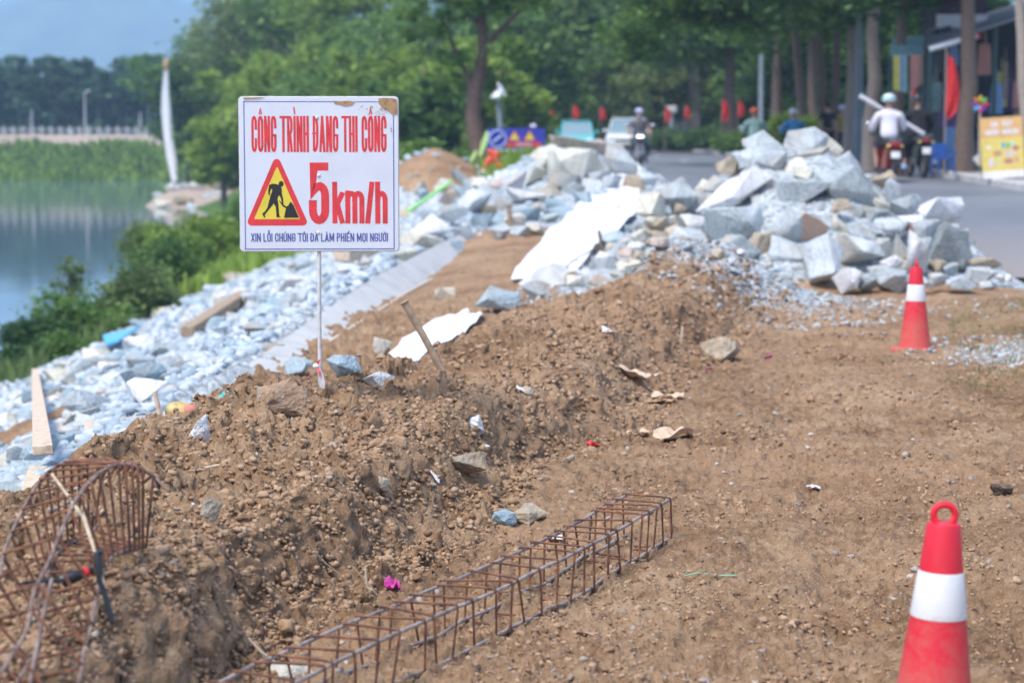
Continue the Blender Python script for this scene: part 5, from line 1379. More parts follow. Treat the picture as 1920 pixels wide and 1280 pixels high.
cloth([P(720, 700, 14.2), P(755, 645, 15.8), P(815, 605, 17.6), P(868, 588, 19)], [P(760, 706, 13.6), P(830, 648, 15.2), P(880, 616, 16.9), P(905, 596, 18.4)], 'narrow white sheet below the leaning stake beside the brown trench', seed_=5, amp=.06)
b = MB(); vs = [P(x, y, Y) for x, y, Y in ((972, 531, 21.3), (1000, 508, 21.5), (1030, 496, 21.8), (1060, 503, 21.9), (1058, 548, 21.2), (1030, 551, 21.0), (990, 549, 21.0))]
o_ = vs[0].copy(); f_ = [v - o_ for v in vs]; k = len(f_); bk = [v + Vector((.05, .5, .0)) for v in f_]
b.add(f_ + bk, [tuple(range(k)), tuple(range(2 * k - 1, k - 1, -1))] + [(i, (i + 1) % k, k + (i + 1) % k, k + i) for i in range(k)])
tag(b.build('concrete_block', M['concrete_w'], None, loc=o_), 'smooth grey-white concrete block at the lower end of the white cloth', 'concrete block')
up_ = Vector((0, 0, .10))
plank_between(ground(352, 640, 12) + up_, ground(458, 572, 12) + up_ * 1.2, .15, .12, M['wood'], 'wooden_plank', 'brown timber lying slantwise alone on the bank stones', 'plank')
plank_between(ground(66, 712, 9.5) + up_ * 1.3, ground(82, 905, 8.5) + up_ * 1.3, .085, .04, M['wood_pale'], 'wooden_plank', 'long pale plank running down the bank at the left edge', 'plank', up=Vector((0, -.3, 1)))
plank_between(P(72, 880, 11.2), P(58, 930, 10.2), .10, .04, M['wood_pale'], 'wooden_plank', 'short pale plank below the long one at the left edge', 'plank')
plank_between(P(170, 792, 13.5), P(176, 842, 12.2), .09, .03, M['wood_pale'], 'wooden_plank', 'short pale board below the big grey boulder at the left', 'plank')
plank_between(P(640, 480, 26), P(700, 470, 27), .22, .14, M['wood_pale'], 'wooden_plank', 'broad tan timber just under the right corner of the sign board', 'plank')
plank_between(P(605, 590, 20.5), P(725, 500, 26.), .20, .16, M['rock_dark'], 'stone_kerb', 'long stone block, its shaded face painted dark, above the concrete slab behind the sign post', 'kerb stone')  # dark stone colour stands for the shaded side of the block
plank_between(P(655, 773, 9.6), P(728, 775, 9.75), .05, .014, M['rock_dark'], 'slate_strip', 'flat grey strip of slate on the berm right of the sign post', 'slate')
b = MB(); vs = [P(x, y, 10.9) for x, y in ((385, 748), (440, 722), (458, 724), (478, 744), (400, 760))]; o_ = vs[0].copy(); f_ = [v - o_ for v in vs]; k = len(f_); bk = [v + Vector((0, .09, .02)) for v in f_]
b.add(f_ + bk, [tuple(range(k)), tuple(range(2 * k - 1, k - 1, -1))] + [(i, (i + 1) % k, k + (i + 1) % k, k + i) for i in range(k)])
tag(b.build('stone_slab', M['rock_dark'], None, loc=o_), 'grey slanted slab with a pale edge on the berm crest left of the sign', 'stone slab')
# blue tarpaulin scrap and hose
M['tarp'] = paint('blue_tarpaulin', (.10, .42, .68), .5, .08, 6); M['hose'] = paint('lime_green_hose', (.36, .85, .22), .4, .05, 6)
v = [ground(x, y, 12) + Vector((0, 0, .17)) for x, y in ((193, 650), (245, 640), (268, 630), (222, 664), (200, 670))]; o_ = v[0].copy()
b = MB(); b.add([q - o_ for q in v] + [q - o_ - Vector((0, 0, .03)) for q in v], [(0, 1, 2, 3, 4), (9, 8, 7, 6, 5)] + [(i, 5 + i, 5 + (i + 1) % 5, (i + 1) % 5) for i in range(5)])
tag(b.build('tarpaulin', M['tarp'], None, loc=o_), 'scrap of light blue tarpaulin on the bank below the bushes', 'tarpaulin')
v = [P(766, 396, 34.5), P(800, 372, 36.5), P(830, 352, 38.5), P(846, 340, 40)]
tag(MB().tube([q - v[0] for q in v], .034, 8).build('hose', M['hose'], None, smooth=True, loc=v[0]), 'lime green hose slanting over the farther rocks beside the sign', 'hose')
# ------------------------------------------------------------------ trees, bushes
M['bark'] = wood('tree_bark', (.17, .12, .09)); M['bark_pale'] = wood('pale_bark', (.33, .27, .22)); M['bark_grey'] = wood('grey_bark', (.24, .215, .19))
M['leaf_bright'] = foliage_mat('leaf_bright', (.11, .18, .03), (.26, .385, .06), (.42, .53, .11), .42)
M['leaf_mid'] = foliage_mat('leaf_mid', (.06, .13, .032), (.15, .27, .058), (.27, .40, .10), .4)
M['leaf_dark'] = foliage_mat('leaf_dark', (.034, .08, .027), (.075, .155, .046), (.15, .245, .07), .36)
M['leaf_olive'] = foliage_mat('leaf_olive', (.07, .12, .04), (.16, .23, .07), (.28, .34, .12), .4)
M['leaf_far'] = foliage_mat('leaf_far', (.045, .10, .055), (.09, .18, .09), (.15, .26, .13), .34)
def crown_mesh(name, blobs, n, size, seed_, spread=.28, droop=.0):
    """blobs: (x,y,z,rx,ry,rz). Leaf faces gathered in clumps through the volume of the crown."""
    r = np.random.RandomState(seed_)
    vol = np.array([b[3] * b[4] * b[5] for b in blobs]) ** .7; pr = vol / vol.sum()
    nc = max(12, n // 45); which = r.choice(len(blobs), nc, p=pr)
    B = np.array(blobs)[which]
    d = r.normal(size=(nc, 3)); d /= np.linalg.norm(d, axis=1)[:, None]
    rad = r.rand(nc) ** .45
    C = B[:, :3] + d * B[:, 3:6] * rad[:, None] * .92
    ci = r.randint(0, nc, n); cs = (B[ci, 3:6].mean(1) * spread)[:, None] * (.5 + r.rand(n, 1))
    pos = C[ci] + r.normal(size=(n, 3)) * cs * np.array([1, 1, .6]) * .6
    pos[:, 2] -= droop * r.rand(n)
    a = r.normal(size=(n, 3)); a[:, 2] *= .5; a /= np.linalg.norm(a, axis=1)[:, None]
    nrm = r.normal(size=(n, 3)) + np.array([0, 0, .9]); nrm -= a * (nrm * a).sum(1)[:, None]; nrm /= np.linalg.norm(nrm, axis=1)[:, None]
    b = np.cross(nrm, a); s = size * (.6 + .9 * r.rand(n, 1)); w = s * (.32 + .2 * r.rand(n, 1))
    p0 = pos - a * s * .5; p2 = pos + a * s * .5 - nrm * s * .12; p1 = pos + b * w * .5; p3 = pos - b * w * .5
    V = np.stack([p0, p1, p2, p3], 1).reshape(-1, 3); F = np.arange(n * 4).reshape(n, 4)
    return V, F
def crown(blobs, n, size, seed_, mat, parent, name='crown', **k):
    V, F = crown_mesh(name, blobs, n, size, seed_, **k); return np_mesh(name, V, F, mat, parent)
def trunk(parent, h, r0, mat, seed_, lean=(0, 0), limbs=5, name='trunk', crown_z=None, spread=1.6, r1=None):
    rr = random.Random(seed_); mb = MB(); pts = []; rs_ = []
    for i in range(9):
        t = i / 8; pts.append(Vector((lean[0] * t + rr.uniform(-.05, .05) * h * .15, lean[1] * t + rr.uniform(-.05, .05) * h * .1, h * t - .2 * (i == 0)))); rs_.append(r0 * (1.25 if i == 0 else 1) * (1 - .62 * t))
    mb.tube(pts, rs_, 10)
    for k in range(limbs):
        t = rr.uniform(.5, .95); i = int(t * 8); p = pts[i].lerp(pts[min(i + 1, 8)], t * 8 - i); a = rr.uniform(0, 6.28)
        d = Vector((math.cos(a), math.sin(a), rr.uniform(.5, 1.1))).normalized(); L = spread * rr.uniform(.7, 1.3)
        mb.tube([p, p + d * L * .4 + Vector((0, 0, .05)), p + d * L + Vector((0, 0, .2 * L))], [r0 * .4, r0 * .28, r0 * .1], 7)
    return mb.build(name, mat, parent, smooth=True)
def tree(loc, h, crown_r, crown_z, n, size, mats, seed_, label, group=None, r0=.18, lean=(0, 0), nblob=9, kind='tree', flat=.6, limbs=5, cat='tree'):
    t = thing(kind, loc, label, cat, group); rr = random.Random(seed_)
    trunk(t, h * .86, r0, M[mats[0]], seed_, lean, limbs, spread=crown_r * .6)
    bl = []
    for i in range(nblob):
        a = rr.uniform(0, 6.28); d = crown_r * rr.uniform(.15, .75); R = crown_r * rr.uniform(.32, .55)
        bl.append((lean[0] + d * math.cos(a), lean[1] + d * math.sin(a), crown_z + (h - crown_z) * rr.uniform(.18, .85), R, R, R * flat * rr.uniform(.8, 1.2)))
    crown(bl, n, size, seed_, M[mats[1]], t)
    return t
# right row along the pavement: crowns arching over the road
GR = 'street trees along the right pavement'
row = [  # photo x of the trunk, depth, trunk radius, crown radius, leaf, label
 (1632, 53, .21, 4.4, 'leaf_dark', 'thick pale trunked street tree right behind the lamp pole and the helmeted rider'),
 (1682, 47.5, .15, 3.6, 'leaf_dark', 'thin trunked street tree left of the hanging yellow banner'),
 (1561, 66, .16, 4.2, 'leaf_dark', 'slim street tree behind the person dressed in black'),
 (1592, 60, .17, 3.8, 'leaf_mid', 'slim grey street tree just left of the tall lamp pole'),
 (1520, 72, .18, 4.4, 'leaf_mid', 'street tree above the white helmet of the rider in blue'),
 (1456, 86, .24, 4.6, 'leaf_mid', 'street tree with a leaning trunk right of the orange helmet'),
 (1366, 97, .30, 5.2, 'leaf_dark', 'street tree with a red flag on its trunk left of the orange helmet'),
 (1300, 118, .38, 6.0, 'leaf_dark', 'pale trunked tree at the bend of the road in the middle distance'),
 (1262, 136, .25, 5.6, 'leaf_mid', 'tree behind the signboards at the bend of the road'),
]
for i, (px, Y, r0, cr, lf, lab) in enumerate(row):
    x = (px - 960) / FPX * Y; z = float(road_z(Y)) + .1
    tree((x, Y, z), 7.5 + Y * .05, cr, 2.1 + .012 * Y, int(15000), .20 + Y * .0012, ('bark_pale' if i in (0, 3, 7) else 'bark', lf), 40 + i, lab, GR, r0, nblob=13, flat=.6, limbs=7)
# trunks at the right: the big dark one before the stall, the pale one at the edge
tree((P(1812, 330, 45.5).x, 45.5, .80), 8.6, 3.6, 5.2, 9000, .22, ('bark', 'leaf_dark'), 71, 'big dark trunked tree standing on the pavement between the blue chair and the stall', GR, .21, nblob=9)
tree((P(1925, 345, 42).x, 42, .8), 8.4, 2.6, 5.4, 6000, .22, ('bark_pale', 'leaf_dark'), 72, 'twisted pale trunk leaning in at the right edge behind the yellow menu board', GR, .13, lean=(-.5, 0), nblob=7)
# canopy trees farther in, filling the vista
GV = 'trees closing the view down the road'
vis = [(1010, 150, 8, 13, 'leaf_mid', 'green tree behind the teal car, left side of the avenue'), (1075, 165, 8, 12.5, 'leaf_dark', 'dark tree straight above the teal car'), (1130, 150, 7.5, 13, 'leaf_dark', 'dark tree in the avenue between the teal and the white car'),
       (1185, 140, 7.5, 13.5, 'leaf_dark', 'large dark tree above the white car'), (1225, 120, 5.5, 11, 'leaf_olive', 'olive green tree above the oncoming motorbike'), (1330, 130, 7, 13, 'leaf_dark', 'very dark tree behind the bend of the road'), (1420, 128, 7.5, 13, 'leaf_mid', 'tall tree behind the orange helmeted rider'),
       (1500, 110, 7, 12, 'leaf_mid', 'tall tree far behind the rider in blue'), (1590, 100, 7, 11.5, 'leaf_dark', 'tall dark tree behind the lamp pole'), (1690, 85, 6, 10, 'leaf_dark', 'dark tree behind the stall canopy'), (1040, 210, 10, 18, 'leaf_mid', 'tallest tree on the horizon left of the avenue'), (1150, 215, 10, 15, 'leaf_mid', 'tree on the horizon above the white car'),
       (985, 118, 5.0, 8.5, 'leaf_mid', 'mid green tree right behind the street lamp'), (1250, 190, 10, 19, 'leaf_bright', 'bright green tree far behind the bend')]
for i, (px, Y, cr, h, lf, lab) in enumerate(vis):
    tree(((px - 960) / FPX * Y, Y, .7), h, cr, 1.6, 15000, .30 + Y * .0010, ('bark', lf), 90 + i, lab, GV, .3, nblob=15, flat=.75, limbs=4)
# an overhanging branchy tree close by on the right: its crown fills the top
for i, (px, Y, zc_, cr, lab) in enumerate([(1330, 62, 5.0, 2.9, 'dark crowned tree overhanging the road at the top, left of the orange helmet'), (1480, 58, 5.6, 3.0, 'tree whose crown hangs over the road above the two riders')]):
    x = (px - 960) / FPX * Y
    t = thing('tree', (9.9 if i else 9.7, Y + 9, .8), lab, 'tree', GR); trunk(t, 7.5, .17, M['bark'], 300 + i, (-1.2, -4), 6)
    rr = random.Random(700 + i)
    crown([(x - 9.8 + rr.uniform(-2.0, 2.0), -9 + rr.uniform(-3, 3), zc_ - .8 + rr.uniform(-.6, 1.8), 1.5, 1.5, .75) for _ in range(10)], 14000, .22, 310 + i, M['leaf_mid' if i == 0 else 'leaf_dark'], t)

# the tree with a bent reddish trunk on the left verge
tb = (905 - 960) / FPX * 68
t = thing('tree', (tb, 68, .8), 'tree with a bent reddish brown trunk standing left of the road behind the blue banner', 'tree')
mb = MB(); q = lambda x, y: P(x, y, 68) - Vector((tb, 68, .8))
mb.tube([q(908, 318), q(902, 288), q(893, 255), q(887, 215), q(890, 180), q(899, 140), q(906, 95), q(905, 50), q(900, -10), q(905, -70)], [.33, .29, .27, .26, .24, .20, .17, .15, .13, .1], 10)
mb.tube([q(888, 200), q(884, 175), q(880, 150), q(850, 90), q(830, 30)], [.2, .14, .1, .07, .05], 8)
mb.tube([q(905, 95), q(935, 60), q(975, 20), q(1010, -20)], [.12, .09, .07, .05], 8)
mb.tube([q(905, 50), q(870, 20), q(820, -30)], [.12, .08, .05], 8)
mb.build('trunk', paint('reddish_bark', (.19, .115, .09), .9, .2, 9, bmp=.5), t, smooth=True)
rr = random.Random(77); bl = []
for (x, y, r_) in [(780, 20, .75), (830, 50, .8), (870, 10, .9), (760, 60, .5), (900, -20, 1.0), (950, 20, .8), (1000, -5, .8), (1030, 15, .4), (960, 90, .75), (990, 120, .5), (840, 110, .7), (930, 150, .55), (960, 190, .4), (870, 150, .5), (800, -30, 1.), (980, -50, 1.2), (890, -80, 1.4), (820, 170, .55)]:
    v = q(x, y); bl.append((v.x, v.y + rr.uniform(-1.2, 1.2), v.z, r_, r_ * 1.3, r_ * .62))
crown(bl, 12000, .20, 501, M['leaf_mid'], t)
# left bank grove
GL_ = 'trees of the left bank grove'
gv = [(375, 168, 5.2, 9.0, 'leaf_mid'), (458, 168, 6.2, 11.5, 'leaf_mid'), (520, 160, 6.5, 13.5, 'leaf_olive'), (600, 150, 6.5, 13, 'leaf_mid'), (690, 140, 6.0, 11.5, 'leaf_bright'), (770, 130, 5.5, 9.5, 'leaf_mid'), (560, 135, 4.6, 8.2, 'leaf_bright'), (480, 128, 4.2, 6.6, 'leaf_bright'), (420, 118, 3.0, 4.6, 'leaf_bright'), (640, 118, 4.4, 7.2, 'leaf_mid'), (720, 105, 3.8, 6.2, 'leaf_bright'), (820, 110, 3.6, 6.5, 'leaf_mid'), (790, 88, 2.6, 4.3, 'leaf_mid'), (860, 98, 3.0, 5.6, 'leaf_bright'), (940, 100, 2.8, 5.0, 'leaf_bright'), (352, 186, 4, 9.0, 'leaf_dark'), (970, 130, 4.5, 8.2, 'leaf_mid')]
gl = ['dark edged tree at the left tip of the grove above the water', 'tall tree at the left shoulder of the grove', 'tall olive tree above the left half of the sign', 'tall tree above the right half of the sign', 'bright green tree right of the sign top', 'green tree left of the bent reddish trunk, farther back', 'low bright tree right behind the sign', 'bright yellow-green tree left of the sign', 'low bright bush-like tree near the water left of the sign', 'green tree hidden by the right side of the sign', 'bright tree touching the right edge of the sign', 'green tree just left of the bent reddish trunk', 'low dark-leaved tree over the brown spoil heap', 'bright tree behind the bent reddish trunk', 'bright tree around the street lamp', 'darkest tree at the far left tip of the grove', 'green tree behind the blue banner']
for i, ((px, Y, cr, h, lf), lab) in enumerate(zip(gv, gl)):
    x = (px - 960) / FPX * Y; z = min(.7, max(-2.6, hz(x, Y)))
    tree((x, Y, z - .3), h + (.4 - z) * .6, cr, 1.0 if cr < 5 else 1.6, 13000 if cr > 3.5 else 8000, .22 + Y * .0012, ('bark', lf), 130 + i, lab, GL_, .2, nblob=14, flat=.8, limbs=3)
# far bank trees
GF = 'trees on the far bank'
fp = []
for k in range(4):
    rr = random.Random(900 + k); t = thing('tree', (0, 0, 0), 'x', 'tree', GF); h = 8.8
    trunk(t, h * .8, .13, M['bark_grey'], 910 + k, (rr.uniform(-.3, .3), 0), 3, spread=1.2)
    bl = [(rr.uniform(-1.3, 1.3), rr.uniform(-1, 1), rr.uniform(.8, 8.0), rr.uniform(.9, 1.5), 1.2, rr.uniform(.7, 1.3)) for _ in range(15)]
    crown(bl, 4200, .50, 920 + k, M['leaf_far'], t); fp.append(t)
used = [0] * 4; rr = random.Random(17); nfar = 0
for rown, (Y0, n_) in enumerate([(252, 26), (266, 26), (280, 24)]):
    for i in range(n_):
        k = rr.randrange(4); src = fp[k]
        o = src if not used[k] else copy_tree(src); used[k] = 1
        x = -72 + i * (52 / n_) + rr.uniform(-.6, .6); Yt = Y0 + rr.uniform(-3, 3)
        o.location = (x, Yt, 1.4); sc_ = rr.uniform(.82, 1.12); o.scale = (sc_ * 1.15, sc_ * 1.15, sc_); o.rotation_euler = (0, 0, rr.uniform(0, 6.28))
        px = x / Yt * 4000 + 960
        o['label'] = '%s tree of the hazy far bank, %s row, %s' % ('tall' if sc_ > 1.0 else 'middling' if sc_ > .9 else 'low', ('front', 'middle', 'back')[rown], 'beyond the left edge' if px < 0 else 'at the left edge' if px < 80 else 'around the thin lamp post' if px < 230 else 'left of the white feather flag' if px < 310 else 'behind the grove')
# far bank railing posts
M['rail_white'] = paint('white_railing', (.6, .6, .6), .6, .06, 10)
rl = thing('railing', (-50, 237, 1.5), 'long white post railing on the far bank embankment', 'railing')
for i in range(46):
    x = -22 + i * 1.05 - 1.0
    mb = MB(); mb.box((x, 0, .36), (.2, .2, .8), bev=.05); mb.box((x, 0, .8), (.28, .28, .12), bev=.04); mb.build('post', M['rail_white'], rl)
mb = MB(); mb.tube([(-23.5, 0, .55), (25.5, 0, .55)], .05, 6); mb.build('rail', M['rail_white'], rl)
for i, (px, top, lab) in enumerate([(160, 172, 'thin white lamp post rising from the far bank railing, left part'), (60, 205, 'short pale bare pole on the far bank near the left edge'), (263, 210, 'short pale pole on the far bank left of the feather flag')]):
    p = P(px, 245, 240); tp = P(px, top, 240)
    t = thing('lamp_post', (p.x, 240, 1.5), lab, 'lamp post')
    MB().tube([(0, 0, 0), (0, 0, tp.z - 1.5)], [.10, .05], 8).build('pole', M['rail_white'], t, smooth=True)
    if i == 0: MB().tube([(0, 0, tp.z - 1.6), (.3, -.2, tp.z - 1.45), (.7, -.3, tp.z - 1.45)], [.05, .07, .08], 8).build('lamp_head', M['rail_white'], t, smooth=True)
# reeds on the far shore and waterside vegetation: uncountable
def reeds(name, n, fx, lab, size, mat, seed_):
    r = np.random.RandomState(seed_); X, Y, h = fx(r, n); Z = H(X, Y)
    a = r.rand(n) * 6.28; lean = r.normal(size=(n, 2)) * .25 * h[:, None]; w = size * (.5 + r.rand(n))
    p0 = np.stack([X - np.cos(a) * w, Y - np.sin(a) * w, Z - .05], -1); p1 = np.stack([X + np.cos(a) * w, Y + np.sin(a) * w, Z - .05], -1)
    p2 = np.stack([X + lean[:, 0] + np.cos(a) * w * .3, Y + lean[:, 1], Z + h], -1); p3 = np.stack([X + lean[:, 0] - np.cos(a) * w * .3, Y + lean[:, 1], Z + h * .96], -1)
    o = np_mesh(name, np.stack([p0, p1, p2, p3], 1).reshape(-1, 3), np.arange(n * 4).reshape(n, 4), mat)
    return tag(o, lab, 'reeds', kind='stuff')
def fx1(r, n):
    X = -85 + 95 * r.rand(n); Y = 212 + 21 * r.rand(n); h = (.7 + 1.0 * r.rand(n)) * (.8 + .5 * np.sin(X * .4 + Y * .3) * np.sin(X * .13)); return X, Y, np.maximum(h, .3)
reeds('reeds', 16000, fx1, 'green reeds and low growth along the far waterline', .28, M['leaf_bright'], 3)
def fx2(r, n):
    Y = 46 + 70 * r.rand(n) ** 1.3; X = -12 + 14 * r.rand(n); k = (X > water_x(Y) + .3) & (X < 1.9) & (np.hypot((X + 1.75) / 1.8, (Y - 49) / 3.3) > 1); X, Y = X[k], Y[k]
    return X, Y, .15 + .5 * r.rand(len(X)) ** 2
def reeds2(name, n, fx, lab, size, mat, seed_):
    r = np.random.RandomState(seed_); X, Y, h = fx(r, n); return reeds(name, len(X), lambda rr_, m: (X, Y, h), lab, size, mat, seed_ + 1)
reeds2('grass', 30000, fx2, 'rough green grass on the bank beyond the rock heaps', .05, M['leaf_bright'], 5)
def fx3(r, n):
    Y = 28 + 40 * r.rand(n); X = -9.6 + 2.8 * r.rand(n); k = X < -6.9 - .3 * np.sin(Y); X, Y = X[k], Y[k]; return X, Y, .1 + .35 * r.rand(len(X)) ** 2
reeds2('grass', 16000, fx3, 'green grass and weeds between the bank stones and the river', .03, M['leaf_olive'], 8)
def fx4(r, n):
    Y = 13.5 + 12 * r.rand(n); X = Y * (.205 + .06 * r.rand(n)); k = fbm(X * 1.3, Y * 1.1, 3) > .05; X, Y = X[k], Y[k]; return X, Y, .015 + .03 * r.rand(len(X))
reeds2('grass', 5000, fx4, 'sparse short grass on the dirt right of the far cone', .004, M['leaf_olive'], 9)
# bushes by the water, each a shrub
GB = 'bushes at the waterline below the bank stones'
def bush(px, py, w, h, lf, lab, seed_, n=5200, size=.11, Y=None, stems=7):
    if Y is None: Y = ground(px, py + h * .45, 12).y
    c = P(px, py + h / 2, Y); k = S(Y); t = thing('bush', c, lab, 'bush', GB); rr = random.Random(seed_); n = int(n * 1.7)
    W, Hh = w * k, h * k; bl = []
    for i in range(9):
        u = rr.uniform(-.42, .42); v = rr.uniform(.2, .78) * (1 - abs(u) * .7)
        bl.append((u * W, rr.uniform(-.3, .3) * W, v * Hh, W * .27, W * .28, Hh * .30))
    V, F = crown_mesh('x', bl, n, size, seed_, spread=.5); np_mesh('foliage', V, F, M[lf], t)
    mb = MB()
    for i in range(stems):
        b_ = Vector(bl[i % 9][:3]); mb.tube([(b_.x * .25, b_.y * .3, -.3), (b_.x * .6, b_.y * .6, b_.z * .5), (b_.x, b_.y, b_.z)], [.03, .022, .01], 5)
    mb.build('stems', M['bark'], t); return t
bush(75, 632, 120, 130, 'leaf_dark', 'dark bush at the left end above the pale stones', 601, Y=36, size=.10)
bush(165, 590, 170, 190, 'leaf_mid', 'tall ragged bush at the left, over the blue tarpaulin scrap', 602, Y=37, size=.10)
bush(255, 560, 150, 170, 'leaf_olive', 'olive green bush in the middle of the waterline bushes', 603, Y=40, size=.11)
bush(330, 510, 150, 150, 'leaf_mid', 'bush behind the dead branches', 604, Y=48, size=.12)
bush(370, 450, 160, 110, 'leaf_bright', 'bright green bush left of the sign board', 605, Y=60, size=.15)
bush(300, 450, 110, 90, 'leaf_olive', 'low olive bush at the water left of the bright one', 606, Y=60, size=.13)
bush(440, 470, 130, 100, 'leaf_bright', 'bright green bush right behind the left edge of the sign board', 607, Y=60, size=.14)
bush(420, 530, 100, 60, 'leaf_bright', 'low fresh green bush just above the bank stones', 608, Y=47, size=.1)
bush(480, 400, 120, 70, 'leaf_mid', 'bush hidden behind the lower left of the sign board', 609, Y=80, size=.15)
bush(130, 520, 60, 110, 'leaf_olive', 'thin wispy shoots sticking up over the left bush', 610, Y=38, n=500, size=.08, stems=9)
bush(785, 300, 120, 80, 'leaf_mid', 'green bush behind the brown spoil heap', 611, Y=62, size=.16)
bush(930, 290, 80, 50, 'leaf_bright', 'low green bush below the blue banner', 612, Y=70, size=.14)
bush(1255, 262, 110, 40, 'leaf_dark', 'dark clipped hedge at the bend of the road', 613, Y=110, size=.2)
bush(1345, 262, 120, 44, 'leaf_dark', 'dark hedge between the trunks at the bend', 614, Y=108, size=.2)
bush(1410, 262, 110, 40, 'leaf_mid', 'green hedge behind the orange helmeted rider', 615, Y=92, size=.2)
bush(1500, 240, 100, 60, 'leaf_bright', 'bright plants on the pavement behind the rider in blue', 616, Y=66, size=.14)
bush(40, 672, 90, 60, 'leaf_dark', 'low dark bush at the very left edge by the water', 617, Y=33, size=.09)
bush(120, 655, 110, 60, 'leaf_mid', 'low bush in front of the tall ragged one, above the pale stones', 618, Y=33.5, size=.09)
bush(215, 620, 100, 60, 'leaf_olive', 'low olive bush just above the blue tarpaulin scrap', 619, Y=37, size=.09)
bush(300, 585, 100, 60, 'leaf_dark', 'low dark bush under the dead branches', 620, Y=42, size=.1)
bush(375, 545, 100, 56, 'leaf_mid', 'low bush on the edge of the stones above the slanting timber', 621, Y=48, size=.1)
M['dead'] = wood('dead_branches', (.30, .20, .13))
t = thing('brushwood', ground(300, 575, 14), 'tangle of dead brown branches below the bushes', 'brushwood'); rr = random.Random(5)
k = S(t.location.y)
for i in range(26):
    a = Vector((rr.uniform(-60, 70), rr.uniform(-40, 60), 0)) ; b_ = a + Vector((rr.uniform(-50, 70), 0, rr.uniform(10, 60)))
    MB().tube([a * k, (a.lerp(b_, .5) + Vector((0, 0, 8))) * k, b_ * k], [.03, .022, .008], 5).build('branch', M['dead'], t)

GU = 'dark shrubs behind the street trees'
for i, (px, Y, w_, h_, lab) in enumerate([(1030, 135, 110, 90, 'dark tall shrub left of the teal car'), (1110, 138, 120, 100, 'dark tall shrub between the teal and the white car'), (1180, 142, 110, 95, 'dark tall shrub behind the white car'), (1330, 122, 120, 100, 'dark tall shrub behind the trunks at the bend'), (1400, 112, 130, 110, 'dark tall shrub just left of the orange helmet'),
        (1470, 100, 130, 110, 'dark tall shrub between the two helmets'), (1540, 88, 130, 120, 'dark tall shrub behind the person in black'), (1620, 76, 130, 120, 'dark tall shrub behind the tall lamp pole'), (1700, 66, 130, 130, 'dark tall shrub behind the hanging banners'), (1270, 150, 110, 90, 'dark tall shrub behind the notice boards')]):
    c = P(px, 262, Y); k = S(Y); t = thing('shrub', (c.x, Y, .7), lab, 'shrub', GU); rr = random.Random(i)
    bl = [(rr.uniform(-.4, .4) * w_ * k, rr.uniform(-1, 1), rr.uniform(.1, .85) * h_ * k, w_ * k * .28, 1.2, h_ * k * .22) for _ in range(12)]
    V, F = crown_mesh('x', bl, 9000, .26, 850 + i, spread=.5); np_mesh('foliage', V, F, M['leaf_dark' if i % 3 else 'leaf_mid'], t)
    MB().tube([(0, 0, -.3), (.1, 0, h_ * k * .5), (0, 0, h_ * k * .8)], [.09, .06, .03], 6).build('stems', M['bark'], t)
# ------------------------------------------------------------------ people, vehicles, street furniture
def pt_mat(name, col, rough=.6, **k): M[name] = paint(name, col, rough, **k); return M[name]
pt_mat('skin', (.42, .24, .16), .55, var=.05); pt_mat('cloth_white', (.66, .63, .66), .85, scale=5, var=.06); pt_mat('cloth_grey', (.12, .12, .135), .9); pt_mat('cloth_sage', (.26, .40, .36), .9)
pt_mat('cloth_blue', (.06, .24, .46), .9); pt_mat('cloth_black', (.014, .014, .018), .9); pt_mat('cloth_khaki', (.30, .22, .15), .9); pt_mat('cloth_dark', (.035, .035, .04), .9); pt_mat('cloth_mustard', (.34, .25, .06), .9)
pt_mat('helmet_white', (.70, .74, .76), .25, coat=.4); pt_mat('helmet_teal', (.15, .55, .56), .3); pt_mat('helmet_orange', (.62, .12, .05), .35); pt_mat('helmet_dark', (.03, .03, .035), .25); pt_mat('helmet_violet', (.45, .42, .62), .3)
pt_mat('tyre', (.02, .02, .02), .85); pt_mat('alloy', (.3, .3, .31), .35, metal=.7); pt_mat('chrome', (.62, .62, .64), .15, metal=.9); pt_mat('bike_red', (.28, .02, .025), .25, coat=.5); pt_mat('bike_dark', (.022, .024, .03), .25, coat=.5); pt_mat('bike_grey', (.13, .14, .16), .25, coat=.5)
pt_mat('lens_red', (.40, .02, .02), .2); pt_mat('plate', (.62, .62, .6), .5); pt_mat('mirror_glass', (.75, .78, .8), .1, metal=.6); pt_mat('mask', (.72, .74, .76), .7); pt_mat('hair', (.012, .010, .010), .7)
m_, nt_, b_ = new_mat('lit_headlight'); b_.inputs['Base Color'].default_value = (1, .97, .9, 1); b_.inputs['Emission Color'].default_value = (1, .96, .9, 1); b_.inputs['Emission Strength'].default_value = 3; M['lit'] = m_
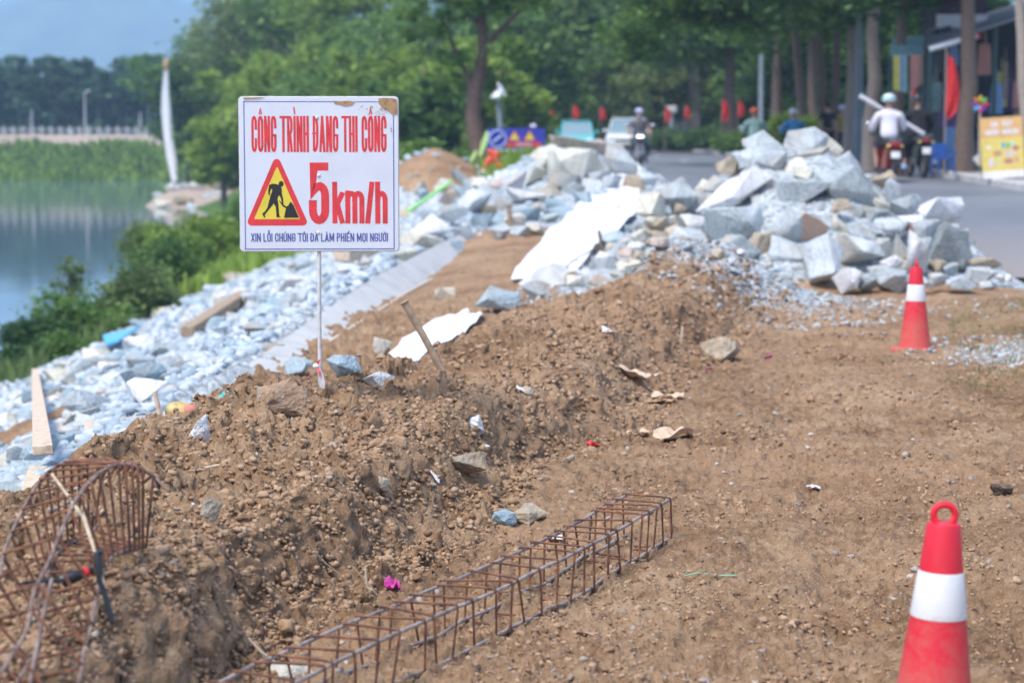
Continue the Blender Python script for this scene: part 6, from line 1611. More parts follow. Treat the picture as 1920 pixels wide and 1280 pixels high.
def skin_mesh(name, joints, edges, mat, parent, sub=2):
    """one continuous surface grown round a skeleton; joints: (x,y,z,r) with the pelvis first"""
    me = bpy.data.meshes.new('tmp'); me.from_pydata([j[:3] for j in joints], edges, []); o = bpy.data.objects.new('tmp', me); COL.objects.link(o)
    md = o.modifiers.new('s', 'SKIN'); md.use_smooth_shade = True; md.branch_smoothing = .6
    sv = me.skin_vertices[0].data if me.skin_vertices else None
    if sv is None:
        bm = bmesh.new(); bm.from_mesh(me); bm.verts.layers.skin.verify(); bm.to_mesh(me); bm.free(); sv = me.skin_vertices[0].data
    for i, j in enumerate(joints):
        r = j[3]; sv[i].radius = (r, r) if not isinstance(r, tuple) else r
    sv[0].use_root = True
    s2 = o.modifiers.new('b', 'SUBSURF'); s2.levels = sub; s2.render_levels = sub
    bpy.context.view_layer.update()
    ev = o.evaluated_get(bpy.context.evaluated_depsgraph_get()); nm = bpy.data.meshes.new_from_object(ev)
    bpy.data.objects.remove(o); nm.name = name; nm.materials.clear(); nm.materials.append(mat)
    nm.polygons.foreach_set('use_smooth', [True] * len(nm.polygons))
    q = bpy.data.objects.new(name, nm); COL.objects.link(q)
    if parent: q.parent = parent
    return q
def head_parts(t, hp, facing, hair=True, helmet=None, helmet2=None, mask=False):
    """eyes, hair or helmet round the head centre hp"""
    x, y, z = hp; f = facing
    for s in (-1, 1):
        MB().ell((x + s * .032, y + f * .088, z + .005), (.012, .008, .008), n=8, k=5).build('eye', M['sign_black'], t, smooth=True)
        MB().ell((x + s * .078, y, z - .01), (.012, .022, .032), n=8, k=5).build('ear', M['skin'], t, smooth=True)
    if helmet:
        mb = MB(); k = 10; n = 20; vs = []
        prof = [(math.sin(math.radians(a)) , math.cos(math.radians(a))) for a in range(0, 118, 10)]
        for (r, zz) in prof:
            for j in range(n):
                a = 2 * math.pi * j / n; drop = .0
                vs.append((x + r * .128 * math.cos(a), y + r * .145 * math.sin(a) - f * .008, z + .045 + zz * .118 + (.045 if (math.sin(a) * f > .35 and zz < .1) else 0)))
        K = len(prof); fs = [(i * n + j, i * n + (j + 1) % n, (i + 1) * n + (j + 1) % n, (i + 1) * n + j) for i in range(K - 1) for j in range(n)]
        mb.add(vs, fs); h = mb.build('helmet', M[helmet], t, smooth='all')
        if helmet2:
            m2 = MB(); m2.lathe([(.1285, .0), (.1305, .012), (.124, .038), (.120, .04)], 20, c=(x, y - f * .008, z + .055), sq=1.13); m2.build('stripe', M[helmet2], h, smooth='all')
        m3 = MB(); m3.ell((x, y + f * .135, z + .055), (.085, .045, .012), rot=(f * -.3, 0, 0), n=12, k=6); m3.build('peak', M[helmet], h, smooth=True)
    elif hair:
        MB().ell((x, y - f * .018, z + .035), (.092, .105, .10), n=14, k=9).build('hair', M['hair'], t, smooth=True)
    if mask: MB().ell((x, y + f * .055, z - .045), (.066, .055, .05), n=12, k=7).build('face_mask', M['mask'], t, smooth=True)
HAND = lambda x, y, z, d, s: [(x, y, z, .030), (x, y + .045 * d, z - .008, (.034, .018))]
def add_hand(J, E, wrist, side, d, grip=True):
    """palm, four unequal fingers and a thumb leaving the side of the palm"""
    wx, wy, wz = J[wrist][:3]; p = len(J); J.append((wx, wy + .05 * d, wz, (.034, .02))); E.append((wrist, p))
    q = len(J); J.append((wx, wy + .085 * d, wz, (.036, .017))); E.append((p, q))
    for i, (dx, L) in enumerate(((-.030, .9), (-.010, 1.05), (.010, 1.0), (.030, .8))):
        a = len(J); J.append((wx + dx, wy + (.10 + .03 * L) * d, wz - (.004 if grip else .0), .0095)); E.append((q, a))
        b = len(J); J.append((wx + dx, wy + (.105 + .035 * L) * d, wz - .030 * L, .0085)); E.append((a, b))
        if grip: c = len(J); J.append((wx + dx, wy + (.085) * d, wz - .045 * L, .008)); E.append((b, c))
    a = len(J); J.append((wx - side * .042, wy + .075 * d, wz - .012, .011)); E.append((p, a)); b = len(J); J.append((wx - side * .040, wy + .105 * d, wz - .03, .0095)); E.append((a, b))
def rider(loc, rz, scale, label, shirt, trousers, helmet, helmet2=None, mask=False, bare_legs=False, sleeves=True, lean=.1, group='motorbike riders'):
    t = thing('person', loc, label, 'person', group, rz); t.scale = (scale * 1.1, scale, scale)
    J = [(0, -.02, .86, (.15, .12)), (0, .02, 1.04, (.135, .10)), (0, .05, 1.24, (.165, .11)), (0, .07, 1.40, (.12, .08)), (0, .09, 1.48, .058), (0, .11, 1.56, .078), (0, .115, 1.64, .092), (0, .115, 1.70, .075)]
    E = [(i, i + 1) for i in range(7)]
    def ch(a, pts):
        for p in pts: J.append(p); E.append((a, len(J) - 1)); a = len(J) - 1
        return a
    for s in (-1, 1):
        w = ch(3, [(s * .19, .06, 1.37, .062), (s * .25, .10, 1.22, .050), (s * .29, .17, 1.08, .042), (s * .28, .32, 1.06, .036), (s * .27, .42, 1.06, .027)])
        add_hand(J, E, w, s, 1)
        a = ch(0, [(s * .11, .06, .82, .088), (s * .15, .26, .79, .075), (s * .17, .44, .74, .060), (s * .17, .42, .56, .052), (s * .17, .36, .36, .036), (s * .17, .36, .31, .038)])
        ch(a, [(s * .17, .44, .285, (.042, .028)), (s * .17, .52, .28, (.036, .022))])
    # nose
    ch(6, [(0, .205, 1.615, .016)])
    body = skin_mesh('body', J, E, M['skin'], t)
    head_parts(t, (0, .115, 1.63), 1, helmet=helmet, helmet2=helmet2, mask=mask)
    J = [(0, -.02, .84, (.185, .155)), (0, .02, 1.04, (.175, .14)), (0, .05, 1.24, (.205, .155)), (0, .07, 1.39, (.17, .13)), (0, .085, 1.46, (.09, .08))]; E = [(0, 1), (1, 2), (2, 3), (3, 4)]
    for s in (-1, 1):
        e = ch(3, [(s * .195, .06, 1.365, .096), (s * .25, .10, 1.22, .080)])
        if sleeves: ch(e, [(s * .29, .17, 1.08, .068), (s * .28, .31, 1.06, .056)])
    skin_mesh('shirt', J, E, M[shirt], t)
    J = [(0, -.02, .84, (.165, .135))]; E = []
    for s in (-1, 1):
        e = ch(0, [(s * .11, .06, .82, .105), (s * .15, .26, .795, .092), (s * .17, .42, .745, .082)])
        if not bare_legs: ch(e, [(s * .17, .42, .56, .074), (s * .17, .37, .38, .060)])
    skin_mesh('trousers', J, E, M[trousers], t)
    for s in (-1, 1): MB().box((s * .17, .45, .262), (.085, .25, .05), bev=.02).build('shoe', M['cloth_dark'], t)
    return t
def scooter(loc, rz, scale, label, col, lit=False, group='motorbikes and scooters', plate=True):
    t = thing('motorbike', loc, label, 'motorbike', group, rz); t.scale = (scale,) * 3
    for y in (.68, -.56):
        w = MB(); pts = [(0, y + .225 * math.cos(a), .285 + .225 * math.sin(a)) for a in [i * 2 * math.pi / 24 for i in range(24)]]; w.tube(pts, .055, 8, closed=True)
        o = w.build('tyre', M['tyre'], t, smooth=True); o.name = 'wheel'; r = MB(); r.lathe([(.02, -.03), (.18, -.02), (.19, 0), (.18, .02), (.02, .03)], 20, c=(0, y, .285), rot=(0, math.pi / 2, 0)); r.build('rim', M['alloy'], o, smooth=True)
    b = MB(); b.prism([(-.55, .55), (-.78, .78), (-.72, .84), (-.2, .74), (.08, .50), (.22, .34), (.22, .27), (-.35, .28)], -.14, .14)
    # swap axes: prism runs along y, so turn it so the profile lies along the length
    b.v = [(y, x, z) for x, y, z in b.v]; bo_ = b.build('body', M[col], t)
    md = bo_.modifiers.new('bev', 'BEVEL'); md.width = .045; md.segments = 3
    sh = MB(); sh.box((0, .40, .62), (.40, .09, .62), rot=(.28, 0, 0), bev=.04); sh.build('leg_shield', M[col], t)
    MB().ell((0, .50, .92), (.15, .12, .13), n=16, k=10).build('front_cowl', M[col], t, smooth=True)
    MB().ell((0, .68, .42), (.085, .27, .16), n=14, k=8).build('front_fender', M[col], t, smooth=True)
    s = MB(); s.box((0, -.22, .82), (.25, .78, .11), rot=(.06, 0, 0), bev=.045); s.build('seat', M['cloth_dark'], t)
    f = MB(); 
    for sx in (-1, 1): f.tube([(sx * .09, .68, .285), (sx * .075, .56, .7)], .022, 8)
    f.tube([(-.09, .68, .285), (.09, .68, .285)], .018, 8); f.tube([(-.075, .57, .68), (.075, .57, .68)], .018, 8)
    f.build('fork', M['alloy'], t, smooth=True)
    hb_ = MB(); hb_.tube([(-.34, .40, 1.02), (-.15, .47, 1.0), (0, .49, .98), (.15, .47, 1.0), (.34, .40, 1.02)], .017, 8); hb_.build('handlebar', M['cloth_dark'], t, smooth=True)
    for sx in (-1, 1):
        m = MB(); m.tube([(sx * .22, .44, 1.01), (sx * .30, .45, 1.14), (sx * .33, .44, 1.21)], .008, 6); mo = m.build('mirror', M['cloth_dark'], t, smooth=True)
        MB().ell((sx * .36, .435, 1.235), (.070, .022, .048), n=14, k=8).build('mirror_housing', M['chrome'], mo, smooth=True)
    hl = MB()
    if lit:
        for sx in (-1, 1): hl.ell((sx * .045, .605, .93), (.042, .02, .024), n=12, k=8)
        hl.build('headlight', M['lit'], t, smooth=True)
    else: hl.ell((0, .60, .93), (.08, .03, .05), n=12, k=8); hl.build('headlight', M['chrome'], t, smooth=True)
    tl = MB(); tl.ell((0, -.76, .80), (.09, .035, .045), n=12, k=7); tl.build('tail_light', M['lens_red'], t, smooth=True)
    for sx in (-1, 1): MB().ell((sx * .14, -.74, .77), (.035, .03, .03), n=8, k=6).build('indicator', M['sign_yellow'], t, smooth=True)
    if plate:
        p = MB(); p.box((0, -.80, .585), (.19, .012, .14), rot=(-.25, 0, 0), bev=.005); p.build('number_plate', M['plate'], t)
    fd = MB(); fd.box((0, -.745, .56), (.13, .02, .36), rot=(-.3, 0, 0), bev=.009); fd.build('rear_fender', M['cloth_dark'], t)
    ex = MB(); ex.tube([(.13, -.05, .26), (.17, -.35, .30), (.18, -.75, .36)], [.025, .05, .055], 10); ex.build('exhaust', M['chrome'], t, smooth=True)
    g = MB(); g.tube([(-.12, -.45, .86), (-.12, -.80, .90), (0, -.86, .90), (.12, -.80, .90), (.12, -.45, .86)], .014, 8); g.build('grab_rail', M['alloy'], t, smooth=True)
    return t
def at(px, Y, z=None): return Vector(((px - 960) / FPX * Y, Y, float(road_z(Y)) if z is None else z))
# rider in white, from behind
pA = at(1664, 42.5); pA.z += .0
scooter(pA, 0, .94, 'dark red motorbike ridden away by the person in the white shirt', 'bike_red')
rider(pA, 0, .98, 'person in white shirt and white and teal helmet riding the dark red motorbike', 'cloth_white', 'cloth_dark', 'helmet_white', 'helmet_teal', bare_legs=True, sleeves=True)
a_, b2 = P(1612, 180, 42.95), P(1732, 252, 42.95)
o = MB().tube([Vector((0, 0, 0)), b2 - a_], .045, 12).build('pipe', M['cloth_white'], None, smooth=True, loc=a_); tag(o, 'long white pipe held slantwise by the rider in the white shirt', 'pipe')
# second dark one beside him
pG = at(1718, 45.6)
scooter(pG, .05, 1.0, 'black motorbike standing by the kerb right of the rider in white', 'bike_dark')
rider(pG, .05, 1.0, 'person all in black with a black helmet on the black motorbike by the kerb', 'cloth_black', 'cloth_black', 'helmet_dark')
# riders in sage and blue, from behind
pC = at(1413, 56); scooter(pC, 0, .88, 'motorbike under the rider with the orange helmet', 'bike_dark'); rider(pC, 0, .91, 'person in sage green shirt and orange helmet riding away behind the right heap', 'cloth_sage', 'cloth_dark', 'helmet_orange')
pD = at(1486, 57); scooter(pD, 0, .88, 'motorbike under the rider in the blue shirt', 'bike_grey'); rider(pD, 0, .90, 'person in blue shirt and white helmet riding away behind the right heap', 'cloth_blue', 'cloth_dark', 'helmet_white', 'helmet_violet')
# oncoming rider
pB = at(1197, 55); scooter(pB, math.pi, .93, 'dark scooter coming towards us with its headlight on', 'bike_grey', lit=True); rider(pB, math.pi, .89, 'person in grey shirt, pale mask and grey helmet riding towards us', 'cloth_grey', 'cloth_dark', 'helmet_violet', None, mask=True, sleeves=False)
# partly hidden rider by the banner
pH = at(1000, 76, .25); scooter(pH, math.pi, .95, 'motorbike hidden behind the farther heap beside the blue banner', 'bike_dark'); rider(pH, math.pi, .97, 'person with a violet and white helmet just right of the blue banner', 'cloth_black', 'cloth_dark', 'helmet_violet', 'helmet_white')
# two people walking on the pavement
def walker(loc, rz, scale, label, shirt, trousers, cap=None):
    t = thing('person', loc, label, 'person', None, rz); t.scale = (scale,) * 3
    def mk(j, rs=1.0, top=True, legs=True, arms=2):
        J = [(0, 0, .93, (.14 * rs, .11 * rs)), (0, 0, 1.12, (.125 * rs, .09 * rs)), (0, 0, 1.30, (.15 * rs, .10 * rs)), (0, 0, 1.42, (.11 * rs, .075 * rs))]; E = [(0, 1), (1, 2), (2, 3)]
        return J, E
    J, E = mk(0); n0 = 3
    def ch(a, pts):
        for p in pts: J.append(p); E.append((a, len(J) - 1)); a = len(J) - 1
        return a
    ch(3, [(0, .01, 1.50, .055), (0, .02, 1.57, .075), (0, .02, 1.64, .088), (0, .02, 1.70, .07)])
    for s in (-1, 1):
        w = ch(3, [(s * .19, 0, 1.39, .060), (s * .22, -.02, 1.14, .045), (s * .23, .05 * s, .92, .032), (s * .23, .07 * s, .84, .026)])
        pm = ch(w, [(s * .23, .075 * s, .78, (.034, .018))])
        for i, L in enumerate((.8, 1, .95, .75)): ch(pm, [(s * .23, .045 * s + .02 * i, .73, .0095), (s * .22, .045 * s + .02 * i, .73 - .05 * L, .0085)])
        ch(pm, [(s * .20, .10 * s, .765, .010), (s * .19, .11 * s, .73, .009)])
        a = ch(0, [(s * .10, .0, .86, .09), (s * .11, .08 * s, .50, .058), (s * .11, .02 * s - .03, .12, .036), (s * .11, .02 * s - .03, .06, .036)]); ch(a, [(s * .11, .02 * s + .10, .035, (.038, .025))])
    skin_mesh('body', J, E, M['skin'], t)
    J, E = mk(0, 1.16); J[0] = (0, 0, .90, (.16, .13))
    for s in (-1, 1): ch(3, [(s * .195, 0, 1.385, .075), (s * .22, -.01, 1.2, .062)])
    skin_mesh('shirt', J, E, M[shirt], t)
    J = [(0, 0, .93, (.155, .125))]; E = []
    for s in (-1, 1): ch(0, [(s * .10, 0, .84, .104), (s * .11, .08 * s, .50, .075), (s * .11, .02 * s - .03, .12, .06)])
    skin_mesh('trousers', J, E, M[trousers], t)
    head_parts(t, (0, .02, 1.63), 1, helmet=cap, hair=cap is None)
    return t
walker(at(1549, 62, .83), .2, .98, 'person dressed in black with black hair walking on the pavement behind the right heap', 'cloth_black', 'cloth_black')
walker(at(1576, 64, .83), .4, .93, 'person in mustard top and grey cap right of the person in black', 'cloth_mustard', 'cloth_dark', 'helmet_violet')

# cars
pt_mat('car_teal', (.10, .50, .52), .25, coat=.6, var=.02); pt_mat('car_white', (.72, .74, .78), .25, coat=.6, var=.02); pt_mat('car_glass', (.20, .30, .35), .08, spec=.9, var=.02); pt_mat('car_dark', (.02, .02, .022), .5); pt_mat('lamp_glass', (.75, .78, .8), .1)  # car glass: pale blue of the reflection is put into the base colour
def car(loc, rz, label, col, w=1.72, h=1.5, L=4.1, suv=False):
    """front towards -y of the car's own frame"""
    t = thing('car', loc, label, 'car', 'oncoming cars', rz)
    nose = .86 if suv else .74; belt = .98 if suv else .9
    side = [(-L / 2, .32), (-L / 2 - .02, .55), (-L / 2 + .1, nose), (-L / 2 + .95, belt), (L / 2 - .5, belt + .04), (L / 2 - .06, belt - .04), (L / 2, .5), (L / 2 - .05, .3)]
    secs = [(-1.0, .0), (-.93, .06), (.93, .06), (1.0, .0)]
    vs = []; n = len(side); xs = [-w / 2, -w / 2 + .1, w / 2 - .1, w / 2]; ins = [.05, 0, 0, .05]
    for x, i_ in zip(xs, ins):
        for (y, z) in side: vs.append((x, y * (1 - i_ * 1.2), z - (i_ * .9 if z > .6 else -i_)))
    fs = [(k * n + j, k * n + (j + 1) % n, (k + 1) * n + (j + 1) % n, (k + 1) * n + j) for k in range(3) for j in range(n)] + [tuple(range(n - 1, -1, -1)), tuple(3 * n + j for j in range(n))]
    bd = MB().add(vs, fs).build('body', M[col], t); md = bd.modifiers.new('b', 'BEVEL'); md.width = .05; md.segments = 3; md.limit_method = 'ANGLE'
    # cabin
    a, bk = -L / 2 + .9, L / 2 - (.25 if suv else .45); ta, tb_ = a + .75, bk - .35; tw, bw = w / 2 - .2, w / 2 - .08
    cv = [(-bw, a, belt - .03), (bw, a, belt - .03), (bw, bk, belt), (-bw, bk, belt), (-tw, ta, h - .06), (tw, ta, h - .06), (tw, tb_, h - .05), (-tw, tb_, h - .05)]
    cb = MB().add(cv, [(0, 1, 5, 4), (1, 2, 6, 5), (2, 3, 7, 6), (3, 0, 4, 7), (4, 5, 6, 7)]).build('windows', M['car_glass'], t)
    rf = MB(); rf.box((0, (ta + tb_) / 2, h - .03), (tw * 2 + .04, tb_ - ta + .1, .07), bev=.03); rf.build('roof', M[col], t)
    for s in (-1, 1):
        for (p, q) in (((bw, a, belt), (tw, ta, h - .04)), ((bw, bk, belt), (tw, tb_, h - .04))):
            MB().tube([(s * (p[0] + .005), p[1], p[2]), (s * (q[0] + .005), q[1], q[2])], .035, 6).build('pillar', M[col], t)
        mm = MB(); mm.ell((s * (w / 2 + .10), a + .32, belt + .09), (.10, .06, .075), n=12, k=8); mm.tube([(s * (w / 2 - .03), a + .36, belt), (s * (w / 2 + .05), a + .33, belt + .06)], .025, 6); mm.build('wing_mirror', M[col], t, smooth=True)
        hl = MB(); hl.ell((s * (w / 2 - .25), -L / 2 + .05, nose - .12), (.19, .09, .075), n=14, k=8); hl.build('headlight', M['lamp_glass'], t, smooth=True)
        for y in (-L / 2 + .75, L / 2 - .75):
            wv = MB(); pts = [(s * (w / 2 - .10), y + .24 * math.cos(q), .31 + .24 * math.sin(q)) for q in [i * 2 * math.pi / 20 for i in range(20)]]; wv.tube(pts, .085, 8, closed=True)
            wo_ = wv.build('wheel', M['tyre'], t, smooth=True); rm = MB(); rm.lathe([(.02, -.07), (.19, -.06), (.2, 0), (.19, .06), (.02, .07)], 16, c=(s * (w / 2 - .10), y, .31), rot=(0, math.pi / 2, 0)); rm.build('rim', M['alloy'], wo_, smooth=True)
    g = MB(); g.box((0, -L / 2 - .005, nose - .22), (w * .5, .05, .12), bev=.02); g.build('grille', M['car_dark'], t)
    g = MB(); g.box((0, -L / 2 - .01, .36), (w * .72, .06, .16), bev=.03); g.build('lower_grille', M['car_dark'], t)
    g = MB(); g.box((0, -L / 2 - .045, .52), (.44, .02, .11), bev=.005); g.build('number_plate', M['plate'], t)
    return t
car(at(1080, 98), 0, 'teal hatchback coming towards us far down the road', 'car_teal', 1.62, 1.52)
car(at(1178, 96), -.12, 'white sports utility car partly behind the oncoming motorbike', 'car_white', 1.78, 1.62, 4.4, True)

# lamp posts
pt_mat('pole_grey', (.20, .235, .26), .5, scale=2); pt_mat('lamp_white', (.70, .74, .78), .4)
def lamp_pole(px, Y, z0, top, r, label, head=None, rtop=.7):
    x = (px - 960) / FPX * Y; t = thing('lamp_post', (x, Y, z0), label, 'lamp post')
    H_ = P(px, top, Y).z - z0
    MB().tube([(0, 0, -.1), (0, 0, .9), (0, 0, 1.0), (0, 0, H_)], [r * 1.25, r * 1.2, r, r * rtop], 12).build('pole', M['pole_grey'], t, smooth=True)
    if head: head(t, H_)
    else:
        MB().tube([(0, 0, H_), (-.5, 0, H_ + .5), (-1.5, 0, H_ + .7)], [.05, .045, .04], 8).build('arm', M['pole_grey'], t, smooth=True)
        MB().ell((-1.7, 0, H_ + .7), (.35, .13, .07), n=12, k=8).build('lamp_head', M['lamp_white'], t, smooth=True)
    return t
def garden_head(t, H_): MB().lathe([(.05, H_ - .1), (.24, H_), (.30, H_ + .05), (.16, H_ + .38), (.05, H_ + .52), (.0, H_ + .55)], 16).build('lamp_head', M['lamp_white'], t, smooth=True)
def globe_head(t, H_): MB().ell((-.7, 0, H_ + .1), (.28, .22, .25), n=14, k=9).build('lamp_head', M['lamp_white'], t, smooth=True); MB().tube([(0, 0, H_), (-.4, 0, H_ + .2), (-.6, 0, H_ + .15)], .04, 6).build('arm', M['pole_grey'], t, smooth=True)
lamp_pole(1606, 57, .82, -60, .105, 'tall blue-grey lamp pole rising left of the rider in white', rtop=.8)
lamp_pole(1424, 82, .82, -120, .10, 'tall grey lamp pole rising above the orange helmet')
lamp_pole(1488, 100, .82, 130, .12, 'pale lamp pole behind the rider in blue', head=globe_head)
lamp_pole(1191, 150, .7, 110, .2, 'distant lamp pole above the oncoming rider', head=globe_head)
t = lamp_pole(943, 74, .55, 185, .12, 'short white garden lamp beside the bent reddish trunk', head=garden_head); t.rotation_euler = (0, -.06, 0)
lamp_pole(1258, 112, .7, 205, .14, 'stubby grey post at the bend of the road', head=lambda t, h: MB().box((0, 0, h), (.5, .3, .35), bev=.05).build('sign_box', M['rail_white'], t))

# red flags on short poles
pt_mat('flag_red', (.62, .02, .02), .7); pt_mat('flag_yellow', (.7, .55, .05), .7)
def flag(px, y0, y1, w, Y, label, pole_to=None, zb=None, sag=.6):
    k = S(Y); x = (px - 960) / FPX * Y; top = P(px, y0, Y).z; h = (y1 - y0) * k; zb = zb if zb is not None else .7
    t = thing('flag', (x, Y, zb), label, 'flag', 'red flags along the road')
    MB().tube([(0, .02, 0), (0, .02, top - zb + .1)], .02, 6).build('pole', M['bark_grey'], t)
    vs = []; n = 8
    for j in range(n + 1):
        for i in range(5):
            u = i / 4; v = j / n; ww = w * k * (.25 + .75 * math.sin(math.pi * min(1, v * .75 + .12)))
            vs.append((u * ww * (1 if j < n else .3), .06 * math.sin(u * 7 + v * 3), top - zb - v * h - u * .1 * h))
    fs = [(j * 5 + i, j * 5 + i + 1, (j + 1) * 5 + i + 1, (j + 1) * 5 + i) for j in range(n) for i in range(4)]
    MB().add(vs, fs).build('cloth', M['flag_red'], t, smooth='all'); return t
for px, y0, y1, w, Y, lab in [(1028, 205, 224, 11, 104, 'small red flag left of the teal car'), (1073, 198, 221, 13, 108, 'red flag just above the teal car roof'), (1124, 200, 224, 11, 112, 'red flag between the teal and the white car'),
                              (1245, 200, 228, 12, 105, 'red flag above the signboards at the bend'), (1282, 198, 222, 11, 110, 'red flag on the pale trunk at the bend'), (1351, 185, 226, 14, 92, 'long red flag on the trunk left of the orange helmet'), (1381, 188, 218, 13, 94, 'darker red flag nearest to the orange helmet')]:
    flag(px, y0, y1, w, Y, lab)
flag(1768, 100, 212, 26, 44.5, 'large red flag hanging before the stall left of the big dark trunk', zb=.8)
flag(1704, 165, 182, 10, 46, 'tip of a small red flag under the pink banner', zb=.8)
# white feather flag on the spit
YF = 138
fb = P(325, 352, YF); t = thing('feather_flag', fb, 'tall white feather flag on a bent pole standing at the water', 'feather flag')
q = lambda x, y, dy=0: P(x, y, YF + dy) - fb
MB().tube([q(324, 352), q(330, 330), q(322, 270), q(316, 200), q(312, 150), q(312, 118)], [.05, .05, .05, .04, .04, .03], 6).build('pole', M['wood'], t)
L_ = [q(307, 132), q(303, 170), q(302, 210), q(306, 255), q(312, 295), q(323, 345)]; R_ = [q(315, 128), q(317, 170), q(320, 210), q(324, 260), q(331, 300), q(333, 338)]
vs = []
for a, b_ in zip(L_, R_):
    for i in range(4): p_ = a.lerp(b_, i / 3); p_.y += .15 * math.sin(i * 2.2); vs.append(p_)
MB().add(vs, [(j * 4 + i, j * 4 + i + 1, (j + 1) * 4 + i + 1, (j + 1) * 4 + i) for j in range(5) for i in range(3)]).build('cloth', M['geotextile'], t, smooth='all')
MB().ell(q(312, 122), (.2, .15, .4), n=10, k=6).build('top_tuft', M['dry_leaf'], t, smooth=True)

# blue works banner
Yb = 62; cb_ = P(968, 262, Yb); k = S(Yb)
pt_mat('banner_blue', (.035, .05, .40), .6); pt_mat('emblem_blue', (.50, .55, .85), .6)
t = thing('works_banner', (cb_.x, Yb, cb_.z), 'blue works banner with a round emblem and two yellow warning triangles', 'banner')
w_, h_ = 108 * k, 42 * k
MB().box((0, 0, 0), (w_, .03, h_)).build('panel', M['banner_blue'], t); 
MB().box((0, -.019, -h_ * .46), (w_, .006, h_ * .08)).build('white_strip', M['plastic_white'], t)
pts = [(-.32 * w_ + .145 * w_ * math.cos(a), -.03, .02 + .145 * w_ * math.sin(a)) for a in [i * math.pi / 12 for i in range(24)]]
MB().tube(pts, .022, 6, closed=True).build('emblem_ring', M['emblem_blue'], t); MB().tube([(-.40 * w_, -.035, -.08), (-.24 * w_, -.035, .13)], .03, 6).build('emblem_bar', M['emblem_blue'], t)
for cx in (-.03 * w_, .23 * w_):
    a = MB(); flat(a, [(cx - .11 * w_, -.03), (cx + .11 * w_, -.03), (cx, .27)], .022); a.build('warning_triangle', M['sign_red'], t)
    a = MB(); flat(a, [(cx - .08 * w_, -.008), (cx + .08 * w_, -.008), (cx, .225)], .026); a.build('triangle_field', M['sign_yellow'], t)
MB().box((.12 * w_, -.02, -.14), (.62 * w_, .01, .14)).build('red_strip', M['sign_red'], t)
a = MB(); write(a, "CCC", -.0 * w_, .26 * w_, -.2, .12, .02, .02, 0, d0=.028, step=.0004); a.build('white_marks', M['plastic_white'], t)
for x in (-w_ * .48, w_ * .48): MB().tube([(x, .03, h_ / 2), (x, .03, -1.2)], .02, 6).build('leg', M['alloy'], t)
# lime nets and orange barrier
def strip(pix, Y, w, mat, name, label, cat):
    pts = [P(x, y, Y) for x, y in pix]; o_ = pts[0]
    mb = MB(); band(mb, [p - o_ for p in pts], [q_ * S(Y) for q_ in w], th=.02); return tag(mb.build(name, mat, None, loc=o_), label, cat)
pt_mat('lime_net', (.50, .72, .25), .6)
strip([(914, 246), (908, 268), (900, 292)], 50, [5, 12, 6], M['lime_net'], 'net_strip', 'upright lime green strip beside the blue banner', 'plastic strip')
strip([(893, 282), (886, 296), (878, 308)], 50, [5, 9, 4], M['lime_net'], 'net_strip', 'lower lime green strip above the brown spoil heap', 'plastic strip')
pt_mat('barrier_orange', (.72, .07, .03), .5)
gb = P(922, 318, 48); t = thing('road_barrier', gb, 'red-orange plastic barrier with splayed legs lying by the spoil heap', 'barrier')
q = lambda x, y: P(x, y, 48) - gb
MB().tube([q(916, 282), q(930, 293), q(936, 298)], [.07, .10, .05], 8).build('top_bar', M['barrier_orange'], t); MB().tube([q(924, 294), q(914, 305), q(908, 320)], [.07, .07, .06], 8).build('leg', M['barrier_orange'], t)
MB().tube([q(922, 296), q(932, 306), q(940, 314)], [.07, .07, .06], 8).build('leg', M['barrier_orange'], t)

# ------------------------------------------------------------------ the stall on the right
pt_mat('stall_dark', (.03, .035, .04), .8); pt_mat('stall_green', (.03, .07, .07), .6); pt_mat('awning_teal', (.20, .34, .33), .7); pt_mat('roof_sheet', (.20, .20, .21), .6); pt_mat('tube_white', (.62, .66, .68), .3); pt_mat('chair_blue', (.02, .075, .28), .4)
pt_mat('poster_blue', (.16, .28, .48), .6); pt_mat('poster_yellow', (.55, .50, .10), .6); pt_mat('poster_pink', (.50, .22, .18), .6); pt_mat('maroon', (.06, .03, .045), .6); pt_mat('goods_purple', (.10, .06, .16), .8); pt_mat('menu_yellow', (.68, .52, .13), .6); pt_mat('menu_orange', (.66, .38, .14), .6)
s0 = at(1830, 47.5, .82); st = thing('market_stall', s0, 'dark open stall with a sloping sheet roof and hanging goods at the right edge', 'stall')
q = lambda x, y, Y: P(x, y, Y) - s0
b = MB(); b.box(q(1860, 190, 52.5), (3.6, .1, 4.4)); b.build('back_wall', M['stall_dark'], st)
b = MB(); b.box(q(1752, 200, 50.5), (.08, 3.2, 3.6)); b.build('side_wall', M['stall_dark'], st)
rf = MB(); vs = [q(1738, 92, 46), q(1980, 14, 46), q(1980, -10, 52.6), q(1738, 60, 52.6)]
rf.add(vs + [v + Vector((0, 0, .05)) for v in vs], [(3, 2, 1, 0), (4, 5, 6, 7)] + [(i, (i + 1) % 4, 4 + (i + 1) % 4, 4 + i) for i in range(4)]); rf.build('roof', M['roof_sheet'], st)
for px, Y in ((1745, 46.2), (1866, 46.4), (1955, 46.2)):
    a, c = q(px, 60, Y), q(px, 60, Y); a.z = 0; c.z = q(px, 92 - (px - 1738) * .32, Y).z; MB().tube([a, c], .055, 8).build('post', M['stall_green'], st)
MB().tube([q(1743, 93, 45.6), q(1832, 68, 45.6)], .055, 10).build('tube_light', M['tube_white'], st, smooth=True); MB().tube([q(1832, 68, 45.6), q(1837, 66.5, 45.6)], .06, 10).build('end_cap', M['flag_red'], st)
b = MB(); b.box(q(1785, 285, 47.6), (.36, .05, 1.15)); b.build('poster', M['poster_blue'], st); b = MB(); b.box(q(1783, 222, 47.7), (.5, .3, .4), bev=.05); b.build('display', M['goods_purple'], st)
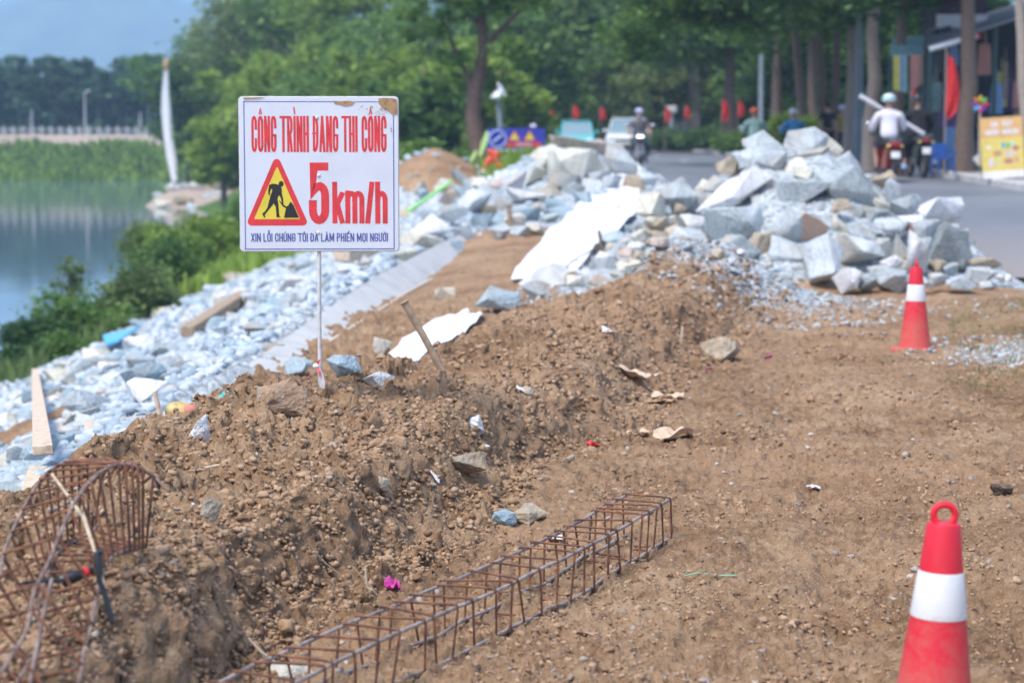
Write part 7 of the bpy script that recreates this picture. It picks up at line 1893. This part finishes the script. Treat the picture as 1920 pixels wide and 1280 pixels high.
b = MB(); b.box(q(1797, 300, 47.2), (.18, .05, .7)); b.build('white_poster', M['plastic_white'], st)
rr = random.Random(3)
for i in range(30):
    px = rr.uniform(1748, 1918); py = rr.uniform(100, 215); mt = rr.choice(['poster_blue', 'goods_purple', 'cloth_khaki', 'poster_pink', 'poster_yellow', 'cloth_sage', 'maroon', 'cloth_dark'])
    hh_ = rr.uniform(.4, .9); ww = rr.uniform(.12, .32); c = q(px, py, rr.uniform(48, 50)); mb = MB()
    mb.box(c, (ww, .08, hh_), bev=.03, taper=.8); mb.tube([c + Vector((0, 0, hh_ / 2)), c + Vector((0, 0, hh_ / 2 + .3))], .01, 5); go = mb.build('hanging_goods', M[mt], None, loc=s0)
    tag(go, '%s item hanging inside the dark stall, %s' % ({'poster_blue': 'blue', 'goods_purple': 'purple', 'cloth_khaki': 'khaki', 'poster_pink': 'pinkish', 'poster_yellow': 'yellow', 'cloth_sage': 'sage green', 'maroon': 'maroon', 'cloth_dark': 'dark'}[mt], 'left of the big dark trunk' if px < 1800 else 'right behind the big trunk' if px < 1835 else 'above the pinwheel' if px < 1860 else 'above the menu board'), 'shop goods', 'goods hanging in the stall')
b = MB(); b.box(q(1890, 300, 49.5), (2.2, .8, .8), bev=.04); b.build('counter', M['stall_green'], st)
# upper signboard
u0 = P(1803, 22, 49.5); t = thing('signboard', u0, 'dark maroon signboard with a white lower half above the stall roof', 'signboard')
MB().box((0, 0, .25), (1.15, .06, .65)).build('panel', M['maroon'], t); MB().box((0, -.004, -.22), (1.15, .06, .30)).build('white_panel', M['plastic_white'], t)
for s in (-1, 1): MB().tube([(s * .55, .06, -1.0), (s * .55, .06, .6)], .03, 6).build('bracket', M['stall_dark'], t)
# teal canopy with two banners
c0_ = P(1700, 88, 47.2); t = thing('canopy', c0_, 'small faded teal canopy left of the stall roof', 'canopy'); q2 = lambda x, y, Y: P(x, y, Y) - c0_
vs = [q2(1668, 106, 46.5), q2(1733, 103, 46.5), q2(1733, 70, 48.2), q2(1674, 74, 48.2)]
MB().add(vs + [v + Vector((0, 0, .03)) for v in vs], [(0, 1, 2, 3), (7, 6, 5, 4)] + [(i, 4 + i, 4 + (i + 1) % 4, (i + 1) % 4) for i in range(4)]).build('cover', M['awning_teal'], t)
for px in (1669, 1732): a = q2(px, 104, 46.5); MB().tube([a, Vector((a.x, a.y + .2, .82 - c0_.z))], .03, 6).build('post', M['stall_green'], t)
def hang(px0, px1, py0, py1, Y, mats, label, skew=0):
    o_ = P(px0, py0, Y); t = thing('hanging_banner', o_, label, 'banner'); n = len(mats)
    for i, m in enumerate(mats):
        a, b_ = i / n, (i + 1) / n
        x0_, x1_ = px0 + (px1 - px0) * a, px0 + (px1 - px0) * b_
        vs = [P(x0_, py0, Y) - o_, P(x1_, py0, Y) - o_, P(x1_, py1 - skew * b_, Y + .1) - o_, P(x0_, py1 - skew * a, Y + .1) - o_]
        MB().add(vs + [v + Vector((0, .02, 0)) for v in vs], [(0, 1, 2, 3), (7, 6, 5, 4)] + [(i_, 4 + i_, 4 + (i_ + 1) % 4, (i_ + 1) % 4) for i_ in range(4)]).build('panel', M[m], t)
    return t
hang(1675, 1701, 104, 168, 46.4, ['poster_yellow', 'poster_yellow', 'poster_blue', 'cloth_sage'], 'yellow and blue banner hanging from the teal canopy, left one', -6)
hang(1707, 1731, 103, 172, 46.4, ['poster_pink', 'poster_pink', 'cloth_khaki'], 'pink banner hanging from the teal canopy, right one', 16)
# pinwheel
pw = P(1838, 196, 44.8); t = thing('toy_pinwheel', pw, 'rainbow pinwheel on a striped pole beside the big dark trunk', 'pinwheel')
for i, cname in enumerate([(.65, .5, .03), (.1, .45, .1), (.6, .03, .03), (.15, .04, .3), (.65, .1, .3), (.1, .4, .65), (.2, .05, .35), (.7, .18, .03)]):
    a = math.pi / 2 - i * math.pi / 4; mt = paint('pinwheel_%d' % i, cname, .4); MB().ell((.115 * math.cos(a), -.03, .115 * math.sin(a)), (.075, .02, .045), rot=(0, -a, 0), n=10, k=6).build('petal', mt, t, smooth=True)
MB().tube([(0, 0, 0), (.0, .02, -.3), (.02, .02, -1.3)], .028, 8).build('stick', M['straw'], t)
# menu board
k = S(40.5); cm = P(1884, 277, 40.5); t = thing('menu_board', (cm.x, 40.5, .79), 'yellow menu board with white lettering and pictures of snacks, standing on the pavement edge', 'menu board', rz=-.1); t.rotation_euler = (-.08, -.07, -.1)
hz_ = cm.z - .79; W_, Hb = 80 * k, 116 * k
MB().box((0, .012, hz_), (W_, .03, Hb), bev=.008).build('frame', M['stall_green'], t); MB().box((0, -.006, hz_), (W_ - .02, .012, Hb - .02)).build('panel', M['menu_yellow'], t)
MB().box((0, -.0135, hz_ + Hb * .33), (W_ - .02, .003, Hb * .32)).build('heading_field', M['menu_orange'], t); MB().box((0, -.0137, hz_ - Hb * .43), (W_ - .02, .003, Hb * .12)).build('white_strip', M['plastic_white'], t)
a = MB(); write(a, "A|uN VA|u|.T", -.19, .21, hz_ + Hb * .345, .095, .020, .012, .07, d0=.0165, step=.0002); write(a, "MO|'N NGON", -.29, .31, hz_ + Hb * .215, .095, .020, .010, .06, d0=.0165, step=.0002); a.build('lettering', M['sign_white'], t)
rr = random.Random(9)
for (x, z, rx, rz2, c) in [(.02, .05, .035, .06, (.05, .38, .5)), (.11, .04, .03, .055, (.08, .42, .15)), (.19, .07, .035, .05, (.35, .6, .55)), (-.1, -.1, .09, .05, (.5, .28, .14)), (.14, -.12, .12, .07, (.62, .5, .38)), (.25, -.02, .06, .05, (.5, .2, .12)), (-.22, -.28, .04, .09, (.6, .55, .66)), (-.08, -.26, .035, .1, (.55, .58, .25)), (.1, -.27, .09, .05, (.45, .2, .15)), (.26, -.26, .05, .05, (.6, .3, .2)), (-.25, .02, .06, .03, (.7, .66, .5)), (-.1, -.12, .03, .02, (.1, .4, .2))]:
    mb = MB(); flat(mb, [(x + rx * math.cos(i * math.pi / 8), hz_ + z * .95 + rz2 * math.sin(i * math.pi / 8)) for i in range(16)], .0165 + rr.random() * .002); mb.build('picture', paint('snack_picture', c, .5), t)
for x in (-W_ * .42, W_ * .42): MB().tube([(x, .02, hz_ - Hb / 2), (x, .0, -.02)], .018, 6).build('leg', M['rail_white'], t)
MB().tube([(0, .05, hz_ + Hb * .4), (0, .45, 0)], .018, 6).build('rear_leg', M['stall_green'], t)
# small white sign leaning at the foot of the trunk
b = MB(); o_ = P(1836, 297, 44.9); b.box((0, 0, 0), (.22, .02, .17), rot=(0, -.7, 0), bev=.005); tag(b.build('small_sign', M['plastic_white'], None, loc=o_), 'small white card leaning between the big dark trunk and the menu board', 'sign')
# blue plastic armchair
ch0 = at(1765, 43.4, float(road_z(43.4)) + .13); t = thing('plastic_chair', ch0, 'blue plastic armchair on the pavement left of the big dark trunk', 'chair', rz=.25); t.scale = (.8, .8, .74)
for sx in (-1, 1):
    for sy in (-1, 1): MB().tube([(sx * .23, sy * .22, 0), (sx * .20, sy * .19, .42)], [.024, .034], 6).build('leg', M['chair_blue'], t)
    MB().tube([(sx * .22, -.2, .42), (sx * .26, -.2, .62), (sx * .26, .16, .64), (sx * .22, .22, .60)], .022, 6).build('arm_rest', M['chair_blue'], t)
b = MB(); b.box((0, 0, .43), (.45, .44, .035), bev=.015); b.build('seat', M['chair_blue'], t)
b = MB(); b.box((0, .22, .64), (.43, .03, .42), rot=(-.18, 0, 0), bev=.014); b.build('backrest', M['chair_blue'], t)
# signboards at the bend of the road
t = thing('notice_board', at(1232, 120), 'cream and orange notice boards at the bend of the road', 'notice board')
k = S(120)
for dx, c in ((-.3, 'poster_yellow'), (.9, 'rail_white'), (1.6, 'rail_white')):
    MB().box((dx, 0, 1.25), (.62, .05, .8)).build('panel', M[c], t); MB().tube([(dx, .05, 0), (dx, .05, 1.6)], .04, 6).build('post', M['alloy'], t)
b = MB(); b.lathe([(.14, 0), (.16, .2), (.15, .55), (.05, .62)], 12); o = b.build('bollard', M['rail_white'], None, smooth=True, loc=at(1282, 114)); tag(o, 'white bollard at the foot of the pale trunk at the bend', 'bollard')
